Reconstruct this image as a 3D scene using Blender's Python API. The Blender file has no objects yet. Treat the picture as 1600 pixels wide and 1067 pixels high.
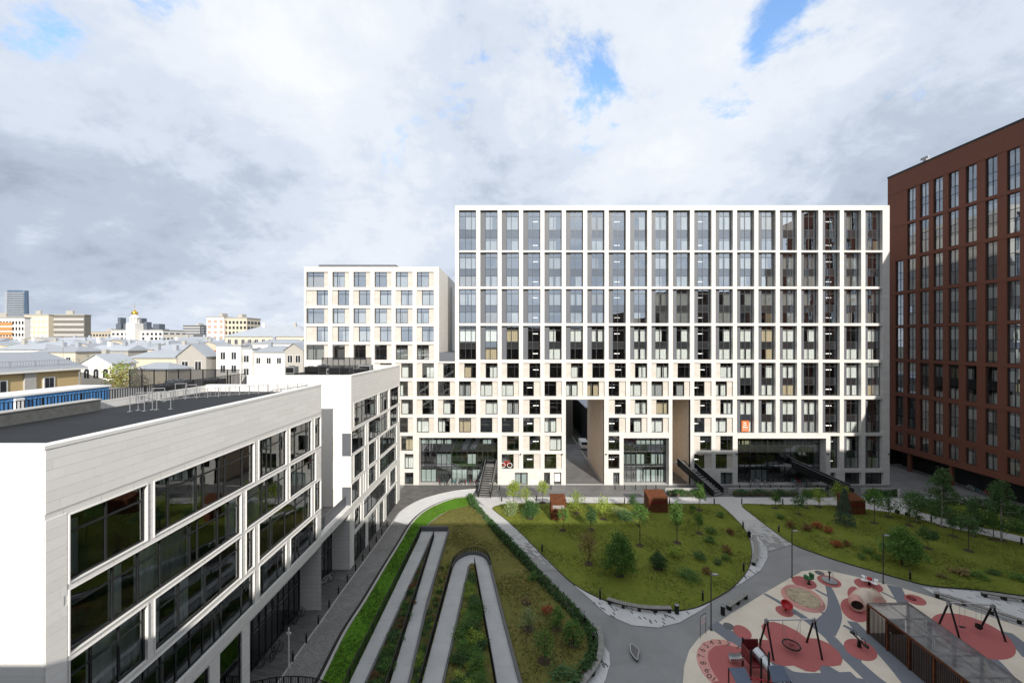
import bpy, math, random
import numpy as np
from mathutils import Vector, Matrix, Euler
from mathutils.geometry import delaunay_2d_cdt
random.seed(7)
RNG = np.random.default_rng(11)
SC = bpy.context.scene
COL = SC.collection

# ------------------------------------------------------------------ camera
FPX, CX, CY, CAMZ = 622.2, 800.0, 533.5, 25.75      # 14 mm lens, photo pixels 1600 x 1067
cd = bpy.data.cameras.new("camera")
cd.lens = 14.0
cd.sensor_width = 36.0
cd.clip_start = 0.1
cd.clip_end = 9000
cam = bpy.data.objects.new("camera", cd)
COL.objects.link(cam)
cam.location = (0, 0, CAMZ)
cam.rotation_euler = (math.radians(90), 0, 0)
SC.camera = cam

# ------------------------------------------------------------------ sun, sky
SUN_DIR = Vector((0.29, -1.0, 0.50)).normalized()      # towards the sun
sd = bpy.data.lights.new("sun", 'SUN')
sd.energy = 3.2
sd.angle = math.radians(0.5)
sd.color = (1.0, 0.935, 0.85)
sun = bpy.data.objects.new("sun", sd)
COL.objects.link(sun)
sun.rotation_euler = (-SUN_DIR).to_track_quat('-Z', 'Y').to_euler()
sun.location = (20, -40, 80)

world = bpy.data.worlds.new("World")
SC.world = world
world.use_nodes = True
wt = world.node_tree
wt.nodes.clear()
def wn(t, **k):
    n = wt.nodes.new(t)
    for a, b in k.items():
        setattr(n, a, b)
    return n
def wl(a, b):
    wt.links.new(a, b)
def wmath(op, a, b=None, c=None, clamp=False):
    n = wn('ShaderNodeMath', operation=op, use_clamp=clamp)
    for i, v in enumerate((a, b, c)):
        if v is None: continue
        if isinstance(v, (int, float)): n.inputs[i].default_value = v
        else: wl(v, n.inputs[i])
    return n.outputs[0]
sky = wn('ShaderNodeTexSky', sky_type='NISHITA', sun_disc=False)
sky.sun_elevation = math.asin(SUN_DIR.z)
sky.sun_rotation = math.atan2(SUN_DIR.x, SUN_DIR.y)
sky.air_density = 1.0
sky.dust_density = 0.6
tc = wn('ShaderNodeTexCoord')
sep = wn('ShaderNodeSeparateXYZ')
wl(tc.outputs['Generated'], sep.inputs[0])
zz = wmath('MAXIMUM', sep.outputs['Z'], 0.0)
den = wmath('ADD', zz, 0.42)
u = wmath('DIVIDE', sep.outputs['X'], den)
v = wmath('DIVIDE', sep.outputs['Y'], den)
cmb = wn('ShaderNodeCombineXYZ')
wl(u, cmb.inputs[0]); wl(v, cmb.inputs[1])
def wnoise(scale, detail, rough, dist, off):
    m = wn('ShaderNodeMapping')
    m.inputs['Location'].default_value = off
    wl(cmb.outputs[0], m.inputs['Vector'])
    n = wn('ShaderNodeTexNoise')
    n.inputs['Scale'].default_value = scale
    n.inputs['Detail'].default_value = detail
    n.inputs['Roughness'].default_value = rough
    n.inputs['Distortion'].default_value = dist
    wl(m.outputs[0], n.inputs['Vector'])
    return n.outputs['Fac']
def wramp(fac, stops):
    r = wn('ShaderNodeValToRGB')
    while len(r.color_ramp.elements) < len(stops):
        r.color_ramp.elements.new(0.5)
    for e, (p, c) in zip(r.color_ramp.elements, stops):
        e.position = p
        e.color = (c[0], c[1], c[2], 1) if isinstance(c, tuple) else (c, c, c, 1)
    r.color_ramp.interpolation = 'EASE'
    wl(fac, r.inputs[0])
    return r.outputs[0]
n_big = wnoise(1.35, 5, 0.5, 0.3, (3.1, 1.7, 0))
n_mid = wnoise(3.4, 10, 0.66, 0.3, (7.3, 2.2, 0))
n_fine = wnoise(9.0, 9, 0.68, 0.2, (2.2, 5.1, 0))
n_gap = wnoise(2.8, 10, 0.66, 0.5, (1.35, 9.4, 0))
# openings of blue in the cloud deck, where the photograph shows them
def hole(cu, cv, ru, rv):
    a = wmath('DIVIDE', wmath('SUBTRACT', u, cu), ru)
    b = wmath('DIVIDE', wmath('SUBTRACT', v, cv), rv)
    d = wmath('ADD', wmath('MULTIPLY', a, a), wmath('MULTIPLY', b, b))
    return wmath('POWER', 2.718, wmath('MULTIPLY', d, -1.0))
def hole_px(px, py, rx, ry):
    d = Vector((px - CX, FPX, CY - py)).normalized()
    return hole(d.x / (d.z + .42), d.y / (d.z + .42), rx, ry)
holes = wmath('ADD', wmath('MULTIPLY', hole_px(1200, 35, .055, .11), 1.25), wmath('MULTIPLY', hole_px(925, 140, .10, .12), .66))
holes = wmath('ADD', holes, wmath('MULTIPLY', hole_px(60, 45, .10, .08), .85))
holes = wmath('ADD', holes, wmath('MULTIPLY', hole_px(1130, 170, .09, .05), .55))
cover = wmath('SUBTRACT', wmath('ADD', wmath('ADD', wmath('ADD', wmath('MULTIPLY', n_gap, 1.3), -.15), wramp(sep.outputs['Z'], [(0.22, 0.35), (0.42, 0.0)])), wmath('MULTIPLY', n_mid, 0.55)), wmath('MULTIPLY', holes, 0.40))
cover = wmath('ADD', cover, wmath('MULTIPLY', wmath('SUBTRACT', n_fine, .5), .55))
mask = wramp(cover, [(0.40, 0.0), (0.66, 1.0)])
# cloud brightness: white billows, grey undersides, darker low deck
shade = wmath('ADD', wmath('MULTIPLY', n_big, 0.8), wmath('MULTIPLY', n_mid, 0.42))
shade = wmath('ADD', shade, wmath('MULTIPLY', wmath('SUBTRACT', n_fine, .5), .22))
lowdark = wramp(sep.outputs['Z'], [(0.0, 0.25), (0.12, 0.0), (0.28, 0.3), (0.5, 1.0)])
shade2 = wmath('ADD', shade, wmath('MULTIPLY', wmath('SUBTRACT', lowdark, 1.0), 0.14))
ccol = wramp(shade2, [(0.26, (2.1, 2.45, 3.05)), (0.40, (2.9, 3.3, 3.95)), (0.52, (3.9, 4.3, 4.95)), (0.62, (4.6, 4.9, 5.35)), (0.78, (5.3, 5.45, 5.65))])
skyg = wn('ShaderNodeMix', data_type='RGBA', blend_type='MULTIPLY')
skyg.inputs['Factor'].default_value = 1.0
wl(sky.outputs[0], skyg.inputs['A'])
skyg.inputs['B'].default_value = (1.5, 1.75, 1.95, 1)
mix = wn('ShaderNodeMix', data_type='RGBA')
wl(mask, mix.inputs['Factor'])
wl(skyg.outputs['Result'], mix.inputs['A'])
wl(ccol, mix.inputs['B'])
bg = wn('ShaderNodeBackground')
bg.inputs['Strength'].default_value = 0.1
wl(mix.outputs['Result'], bg.inputs['Color'])
wo = wn('ShaderNodeOutputWorld')
wl(bg.outputs[0], wo.inputs['Surface'])

vs = SC.view_settings
vs.view_transform = 'Standard'
vs.look = 'None'
vs.gamma = 1.0
vs.exposure = 0.86
vs.use_curve_mapping = False
SC.cycles.max_bounces = 7
SC.cycles.transparent_max_bounces = 12
SC.cycles.caustics_reflective = False
SC.cycles.caustics_refractive = False
SC.cycles.sample_clamp_indirect = 6.0

# ------------------------------------------------------------------ pixel helpers
def G(px, py, z=0.0):
    """photo pixel -> point on the horizontal plane z"""
    y = FPX * (CAMZ - z) / (py - CY)
    return (( px - CX) * y / FPX, y)
def AT(px, py, Y):
    """photo pixel -> point on the vertical plane at depth Y"""
    return ((px - CX) * Y / FPX, Y, CAMZ - (py - CY) * Y / FPX)
def MPP(py):
    return CAMZ / (py - CY)          # metres per photo pixel on the ground at that row

# ------------------------------------------------------------------ materials
MATS = {}
class NT:
    def __init__(s, name):
        s.m = bpy.data.materials.new(name)
        s.m.use_nodes = True
        s.t = s.m.node_tree
        s.t.nodes.clear()
        s.out = s.n('ShaderNodeOutputMaterial')
    def n(s, t, **k):
        n = s.t.nodes.new(t)
        for a, b in k.items(): setattr(n, a, b)
        return n
    def l(s, a, b): s.t.links.new(a, b)
    def set(s, sock, v):
        if isinstance(v, (int, float)): sock.default_value = v
        elif isinstance(v, (tuple, list)):
            sock.default_value = tuple(v) + ((1,) if len(v) == 3 and sock.type == 'RGBA' else ())
        else: s.l(v, sock)
    def math(s, op, a, b=None, clamp=False):
        n = s.n('ShaderNodeMath', operation=op, use_clamp=clamp)
        s.set(n.inputs[0], a)
        if b is not None: s.set(n.inputs[1], b)
        return n.outputs[0]
    def mix(s, f, a, b, blend='MIX'):
        n = s.n('ShaderNodeMix', data_type='RGBA', blend_type=blend)
        s.set(n.inputs['Factor'], f); s.set(n.inputs['A'], a); s.set(n.inputs['B'], b)
        return n.outputs['Result']
    def pos(s):
        return s.n('ShaderNodeNewGeometry').outputs['Position']
    def noise(s, scale, detail=4, rough=.55, vec=None, dist=0.0):
        n = s.n('ShaderNodeTexNoise')
        n.inputs['Scale'].default_value = scale
        n.inputs['Detail'].default_value = detail
        n.inputs['Roughness'].default_value = rough
        n.inputs['Distortion'].default_value = dist
        s.l(vec if vec is not None else s.pos(), n.inputs['Vector'])
        return n.outputs['Fac']
    def ramp(s, f, stops):
        r = s.n('ShaderNodeValToRGB')
        while len(r.color_ramp.elements) < len(stops): r.color_ramp.elements.new(.5)
        for e, (p, c) in zip(r.color_ramp.elements, stops):
            e.position = p
            e.color = tuple(c) + (1,) if isinstance(c, (tuple, list)) else (c, c, c, 1)
        s.l(f, r.inputs[0])
        return r.outputs[0]
    def bump(s, h, strength=.3, dist=.02):
        b = s.n('ShaderNodeBump')
        b.inputs['Strength'].default_value = strength
        b.inputs['Distance'].default_value = dist
        s.l(h, b.inputs['Height'])
        return b.outputs[0]
    def rnd(s):
        return s.n('ShaderNodeObjectInfo').outputs['Random']
    def bsdf(s, col, rough=.7, metal=0.0, spec=.4, normal=None, **k):
        b = s.n('ShaderNodeBsdfPrincipled')
        s.set(b.inputs['Base Color'], col)
        s.set(b.inputs['Roughness'], rough)
        s.set(b.inputs['Metallic'], metal)
        s.set(b.inputs['Specular IOR Level'], spec)
        if normal is not None: s.l(normal, b.inputs['Normal'])
        for a, v in k.items(): s.set(b.inputs[a], v)
        return b.outputs[0]
    def done(s, sh):
        s.l(sh, s.out.inputs['Surface'])
        return s.m

def plain(name, col, rough=.6, metal=0.0, var=.12, nscale=3.0, spec=.4, objvar=0.0):
    """a painted or cast surface with slight wear"""
    if name in MATS: return MATS[name]
    t = NT(name)
    f = t.noise(nscale, 5, .6)
    lo = tuple(c * (1 - var) for c in col)
    hi = tuple(min(1, c * (1 + var)) for c in col)
    c = t.mix(f, lo, hi)
    if objvar:
        c = t.mix(t.rnd(), c, tuple(x * (1 - objvar) for x in col))
    r = t.math('ADD', t.math('MULTIPLY', f, .2), rough - .1)
    MATS[name] = t.done(t.bsdf(c, r, metal, spec))
    return MATS[name]

def stone(name, c1, c2, joint, bw, bh, mortar=.012, rough=.6, stain=.0, jmix=.55):
    """stone cladding in running bond; u runs along the wall, v up"""
    t = NT(name)
    p = t.n('ShaderNodeSeparateXYZ'); t.l(t.pos(), p.inputs[0])
    uu = t.math('ADD', p.outputs[0], p.outputs[1])
    cb = t.n('ShaderNodeCombineXYZ'); t.l(uu, cb.inputs[0]); t.l(p.outputs[2], cb.inputs[1])
    b = t.n('ShaderNodeTexBrick')
    b.inputs['Scale'].default_value = 1.0
    b.inputs['Brick Width'].default_value = bw
    b.inputs['Row Height'].default_value = bh
    b.inputs['Mortar Size'].default_value = mortar
    b.inputs['Color1'].default_value = (0, 0, 0, 1)
    b.inputs['Color2'].default_value = (1, 1, 1, 1)
    b.inputs['Mortar'].default_value = (.5, .5, .5, 1)
    b.offset = .37
    t.l(cb.outputs[0], b.inputs['Vector'])
    c = t.mix(b.outputs['Color'], c1, c2)
    f = t.noise(.9, 6, .62)
    c = t.mix(t.math('MULTIPLY', f, .5), c, tuple(x * .86 for x in c1))
    jm = t.math('MULTIPLY', b.outputs['Fac'], jmix)
    c = t.mix(jm, c, joint)
    fine = t.noise(18, 3, .6)
    h = t.math('SUBTRACT', t.math('MULTIPLY', fine, .15), b.outputs['Fac'])
    MATS[name] = t.done(t.bsdf(c, rough, 0, .35, t.bump(h, .35, .01)))
    return MATS[name]

def glass(name, refl, tint, rough=.0, ior=1.5, wav=.0):
    t = NT(name)
    fr = t.n('ShaderNodeFresnel'); fr.inputs['IOR'].default_value = ior
    f = t.math('ADD', t.math('MULTIPLY', fr.outputs[0], 1.0 - refl), refl, clamp=True)
    tr = t.n('ShaderNodeBsdfTransparent'); tr.inputs[0].default_value = tuple(tint) + (1,)
    gl = t.n('ShaderNodeBsdfGlossy'); gl.inputs['Roughness'].default_value = rough
    gl.inputs['Color'].default_value = (.92, .97, 1.0, 1)
    if wav:
        b = t.bump(t.noise(.55, 2, .5), wav, .03)
        t.l(b, gl.inputs['Normal'])
    mx = t.n('ShaderNodeMixShader')
    t.l(f, mx.inputs[0]); t.l(tr.outputs[0], mx.inputs[1]); t.l(gl.outputs[0], mx.inputs[2])
    MATS[name] = t.done(mx.outputs[0])
    return MATS[name]

def foliage(name, c1, c2, c3):
    t = NT(name)
    f = t.noise(1.6, 3, .6)
    c = t.mix(f, c1, c2)
    g = t.noise(9, 2, .5)
    c = t.mix(t.ramp(g, [(.5, 0.0), (.72, .8)]), c, c3)
    c = t.mix(t.math('MULTIPLY', t.rnd(), .35), c, tuple(x * .6 for x in c1))
    d = t.bsdf(c, .55, 0, .25)
    tl = t.n('ShaderNodeBsdfTranslucent'); t.set(tl.inputs[0], c)
    mx = t.n('ShaderNodeMixShader'); mx.inputs[0].default_value = .3
    t.l(d, mx.inputs[1]); t.l(tl.outputs[0], mx.inputs[2])
    MATS[name] = t.done(mx.outputs[0])
    return MATS[name]

M = MATS
stone('white_stone', (.64, .625, .595), (.57, .545, .51), (.40, .375, .345), 1.15, .55, .012, .55, jmix=.4)
stone('pale_stone', (.80, .79, .765), (.75, .735, .70), (.40, .385, .36), 1.5, .42, .014, .6)
stone('cream_stone', (.56, .525, .475), (.485, .445, .395), (.48, .43, .37), .9, .55, .014, .6)
stone('passage_stone', (.72, .63, .53), (.62, .53, .44), (.45, .38, .31), .9, .45, .014, .6)
stone('red_brick', (.185, .066, .040), (.13, .045, .027), (.13, .065, .045), .26, .075, .01, .8, jmix=.6)
stone('back_brick', (.085, .066, .055), (.06, .048, .04), (.10, .06, .04), .26, .075, .01, .8)
plain('slab_a', (.82, .81, .785), .55, var=.04, objvar=.045)
plain('slab_b', (.80, .785, .755), .55, var=.05, objvar=.05)
plain('joint', (.5, .49, .47), .8)
plain('cap_white', (.78, .77, .74), .45, var=.04)
plain('plaster_white', (.76, .74, .70), .6, var=.05)
plain('grey_panel', (.105, .112, .128), .5, var=.12, nscale=2)
plain('frame_dark', (.028, .03, .032), .4, .2, var=.2)
plain('frame_grey', (.05, .054, .058), .4, .3, var=.15)
plain('black_metal', (.012, .012, .013), .45, .3, var=.25)
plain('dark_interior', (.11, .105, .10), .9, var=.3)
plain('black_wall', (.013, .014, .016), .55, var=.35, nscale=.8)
plain('curtain_white', (.80, .84, .81), .9, var=.08, nscale=6)
plain('curtain_beige', (.56, .48, .33), .9, var=.1, nscale=6)
plain('curtain_grey', (.40, .42, .42), .9, var=.1, nscale=6)
plain('roof_deck', (.012, .0135, .016), .95, var=.45, nscale=1.2, spec=.1)
plain('metal_roof', (.42, .45, .49), .5, .2, var=.15, nscale=.4, objvar=.25)
plain('steel', (.52, .53, .54), .35, .8, var=.1)
plain('galv', (.30, .31, .32), .5, .5, var=.15)
plain('blue_metal', (.085, .26, .54), .4, .1, var=.15)
plain('white_paint', (.78, .78, .77), .45, var=.04)
plain('yellow_plaster', (.55, .42, .22), .8, var=.06, nscale=.6)
plain('beige_plaster', (.52, .46, .36), .8, var=.08, nscale=.5, objvar=.15)
plain('cream_plaster', (.62, .56, .44), .8, var=.07, nscale=.5, objvar=.15)
plain('grey_plaster', (.40, .385, .35), .8, var=.08, nscale=.5, objvar=.1)
plain('dark_plaster', (.17, .16, .145), .8, var=.2, nscale=.5)
plain('orange_paint', (.50, .25, .10), .6, var=.1)
plain('orange_poster', (.70, .14, .03), .6, var=.05)
plain('orange_roof', (.50, .16, .05), .7, var=.15)
plain('pink_plaster', (.50, .32, .25), .8, var=.1)
plain('gold', (.75, .45, .08), .25, .9, var=.1)
plain('tower_glass', (.12, .18, .26), .25, .3, var=.35, nscale=.05, spec=.8)
plain('far_dark', (.11, .13, .16), .8, var=.2, nscale=.03)
plain('window_dark', (.02, .023, .028), .12, 0, var=.3, spec=.7)
plain('wood_grey', (.30, .29, .27), .7, var=.22, nscale=5, objvar=.18)
plain('trunk', (.10, .075, .055), .85, var=.3, nscale=8)
plain('mulch', (.055, .038, .028), .95, var=.4, nscale=12)
plain('red_plastic', (.42, .02, .025), .35, var=.1)
plain('dark_red', (.16, .02, .022), .45, var=.12)
plain('green_plastic', (.03, .16, .06), .4, var=.1)
plain('slate_roof', (.115, .145, .20), .5, var=.12)
plain('rubber_red', (.40, .115, .11), .85, var=.10, nscale=1.5)
plain('rubber_pink', (.58, .29, .25), .85, var=.09, nscale=1.5)
plain('rubber_grey', (.165, .178, .205), .85, var=.10, nscale=1.5)
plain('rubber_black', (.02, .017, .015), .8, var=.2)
plain('tyre', (.012, .012, .012), .7, var=.2)
plain('bike_red', (.45, .03, .03), .35, var=.1)
plain('bike_teal', (.03, .22, .24), .35, var=.1)
plain('bike_white', (.62, .62, .62), .35, var=.1)
plain('bike_black', (.02, .02, .022), .35, var=.1)
plain('kerb_stone', (.44, .43, .41), .75, var=.15, nscale=2)
plain('lane_sunlit_pale', (.62, .625, .62), .8, var=.16, nscale=.5)
plain('concrete_dark', (.12, .12, .12), .8, var=.2, nscale=1.5)
plain('concrete_wall', (.36, .355, .34), .8, var=.15, nscale=1.2)
plain('rough_wall', (.12, .125, .12), .95, var=.5, nscale=4)
plain('terrace_deck', (.18, .175, .17), .8, var=.2, nscale=2)
plain('mesh_screen', (.035, .037, .04), .7, var=.2)
foliage('leaf_green', (0.065, 0.155, 0.033), (0.137, 0.273, 0.055), (0.237, 0.364, 0.082))
foliage('leaf_dark', (0.040, 0.100, 0.036), (0.082, 0.173, 0.055), (0.164, 0.255, 0.082))
foliage('leaf_yellow', (0.218, 0.319, 0.046), (0.364, 0.473, 0.073), (0.546, 0.546, 0.109))
foliage('leaf_pale', (0.182, 0.255, 0.109), (0.291, 0.364, 0.164), (0.437, 0.491, 0.237))
foliage('leaf_tan', (0.237, 0.191, 0.073), (0.346, 0.264, 0.109), (0.455, 0.291, 0.146))
foliage('leaf_red', (0.309, 0.073, 0.036), (0.473, 0.118, 0.055), (0.364, 0.164, 0.055))
foliage('leaf_rust', (0.182, 0.091, 0.046), (0.273, 0.137, 0.055), (0.146, 0.127, 0.055))
foliage('needle_blue', (0.046, 0.100, 0.069), (0.091, 0.164, 0.118), (0.164, 0.237, 0.182))
foliage('leaf_birch', (0.064, 0.137, 0.046), (0.109, 0.200, 0.064), (0.182, 0.273, 0.091))

def special_mats():
    # weathering steel
    t = NT('corten')
    f = t.noise(2.2, 6, .62); g = t.noise(11, 4, .6)
    c = t.ramp(f, [(.3, (.06, .02, .01)), (.5, (.13, .042, .015)), (.72, (.20, .07, .024))])
    c = t.mix(t.math('MULTIPLY', g, .5), c, (.07, .024, .012))
    M['corten'] = t.done(t.bsdf(c, .8, .1, .3, t.bump(g, .3, .01)))
    t = NT('corten_dark')
    f = t.noise(2.2, 6, .62)
    M['corten_dark'] = t.done(t.bsdf(t.ramp(f, [(.3, (.03, .014, .008)), (.7, (.08, .032, .016))]), .8, .1, .3))
    # birch bark
    t = NT('birch_bark')
    p = t.n('ShaderNodeMapping'); p.inputs['Scale'].default_value = (3, 3, 14); t.l(t.pos(), p.inputs[0])
    f = t.noise(1.2, 3, .6, p.outputs[0])
    M['birch_bark'] = t.done(t.bsdf(t.ramp(f, [(.42, (.05, .045, .04)), (.52, (.48, .46, .42))]), .7))
    # lawn
    def lawn(name, a, b, c2, dry, drymix):
        t = NT(name)
        f = t.noise(.35, 6, .65, dist=.4); g = t.noise(5, 5, .7); h = t.noise(1.3, 4, .6, dist=.8)
        c = t.mix(t.ramp(f, [(.33, 0.0), (.66, 1.0)]), a, b)
        c = t.mix(t.ramp(g, [(.42, 0.0), (.7, .75)]), c, c2)
        c = t.mix(t.ramp(h, [(.52, 0.0), (.70, drymix)]), c, dry)
        sp = t.n('ShaderNodeTexVoronoi'); sp.inputs['Scale'].default_value = 1.4
        t.l(t.pos(), sp.inputs['Vector'])
        c = t.mix(t.ramp(sp.outputs['Distance'], [(.045, .75), (.065, 0.0)]), c, (.34, .29, .16))
        M[name] = t.done(t.bsdf(c, .9, 0, .15, t.bump(t.noise(26, 3, .7), .9, .05)))
    lawn('lawn', (.120, .155, .020), (.200, .225, .034), (.085, .118, .016), (.25, .22, .06), .4)
    lawn('lawn_dry', (.130, .130, .032), (.185, .170, .048), (.092, .110, .024), (.25, .185, .085), .55)
    lawn('lawn_lush', (.080, .20, .014), (.115, .26, .022), (.062, .155, .012), (.14, .24, .04), .3)
    # asphalt walk
    t = NT('asphalt')
    f = t.noise(.18, 6, .62, dist=.6); g = t.noise(40, 2, .6); h = t.noise(1.1, 5, .6)
    c = t.ramp(f, [(.3, (.19, .192, .19)), (.7, (.30, .30, .295))])
    c = t.mix(t.math('MULTIPLY', h, .35), c, (.15, .15, .148))
    c = t.mix(t.math('MULTIPLY', g, .25), c, (.34, .34, .34))
    M['asphalt'] = t.done(t.bsdf(c, .75, 0, .35, t.bump(g, .2, .005)))
    t = NT('asphalt_dark')
    f = t.noise(.3, 6, .65, dist=.5); g = t.noise(30, 2, .6)
    c = t.ramp(f, [(.3, (.11, .11, .11)), (.7, (.19, .187, .182))])
    M['asphalt_dark'] = t.done(t.bsdf(c, .6, 0, .4, t.bump(g, .2, .005)))
    # pavers: rows of small blocks with varied tones
    def pavers(name, c1, c2, joint, bw, bh, rot, speck=0.0, dark=(.08, .08, .085)):
        t = NT(name)
        mp = t.n('ShaderNodeMapping'); mp.inputs['Rotation'].default_value = (0, 0, rot); t.l(t.pos(), mp.inputs[0])
        b = t.n('ShaderNodeTexBrick')
        for k, v in (('Scale', 1.0), ('Brick Width', bw), ('Row Height', bh), ('Mortar Size', .014)): b.inputs[k].default_value = v
        b.inputs['Color1'].default_value = (0, 0, 0, 1); b.inputs['Color2'].default_value = (1, 1, 1, 1)
        t.l(mp.outputs[0], b.inputs['Vector'])
        c = t.mix(b.outputs['Color'], c1, c2)
        f = t.noise(.35, 6, .65)
        c = t.mix(t.ramp(f, [(.4, 0.0), (.7, .45)]), c, tuple(x * .6 for x in c1))
        if speck:
            c = t.mix(t.ramp(b.outputs['Color'], [(1 - speck - .02, 0.0), (1 - speck, 1.0)]), c, dark)
        c = t.mix(t.math('MULTIPLY', b.outputs['Fac'], .6), c, joint)
        M[name] = t.done(t.bsdf(c, .7, 0, .3, t.bump(t.math('SUBTRACT', t.math('MULTIPLY', t.noise(9, 3), .3), b.outputs['Fac']), .4, .01)))
    pavers('granite_white', (.64, .64, .63), (.56, .56, .55), (.34, .34, .34), .42, .14, 1.25, .07)
    pavers('granite_path', (.62, .61, .60), (.55, .54, .53), (.30, .30, .29), .6, .3, .0, 0.0)
    pavers('cobble', (.22, .215, .21), (.32, .315, .305), (.07, .07, .07), .22, .12, .35, .0)
    pavers('dark_paver', (.11, .107, .104), (.17, .165, .158), (.04, .04, .04), .8, .25, .25, 0.0)
    pavers('ramp_concrete', (.44, .445, .44), (.50, .50, .495), (.26, .26, .255), 60, 2.4, .03, 0.0)
    pavers('roof_felt', (.011, .0125, .015), (.017, .019, .022), (.035, .037, .04), 7.0, 1.0, .08, 0.0)
    # granite fading into asphalt: the share of white stones falls away from the building
    t = NT('granite_fade')
    mp = t.n('ShaderNodeMapping'); mp.inputs['Rotation'].default_value = (0, 0, .9); t.l(t.pos(), mp.inputs[0])
    b = t.n('ShaderNodeTexBrick')
    for k, v in (('Scale', 1.0), ('Brick Width', .5), ('Row Height', .17), ('Mortar Size', .012)): b.inputs[k].default_value = v
    b.inputs['Color1'].default_value = (0, 0, 0, 1); b.inputs['Color2'].default_value = (1, 1, 1, 1)
    t.l(mp.outputs[0], b.inputs['Vector'])
    sp = t.n('ShaderNodeSeparateXYZ'); t.l(t.pos(), sp.inputs[0])
    at = t.n('ShaderNodeAttribute'); at.attribute_name = 'fade'
    th = at.outputs['Fac']
    f = t.math('GREATER_THAN', b.outputs['Color'], th)
    as_ = t.ramp(t.noise(.18, 6, .62), [(.3, (.19, .192, .19)), (.7, (.30, .30, .295))])
    c = t.mix(f, as_, (.50, .50, .49))
    M['granite_fade'] = t.done(t.bsdf(c, .7, 0, .3))
    # poured rubber
    t = NT('rubber_cream')
    f = t.noise(.5, 6, .6); g = t.noise(60, 2, .5)
    c = t.ramp(f, [(.3, (.64, .565, .455)), (.7, (.75, .675, .56))])
    c = t.mix(t.math('MULTIPLY', g, .25), c, (.46, .40, .32))
    M['rubber_cream'] = t.done(t.bsdf(c, .9, 0, .2))
    t = NT('rubber_blend')
    f = t.noise(.55, 3, .5)
    M['rubber_blend'] = t.done(t.bsdf(t.ramp(f, [(.42, (.56, .30, .26)), (.58, (.62, .52, .42))]), .85, 0, .2))
    t = NT('sand')
    f = t.noise(3.2, 6, .7, dist=1.2)
    M['sand'] = t.done(t.bsdf(t.ramp(f, [(.35, (.20, .16, .10)), (.5, (.42, .35, .24)), (.65, (.52, .45, .32))]), .95, 0, .1, t.bump(f, .9, .08)))
    # lit ceiling lamp inside stairwells
    t = NT('lamp_light')
    e = t.n('ShaderNodeEmission'); e.inputs[0].default_value = (1, .97, .9, 1); e.inputs[1].default_value = 1.5
    M['lamp_light'] = t.done(e.outputs[0])
    # perforated / mesh roof sheet
    t = NT('mesh_roof')
    tr = t.n('ShaderNodeBsdfTransparent')
    d = t.bsdf(t.ramp(t.noise(1.1, 5, .6), [(.35, (.15, .155, .165)), (.65, (.30, .31, .32))]), .35, .2, .6)
    mx = t.n('ShaderNodeMixShader'); mx.inputs[0].default_value = .6
    t.l(tr.outputs[0], mx.inputs[1]); t.l(d, mx.inputs[2])
    M['mesh_roof'] = t.done(mx.outputs[0])
    t = NT('screen_see_through')
    tr = t.n('ShaderNodeBsdfTransparent')
    d = t.bsdf((.03, .032, .035), .7)
    mx = t.n('ShaderNodeMixShader'); mx.inputs[0].default_value = .72
    t.l(tr.outputs[0], mx.inputs[1]); t.l(d, mx.inputs[2])
    M['screen_see_through'] = t.done(mx.outputs[0])
    # far ground
    t = NT('city_ground')
    f = t.noise(.02, 5, .6)
    M['city_ground'] = t.done(t.bsdf(t.ramp(f, [(.35, (.06, .07, .045)), (.65, (.13, .125, .115))]), .9))
special_mats()
def coated(name, col, refl):
    t = NT(name)
    d = t.bsdf(col, .5, 0, .2)
    gl = t.n('ShaderNodeBsdfGlossy'); gl.inputs['Roughness'].default_value = .02
    gl.inputs['Color'].default_value = (.86, .93, 1.0, 1)
    mx = t.n('ShaderNodeMixShader'); mx.inputs[0].default_value = refl
    t.l(d, mx.inputs[1]); t.l(gl.outputs[0], mx.inputs[2])
    MATS[name] = t.done(mx.outputs[0])
coated('spandrel', (.016, .018, .02), .36)
coated('spandrel_matt', (.016, .018, .02), .10)
glass('glass_brick', .34, (.98, 1.0, 1.0), wav=.22)
glass('glass_sky', .58, (.97, .99, .99), wav=.22)
glass('glass_mid', .20, (.98, 1.0, 1.0), wav=.2)
glass('glass_near', .10, (.68, .73, .73), wav=.12)
glass('glass_shop', .10, (.60, .66, .66))
glass('glass_clear', .06, (.86, .9, .9))
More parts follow.
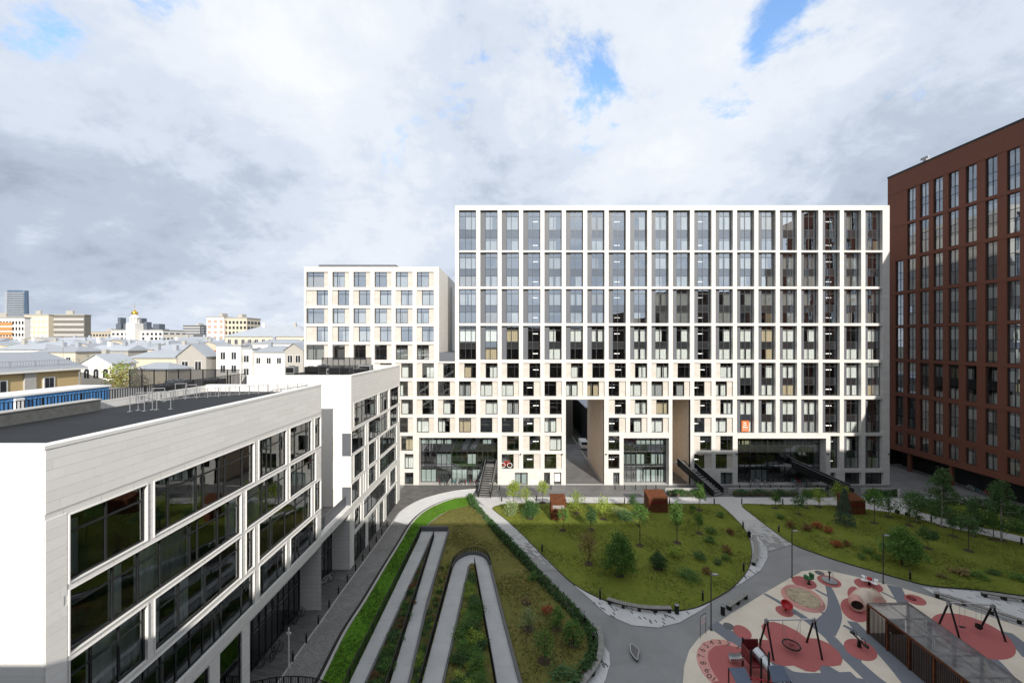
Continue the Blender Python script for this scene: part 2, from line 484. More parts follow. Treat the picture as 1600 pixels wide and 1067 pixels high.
# ------------------------------------------------------------------ geometry helpers
class MB:
    def __init__(s): s.v = []; s.f = []
    def quad(s, *p):
        n = len(s.v); s.v += [tuple(q) for q in p]; s.f.append(tuple(range(n, n + len(p)))); return s
    def box(s, x0, x1, y0, y1, z0, z1):
        n = len(s.v)
        s.v += [(x0, y0, z0), (x1, y0, z0), (x1, y1, z0), (x0, y1, z0), (x0, y0, z1), (x1, y0, z1), (x1, y1, z1), (x0, y1, z1)]
        s.f += [(n, n + 3, n + 2, n + 1), (n + 4, n + 5, n + 6, n + 7), (n, n + 1, n + 5, n + 4), (n + 1, n + 2, n + 6, n + 5), (n + 2, n + 3, n + 7, n + 6), (n + 3, n, n + 4, n + 7)]
        return s
    def obox(s, c, ax, ay, az):
        """oriented box: centre and three half-axis vectors"""
        c, ax, ay, az = Vector(c), Vector(ax), Vector(ay), Vector(az)
        n = len(s.v)
        for dz in (-1, 1):
            for dx, dy in ((-1, -1), (1, -1), (1, 1), (-1, 1)):
                s.v.append(tuple(c + ax * dx + ay * dy + az * dz))
        s.f += [(n, n + 3, n + 2, n + 1), (n + 4, n + 5, n + 6, n + 7), (n, n + 1, n + 5, n + 4), (n + 1, n + 2, n + 6, n + 5), (n + 2, n + 3, n + 7, n + 6), (n + 3, n, n + 4, n + 7)]
        return s
    def bar(s, p, q, w, h, up=(0, 0, 1)):
        """rectangular bar from p to q"""
        p, q = Vector(p), Vector(q)
        d = q - p; L = d.length
        if L < 1e-6: return s
        d /= L
        upv = Vector(up)
        if abs(d.dot(upv)) > .98: upv = Vector((0, 1, 0))
        a = d.cross(upv).normalized(); b = a.cross(d).normalized()
        return s.obox((p + q) / 2, d * (L / 2), a * (w / 2), b * (h / 2))
    def tube(s, p, q, r, r2=None, n=8, cap=True):
        p, q = Vector(p), Vector(q)
        r2 = r if r2 is None else r2
        d = (q - p).normalized()
        a = d.cross(Vector((0, 0, 1)))
        if a.length < 1e-3: a = Vector((1, 0, 0))
        a.normalize(); b = d.cross(a)
        k = len(s.v)
        for i in range(n):
            t = 2 * math.pi * i / n
            o = a * math.cos(t) + b * math.sin(t)
            s.v.append(tuple(p + o * r)); s.v.append(tuple(q + o * r2))
        for i in range(n):
            j = (i + 1) % n
            s.f.append((k + 2 * i, k + 2 * j, k + 2 * j + 1, k + 2 * i + 1))
        if cap:
            s.f.append(tuple(k + 2 * i for i in range(n))[::-1])
            s.f.append(tuple(k + 2 * i + 1 for i in range(n)))
        return s
    def path(s, pts, r, n=6):
        for a, b in zip(pts[:-1], pts[1:]): s.tube(a, b, r, n=n)
        return s
    def ring(s, c, R, r, axis='Y', n=18, m=5, a0=0.0, a1=None):
        k = len(s.v); c = Vector(c)
        a1 = 2 * math.pi if a1 is None else a1
        for i in range(n):
            t = a0 + (a1 - a0) * i / n
            for j in range(m):
                w = 2 * math.pi * j / m
                rr = R + r * math.cos(w); h = r * math.sin(w)
                x, y = rr * math.cos(t), rr * math.sin(t)
                if axis == 'Y': s.v.append((c.x + x, c.y + h, c.z + y))
                elif axis == 'X': s.v.append((c.x + h, c.y + x, c.z + y))
                else: s.v.append((c.x + x, c.y + y, c.z + h))
        for i in range(n):
            i2 = (i + 1) % n
            for j in range(m):
                j2 = (j + 1) % m
                s.f.append((k + i * m + j, k + i2 * m + j, k + i2 * m + j2, k + i * m + j2))
        return s
    def lathe(s, c, prof, n=16):
        k = len(s.v); m = len(prof)
        for i in range(n):
            t = 2 * math.pi * i / n
            for r, z in prof: s.v.append((c[0] + r * math.cos(t), c[1] + r * math.sin(t), c[2] + z))
        for i in range(n):
            i2 = (i + 1) % n
            for j in range(m - 1): s.f.append((k + i * m + j, k + i2 * m + j, k + i2 * m + j + 1, k + i * m + j + 1))
        s.f.append(tuple(k + i * m + m - 1 for i in range(n)))
        return s
    def prism(s, poly, z0, z1):
        """upright prism over a simple polygon (list of x, y)"""
        tv, tf = tri_poly(poly)
        k = len(s.v)
        s.v += [(x, y, z1) for x, y in tv]; s.f += [tuple(k + i for i in f) for f in tf]
        n = len(poly); k = len(s.v)
        s.v += [(x, y, z0) for x, y in poly] + [(x, y, z1) for x, y in poly]
        for i in range(n):
            j = (i + 1) % n
            s.f.append((k + i, k + j, k + n + j, k + n + i))
        return s
    def mesh(s, name):
        me = bpy.data.meshes.new(name)
        me.from_pydata(s.v, [], s.f)
        me.update()
        return me
    def build(s, name, mat, parent=None, smooth=False, keep=False):
        """vertices in world coordinates unless keep (then relative to the parent)"""
        if parent is not None and not keep:
            o = wloc(parent)
            s.v = [(x - o.x, y - o.y, z - o.z) for x, y, z in s.v]
        me = s.mesh(name)
        if smooth:
            me.polygons.foreach_set('use_smooth', [True] * len(me.polygons))
        return link(name, me, mat, parent)

def wloc(o):
    L = Vector((0, 0, 0))
    while o is not None:
        L += o.location; o = o.parent
    return L
def mt(m): return MATS[m] if isinstance(m, str) else m
def link(name, me, mat, parent=None, loc=None):
    if mat is not None and len(me.materials) == 0: me.materials.append(mt(mat))
    o = bpy.data.objects.new(name, me)
    COL.objects.link(o)
    if parent is not None: o.parent = parent
    if loc is not None: o.location = loc
    return o
def omat(o, mat):
    o.material_slots[0].link = 'OBJECT'
    o.material_slots[0].material = mt(mat)
def tag(o, label, cat, group=None):
    o['label'] = label; o['category'] = cat
    if group: o['group'] = group
    return o
def thing(name, label, cat, loc=(0, 0, 0), group=None, rz=0.0):
    o = bpy.data.objects.new(name, None)
    COL.objects.link(o)
    o.empty_display_size = .3
    o.location = loc; o.rotation_euler = (0, 0, rz)
    return tag(o, label, cat, group)
def struct(o, label=None):
    o['kind'] = 'structure'
    if label: o['label'] = label
    return o
def copy_tree(o, parent=None):
    c = o.copy(); COL.objects.link(c)
    if parent is not None: c.parent = parent
    for ch in list(o.children): copy_tree(ch, c)
    return c

def inside(poly, x, y):
    r = False; n = len(poly); j = n - 1
    for i in range(n):
        xi, yi = poly[i]; xj, yj = poly[j]
        if (yi > y) != (yj > y) and x < (xj - xi) * (y - yi) / (yj - yi) + xi: r = not r
        j = i
    return r
def tri_poly(poly, step=None):
    vs_ = [Vector((x, y)) for x, y in poly]
    n = len(vs_)
    if step:
        xs = [p[0] for p in poly]; ys = [p[1] for p in poly]
        y = min(ys) + step / 2
        while y < max(ys):
            x = min(xs) + step / 2
            while x < max(xs):
                px, py = x + random.uniform(-.3, .3) * step, y + random.uniform(-.3, .3) * step
                if inside(poly, px, py): vs_.append(Vector((px, py)))
                x += step
            y += step
    r = delaunay_2d_cdt(vs_, [], [list(range(n))], 1, 1e-5)
    return [(p.x, p.y) for p in r[0]], [tuple(f) for f in r[2]]
def smooth(pts, n=5, closed=True):
    """Catmull-Rom resampling"""
    out = []; m = len(pts)
    rng = range(m) if closed else range(m - 1)
    for i in rng:
        g = (lambda k: pts[k % m]) if closed else (lambda k: pts[max(0, min(m - 1, k))])
        p0, p1, p2, p3 = g(i - 1), g(i), g(i + 1), g(i + 2)
        for k in range(n):
            t = k / n
            out.append(tuple(.5 * (2 * b + (c - a) * t + (2 * a - 5 * b + 4 * c - d) * t * t + (3 * b - a - 3 * c + d) * t ** 3) for a, b, c, d in zip(p0, p1, p2, p3)))
    if not closed: out.append(tuple(pts[-1]))
    return out
def gpoly(px, sm=0, closed=True):
    w = [G(x, y) for x, y in px]
    return smooth(w, sm, closed) if sm else w
def sheet(name, poly, z, mat, parent=None, zf=None, step=None, skirt=0.0, smooth_=False):
    tv, tf = tri_poly(poly, step)
    mb = MB()
    mb.v = [(x, y, z + (zf(x, y) if zf else 0)) for x, y in tv]; mb.f = list(tf)
    if skirt:
        k = len(mb.v); n = len(poly)
        mb.v += [(x, y, z + (zf(x, y) if zf else 0)) for x, y in poly] + [(x, y, z - skirt) for x, y in poly]
        for i in range(n):
            j = (i + 1) % n
            mb.f.append((k + i, k + j, k + n + j, k + n + i))
    return mb.build(name, mat, parent, smooth=smooth_)
def ribbon(name, pts, w, z, mat, parent=None, w2=None):
    """flat band along a ground polyline, tapering from w to w2"""
    w2 = w if w2 is None else w2
    L, R = [], []
    n = len(pts)
    for i, p in enumerate(pts):
        a = pts[max(0, i - 1)]; b = pts[min(n - 1, i + 1)]
        d = Vector((b[0] - a[0], b[1] - a[1])).normalized()
        ww = (w + (w2 - w) * i / (n - 1)) / 2
        L.append((p[0] - d.y * ww, p[1] + d.x * ww, z)); R.append((p[0] + d.y * ww, p[1] - d.x * ww, z))
    mb = MB()
    for i in range(n - 1): mb.quad(R[i], R[i + 1], L[i + 1], L[i])
    return mb.build(name, mat, parent)
def offset_line(pts, d, closed=False):
    n = len(pts); out = []
    for i, p in enumerate(pts):
        a = pts[(i - 1) % n] if closed else pts[max(0, i - 1)]
        b = pts[(i + 1) % n] if closed else pts[min(n - 1, i + 1)]
        t = Vector((b[0] - a[0], b[1] - a[1])).normalized()
        out.append((p[0] - t.y * d, p[1] + t.x * d))
    return out
def kerb(name, pts, w, z0, z1, mat, parent=None, closed=False):
    """solid strip with height along a polyline"""
    A = offset_line(pts, w / 2, closed); B = offset_line(pts, -w / 2, closed)
    mb = MB(); n = len(pts)
    for i in range(n if closed else n - 1):
        j = (i + 1) % n
        a0, a1, b0, b1 = A[i], A[j], B[i], B[j]
        mb.quad((*a0, z1), (*b0, z1), (*b1, z1), (*a1, z1))
        mb.quad((*a0, z0), (*a0, z1), (*a1, z1), (*a1, z0))
        mb.quad((*b0, z1), (*b0, z0), (*b1, z0), (*b1, z1))
    if not closed:
        for i in (0, n - 1): mb.quad((*A[i], z0), (*B[i], z0), (*B[i], z1), (*A[i], z1))
    return mb.build(name, mat, parent)

def gridwall(name, mat, parent, mapf, u0, u1, v0, v1, holes, depth):
    """wall front with real openings; hole = (u0, u1, v0, v1[, depth])"""
    us = sorted({round(x, 4) for x in [u0, u1] + [h[0] for h in holes] + [h[1] for h in holes] if u0 <= x <= u1})
    vv = sorted({round(x, 4) for x in [v0, v1] + [h[2] for h in holes] + [h[3] for h in holes] if v0 <= x <= v1})
    mb = MB()
    for j in range(len(vv) - 1):
        cv = (vv[j] + vv[j + 1]) / 2
        run = None
        for i in range(len(us)):
            solid = False
            if i < len(us) - 1:
                cu = (us[i] + us[i + 1]) / 2
                solid = not any(h[0] < cu < h[1] and h[2] < cv < h[3] for h in holes)
            if solid and run is None: run = us[i]
            if not solid and run is not None:
                a, b = run, us[i]
                mb.quad(mapf(a, vv[j], 0), mapf(b, vv[j], 0), mapf(b, vv[j + 1], 0), mapf(a, vv[j + 1], 0))
                run = None
    for h in holes:
        a, b, c, d = h[:4]
        w = h[4] if len(h) > 4 else depth
        if a > u0: mb.quad(mapf(a, c, 0), mapf(a, d, 0), mapf(a, d, w), mapf(a, c, w))
        if b < u1: mb.quad(mapf(b, d, 0), mapf(b, c, 0), mapf(b, c, w), mapf(b, d, w))
        if c > v0: mb.quad(mapf(b, c, 0), mapf(a, c, 0), mapf(a, c, w), mapf(b, c, w))
        if d < v1: mb.quad(mapf(a, d, 0), mapf(b, d, 0), mapf(b, d, w), mapf(a, d, w))
    return mb.build(name, mat, parent)

# ------------------------------------------------------------------ windows (shared meshes)
CACHE = {}
def cached(key, fn):
    if key not in CACHE: CACHE[key] = fn()
    return CACHE[key]
def frame_mesh(w, h, vs_, hs_, bar=.085, dep=.09):
    """window frame in the XZ plane, origin lower left, front at y = 0"""
    def mk():
        mb = MB()
        mb.box(0, bar, 0, dep, 0, h); mb.box(w - bar, w, 0, dep, 0, h)
        mb.box(bar, w - bar, .001, dep - .001, 0, bar); mb.box(bar, w - bar, .001, dep - .001, h - bar, h)
        for x in vs_: mb.box(x - bar / 2, x + bar / 2, .004, dep - .004, bar, h - bar)
        for z in hs_: mb.box(bar, w - bar, .008, dep - .008, z - bar / 2, z + bar / 2)
        return mb.mesh('window_frame')
    return cached(('fr', round(w, 2), round(h, 2), tuple(round(x, 2) for x in vs_), tuple(round(x, 2) for x in hs_)), mk)
def quad_mesh(w, h):
    return cached(('q', round(w, 2), round(h, 2)), lambda: MB().quad((-w / 2, 0, -h / 2), (w / 2, 0, -h / 2), (w / 2, 0, h / 2), (-w / 2, 0, h / 2)).mesh('pane'))
def curtain_mesh(w, h):
    def mk():
        mb = MB(); n = max(4, int(w / .11))
        P = [(w * i / n, .035 * math.sin(i * 2.1) + .015 * math.sin(i * 4.7)) for i in range(n + 1)]
        for (x0, y0), (x1, y1) in zip(P[:-1], P[1:]): mb.quad((x0, y0, 0), (x1, y1, 0), (x1, y1, h), (x0, y0, h))
        return mb.mesh('curtain')
    return cached(('cu', round(w, 2), round(h, 2)), mk)
WR = random.Random(5)
def place(name, me, mat, parent, loc, rot=(0, 0, 0)):
    o = link(name, me, mat, parent, loc)
    o.rotation_euler = rot
    return o
def make_window(parent, loc, w, h, vs_, hs_, rows, rz=0.0, gl='glass_sky', curtains=.6, frame='frame_dark', tilt=.006, lamp=None, split=False):
    """window > pane / spandrel / curtain; rows = [(z0, z1, kind)] with kind 'g' glass or 's' spandrel; loc is relative to the parent"""
    win = place('window', frame_mesh(w, h, vs_, hs_), frame, parent, loc, (0, 0, rz))
    for z0, z1, kind in rows:
        if kind == 's':
            p = place('spandrel', quad_mesh(w - .1, z1 - z0 - .02), 'spandrel', win, (w / 2, .05, (z0 + z1) / 2), (WR.uniform(-tilt, tilt), 0, WR.uniform(-tilt, tilt)))
            continue
        cuts = [0.0] + (list(vs_) if split else []) + [w]
        for a, b in zip(cuts[:-1], cuts[1:]):
            place('pane', quad_mesh(b - a - .1 if not split else b - a - .05, z1 - z0 - .02), gl, win, ((a + b) / 2, .05, (z0 + z1) / 2), (WR.uniform(-tilt, tilt), 0, WR.uniform(-tilt, tilt)))
        if lamp:
            lm = cached('lamp', lambda: MB().box(-.5, .5, -.05, .05, -.06, .06).mesh('ceiling_lamp'))
            place('ceiling_lamp', lm, 'lamp_light', win, (w * lamp, .9, z0 + (z1 - z0) * .52))
            continue
        r = WR.random()
        if r < curtains:
            hh = (z1 - z0) * (1.0 if z1 - z0 < 2.2 else .76)
            mat = WR.choice(['curtain_white'] * 8 + ['curtain_beige', 'curtain_grey'])
            q = WR.random()
            spans = [(.04, .96)] if q < .4 else [(.04, .42), (.55, .96)] if q < .62 else [(.36, .96)] if q < .82 else [(.04, .55)]
            for a, b in spans:
                o = place('curtain', curtain_mesh((b - a) * w, hh), 'curtain_white', win, (a * w, .16 + WR.uniform(0, .06), z0 + .03))
                omat(o, mat)
    return win
def floor_planes(mb, x0, x1, y0, y1, zs):
    for z in zs: mb.quad((x0, y0, z), (x1, y0, z), (x1, y1, z), (x0, y1, z))
# ================================================================== GROUND
def zmound(x, y):
    return 0.0
gs = MB(); R_ = 4500
gs.quad((-R_, -R_, -.06), (R_, -R_, -.06), (R_, R_, -.06), (-R_, R_, -.06))
struct(gs.build('ground', 'city_ground'), 'city ground stretching to the horizon')

# ================================================================== WHITE APARTMENT BUILDING
D0 = 71.5
KS = FPX / D0
FX = lambda px: (px - CX) / KS
FZ = lambda py: CAMZ - (py - CY) / KS
XB0 = FX(475); XR = FX(1390)
apt = thing('apartment_building', 'long white stone apartment building with a grid of tall windows and two passages', 'building', (0, D0, 0))
fmap = lambda u_, v_, w_: (u_, D0 + w_, v_)
W_OP = 27 / KS
def kx(k): return 717 + (33.43 * k if k >= 0 else 32.95 * k)
YJ = 564.6
tall_rows = [(330.2, 391.3), (395.5, 447.8), (452.3, 505.0), (509.3, 562.0)]
STAIR = {3: .62, 7: .45, 11: .4, 17: .62}
holes_t, holes_l, holes_b = [], [], []
def H(x0, x1, y0, y1, d=None):
    r = (FX(x0), FX(x1), FZ(y1), FZ(y0))
    return r if d is None else r + (d,)
bays = []                       # tall two-storey bays: (k, ytop, ybot)
for k in range(20):
    for (a, b) in tall_rows:
        a2 = a - (CY - a) * .008
        holes_t.append(H(kx(k), kx(k) + 27, a2, b)); bays.append((k, a2, b))
low_bays = []
for k in range(13, 20):
    for (a, b) in ((566.6, 618.0), (623.8, 675.4)):
        b2_ = b + (b - CY) * .008
        holes_b.append(H(kx(k), kx(k) + 27, a, b2_)); low_bays.append((k, a, b2_, kx(k), kx(k) + 27))
for k, x0, x1 in ((17, 1297.5, 1312), (18, 1319, 1346), (19, 1352.2, 1379)):
    holes_b.append(H(x0, x1, 681, 732.8)); low_bays.append((k, 681, 732.8, x0, x1))
singles = []                    # staggered single-storey windows: (x0, x1, ytop, ybot, type, k)
for i in range(5):
    y0 = 425 + 28.4 * i
    for k in range(-7, -1):
        x0 = kx(k); x1 = x0 + 26.5
        if k == -7: x0, x1 = 478.5, 512.6
        singles.append((x0, x1, y0, y0 + 23.6, 'A' if i % 2 == 0 else 'B', k, 'l'))
for r in range(6):
    y0 = 567.2 + 28.4 * r
    for k in range(-4, 13):
        if r >= 2 and k in (5, 6, 10): continue
        if r >= 4 and k in (-2, -1, 0, 1, 8, 9): continue
        x0 = kx(k); x1 = x0 + 27
        if r >= 4 and k == 7: x0, x1 = 950.5, 968
        if r == 5 and k == -3: x0, x1 = 632, 646
        singles.append((x0, x1, y0, y0 + 23.4, 'B' if r % 2 == 0 else 'A', k, 'b'))
for x0, x1, y0, y1, ty, k, g in singles:
    (holes_l if g == 'l' else holes_b).append(H(x0, x1, y0, y1, .5))
doors = [(804.5, 824.5), (850, 859.5), (865.5, 877), (958, 968), (1085, 1099), (1126, 1145.5), (1297.5, 1306), (1320, 1346), (1352, 1381), (632, 646)]
for x0, x1 in doors: holes_b.append(H(x0, x1, 738, 757.5, .7))
VOIDS = [(654.7, 777.6, 683.7), (974.4, 1045.4, 684.3), (1152.6, 1290.8, 684.8)]
for x0, x1, y in VOIDS: holes_b.append(H(x0, x1, y, 757.5, 1.6))
PASS = [(884, 944), (1050.6, 1078.7)]
for x0, x1 in PASS: holes_b.append(H(x0, x1, 624, 757.5, .6))

gridwall('facade_wall', 'white_stone', apt, fmap, FX(711), XR, FZ(YJ), FZ(321), holes_t, .72)
gridwall('facade_wall', 'white_stone', apt, fmap, XB0, FX(686), FZ(YJ), FZ(417), holes_l, .5)
gridwall('facade_wall', 'white_stone', apt, fmap, XB0, XR, 0, FZ(YJ), holes_b, .72)
DEP = 16.0
Y1 = D0 + DEP
# bodies behind the facades
def body(name, x0, x1, z0, z1, y1, mat='cream_stone', left=True, right=True):
    mb = MB()
    e = .002
    mb.quad((x0, D0 + e, z1), (x1, D0 + e, z1), (x1, y1, z1), (x0, y1, z1))
    if left: mb.quad((x0, D0, z0), (x0, D0, z1), (x0, y1, z1), (x0, y1, z0))
    if right: mb.quad((x1, D0, z0), (x1, y1, z0), (x1, y1, z1), (x1, D0, z1))
    mb.quad((x0, y1, z0), (x0, y1, z1), (x1, y1, z1), (x1, y1, z0))
    return mb.build(name, mat, apt)
body('tall_block', FX(711), XR, FZ(YJ), FZ(321), Y1 + 2, 'plaster_white')
body('end_block', XB0, FX(686), FZ(YJ), FZ(417), Y1 + 5, 'pale_stone')
for a, b in ((475, 884), (944, 1050.6), (1078.7, 1390)):
    body('base_block', FX(a), FX(b), 0, FZ(624), Y1, 'passage_stone')
mb = MB().quad((XB0, D0 + .003, FZ(624) - .01), (XR, D0 + .003, FZ(624) - .01), (XR, Y1, FZ(624) - .01), (XB0, Y1, FZ(624) - .01))
mb.quad((XB0, Y1, FZ(624)), (XR, Y1, FZ(624)), (XR, Y1, FZ(YJ)), (XB0, Y1, FZ(YJ)))
mb.build('passage_soffit', 'plaster_white', apt)
# slot floor between the two upper blocks, flat roof edges
MB().box(FX(686) + .01, FX(711) - .01, D0 + .25, Y1, FZ(YJ) - .4, FZ(551)).build('slot_roof', 'grey_panel', apt)
ro = MB().box(FX(487), FX(612), D0 + 2.6, D0 + 9, FZ(417) + .01, FZ(411.5) + .25).build('roof_screen', 'grey_panel', apt)
MB().box(FX(711) + .3, XR - .3, D0 + 1.2, D0 + 14, FZ(321) + .004, FZ(321) + .12).build('roof_deck', 'roof_deck', apt)
# caged ladder on the slot wall
lad = MB()
lx = FX(686) + .35
for dz in np.arange(0, 13.6, .45): lad.box(lx - .02, lx + .02, D0 + 11.6, D0 + 12.1, 22.8 + dz, 22.83 + dz)
for yy in (11.6, 12.1): lad.tube((lx, D0 + yy, 22.5), (lx, D0 + yy, 37), .03, n=5)
lad.build('ladder', 'frame_dark', apt)
# interiors: floors and back walls behind the glass
ib = MB()
fl_h = [FZ(757.5 - 28.4 * i) for i in range(1, 8)]
segs = [(475, 883.5), (944.5, 1050.2), (1079.2, 1389.5)]
for a, b in segs:
    for z in fl_h[:4] : ib.quad((FX(a), D0 + 1.7, z + .5), (FX(b), D0 + 1.7, z + .5), (FX(b), D0 + 6, z + .5), (FX(a), D0 + 6, z + .5))
    ib.quad((FX(a), D0 + 6, .01), (FX(b), D0 + 6, .01), (FX(b), D0 + 6, FZ(624) - .02), (FX(a), D0 + 6, FZ(624) - .02))
for py in (620.8, 592.6, 564.6):
    z = FZ(py) ; ib.quad((XB0 + .1, D0 + .6, z), (XR - .1, D0 + .6, z), (XR - .1, D0 + 6, z), (XB0 + .1, D0 + 6, z))
ib.quad((XB0 + .1, D0 + 6, FZ(624)), (XR - .1, D0 + 6, FZ(624)), (XR - .1, D0 + 6, FZ(YJ)), (XB0 + .1, D0 + 6, FZ(YJ)))
for i in range(5):
    z = FZ(451.5 + 28.4 * i)
    ib.quad((XB0 + .1, D0 + .6, z), (FX(685), D0 + .6, z), (FX(685), D0 + 6, z), (XB0 + .1, D0 + 6, z))
ib.quad((XB0 + .1, D0 + 6, FZ(YJ)), (FX(685), D0 + 6, FZ(YJ)), (FX(685), D0 + 6, FZ(418)), (XB0 + .1, D0 + 6, FZ(418)))
for a, b in tall_rows:
    for y in (b + 2, (a + b) / 2 + 1):
        z = FZ(y); ib.quad((FX(712), D0 + 1.4, z), (XR - .1, D0 + 1.4, z), (XR - .1, D0 + 6.5, z), (FX(712), D0 + 6.5, z))
ib.quad((FX(712), D0 + 6.5, FZ(YJ)), (XR - .1, D0 + 6.5, FZ(YJ)), (XR - .1, D0 + 6.5, FZ(323)), (FX(712), D0 + 6.5, FZ(323)))
for k in range(20):          # party walls
    x = FX(kx(k) - 3.2)
    ib.quad((x, D0 + 1.35, FZ(YJ)), (x, D0 + 6.4, FZ(YJ)), (x, D0 + 6.4, FZ(324)), (x, D0 + 1.35, FZ(324)))
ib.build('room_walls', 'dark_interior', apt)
# tall bays: dark cladding strip on one side, glazing on the other
PW = .86
def tall_bay(x0w, x1w, ya, yb, k, plain_first):
    z0, z1 = FZ(yb), FZ(ya)
    hh = z1 - z0; ww = x1w - x0w
    pw = 0 if plain_first or ww < 2.4 else PW
    gw = ww - pw
    top = hh - 6.0 if hh > 6.5 else 0.0            # the top storey is taller
    if pw:
        me = cached(('clad', round(hh, 2)), lambda: MB().box(0, PW - .01, 0, .12, 0, hh).mesh('cladding_panel'))
        link('cladding_panel', me, 'grey_panel', apt, (x0w + .004, .54, z0))
    a, b, c = hh * .325, hh * .53, hh * .87
    vs_ = [gw * .36, gw * .70] if plain_first else [gw * .40]
    rows = [(.05, a, 'g'), (a, b, 's'), (b, hh - .05, 'g')]
    st = STAIR.get(k)
    if st: rows = [(.05, a, 'g'), (a, b, 's'), (b, hh - .05, 'g')]
    make_window(apt, (x0w + pw, .60, z0), gw, hh, vs_, [a, b, c], rows, 0, 'glass_sky' if ya < 470 else 'glass_mid', .74, 'frame_grey', .011, lamp=st)
for k, a, b in bays: tall_bay(FX(kx(k)), FX(kx(k)) + W_OP, a, b, k, k == 0)
for k, a, b, x0, x1 in low_bays: tall_bay(FX(x0), FX(x1), a, b, k, False)
# staggered windows with a stone infill beside them
for x0, x1, y0, y1, ty, k, g in singles:
    a, b = FX(x0), FX(x1); z0, z1 = FZ(y1), FZ(y0)
    ww = b - a; hh = z1 - z0
    gw = min(2.15, ww)
    if k == -7 and ty == 'A': gw = 3.1
    if k in (3, 7, 11) and gw > 2: gw = 1.95
    wx = a if ty == 'A' else b - gw
    if ww - gw > .15:
        px0 = a + gw if ty == 'A' else a
        pw = ww - gw
        me = cached(('inf', round(pw, 2), round(hh, 2)), lambda: MB().box(.004, pw - .004, 0, .2, .004, hh - .004).mesh('infill_panel'))
        link('infill_panel', me, 'cream_stone', apt, (px0, .22, z0))
    m = gw * (.36 if ty == 'A' else .63)
    make_window(apt, (wx, .34, z0), gw, hh, [m], [hh * .74], [(.05, hh - .05, 'g')], 0, 'glass_sky' if y0 < 500 else 'glass_mid', 0.0 if (k == 2 and y0 > 700) else .68, 'frame_dark', .010, lamp=STAIR.get(k) if k > 0 else None)
# ground-floor doors
for x0, x1 in doors:
    a, b = FX(x0), FX(x1)
    hh = FZ(738)
    make_window(apt, (a, .5, 0.0), b - a, hh, [(b - a) / 2] if b - a > 1.4 else [], [hh * .82], [(.02, hh - .03, 'g')], 0, 'glass_shop', .15, 'frame_dark', .003)
# glazed entrance voids
for x0, x1, y in VOIDS:
    a, b = FX(x0), FX(x1); top = FZ(y)
    n = 5 if b - a > 12 else 3
    w_ = (b - a) / n
    rows_z = [(.05, top * .34, 'g'), (top * .34, top * .39, 's'), (top * .39, top * .66, 'g'), (top * .66, top * .82, 's'), (top * .82, top - .04, 'g')]
    for i in range(n):
        make_window(apt, (a + i * w_, 1.5, .0), w_, top, [w_ / 3, 2 * w_ / 3], [top * .34, top * .39, top * .66, top * .82], rows_z, 0, 'glass_shop', .45 if x0 < 800 else .3, 'frame_dark', .003)
# right passage ends against a dark door; stone return walls of the passages
for x0, x1 in PASS:
    a, b = FX(x0), FX(x1)
    pw_ = MB().quad((b - .004, D0 + .6, 0), (b - .004, Y1, 0), (b - .004, Y1, FZ(624)), (b - .004, D0 + .6, FZ(624)))
    pw_.build('passage_wall', 'passage_stone', apt)
# orange poster in a window, with white bars of print
po = MB().box(FX(1161.5), FX(1173), D0 + .55, D0 + .575, FZ(675), FZ(658)).build('poster', 'orange_poster', apt)
pb = MB()
for zc, wds in ((661.5, (1164.5, 1169.5)), (664.8, (1164, 1169.8)), (668.4, (1163, 1171.5)), (672, (1163, 1171.5))):
    hgt = 1.7 if zc < 670 else .5
    x = wds[0]
    while x < wds[1] - .5:
        wd = min(1.5, wds[1] - x)
        pb.box(FX(x), FX(x + wd * .8), D0 + .538, D0 + .547, FZ(zc + hgt / 2), FZ(zc - hgt / 2)); x += wd
pb.build('poster_print', 'white_paint', po)
# red bicycle painted sign on the ground storey window
bk = MB()
cx_, cz_, yy = FX(791), FZ(727.5), D0 + .30
bk.ring((cx_ - .62, yy, cz_), .42, .05, n=16); bk.ring((cx_ + .62, yy, cz_), .42, .05, n=16)
bk.build('bicycle_emblem_wheels', 'white_paint', apt)
bf = MB()
P = lambda dx, dz: (cx_ + dx, yy, cz_ + dz)
for a, b in ((P(-.62, 0), P(-.3, .62)), (P(-.3, .62), P(.4, .66)), (P(.4, .66), P(.0, .0)), (P(0, 0), P(-.62, 0)), (P(0, 0), P(-.3, .62)), (P(.62, 0), P(.38, .8)), (P(.38, .8), P(.62, .86)), (P(-.3, .62), P(-.34, .78))): bf.tube(a, b, .06, n=5)
bf.build('bicycle_emblem_frame', 'bike_red', apt)
# small wall lamps / cameras on the piers
for px in (634.5, 813.5, 878.5, 947, 1150, 1292, 1388):
    x = FX(px); z = FZ(709)
    MB().box(x - .1, x + .1, D0 - .35, D0 - .002, z - .06, z + .08).box(x - .05, x + .05, D0 - .5, D0 - .35, z - .02, z + .06).build('wall_camera', 'frame_dark', apt)
# poster on the door beside the passage
MB().box(FX(867), FX(875.5), D0 + .44, D0 + .46, FZ(753), FZ(741)).build('door_notice', 'white_paint', apt)

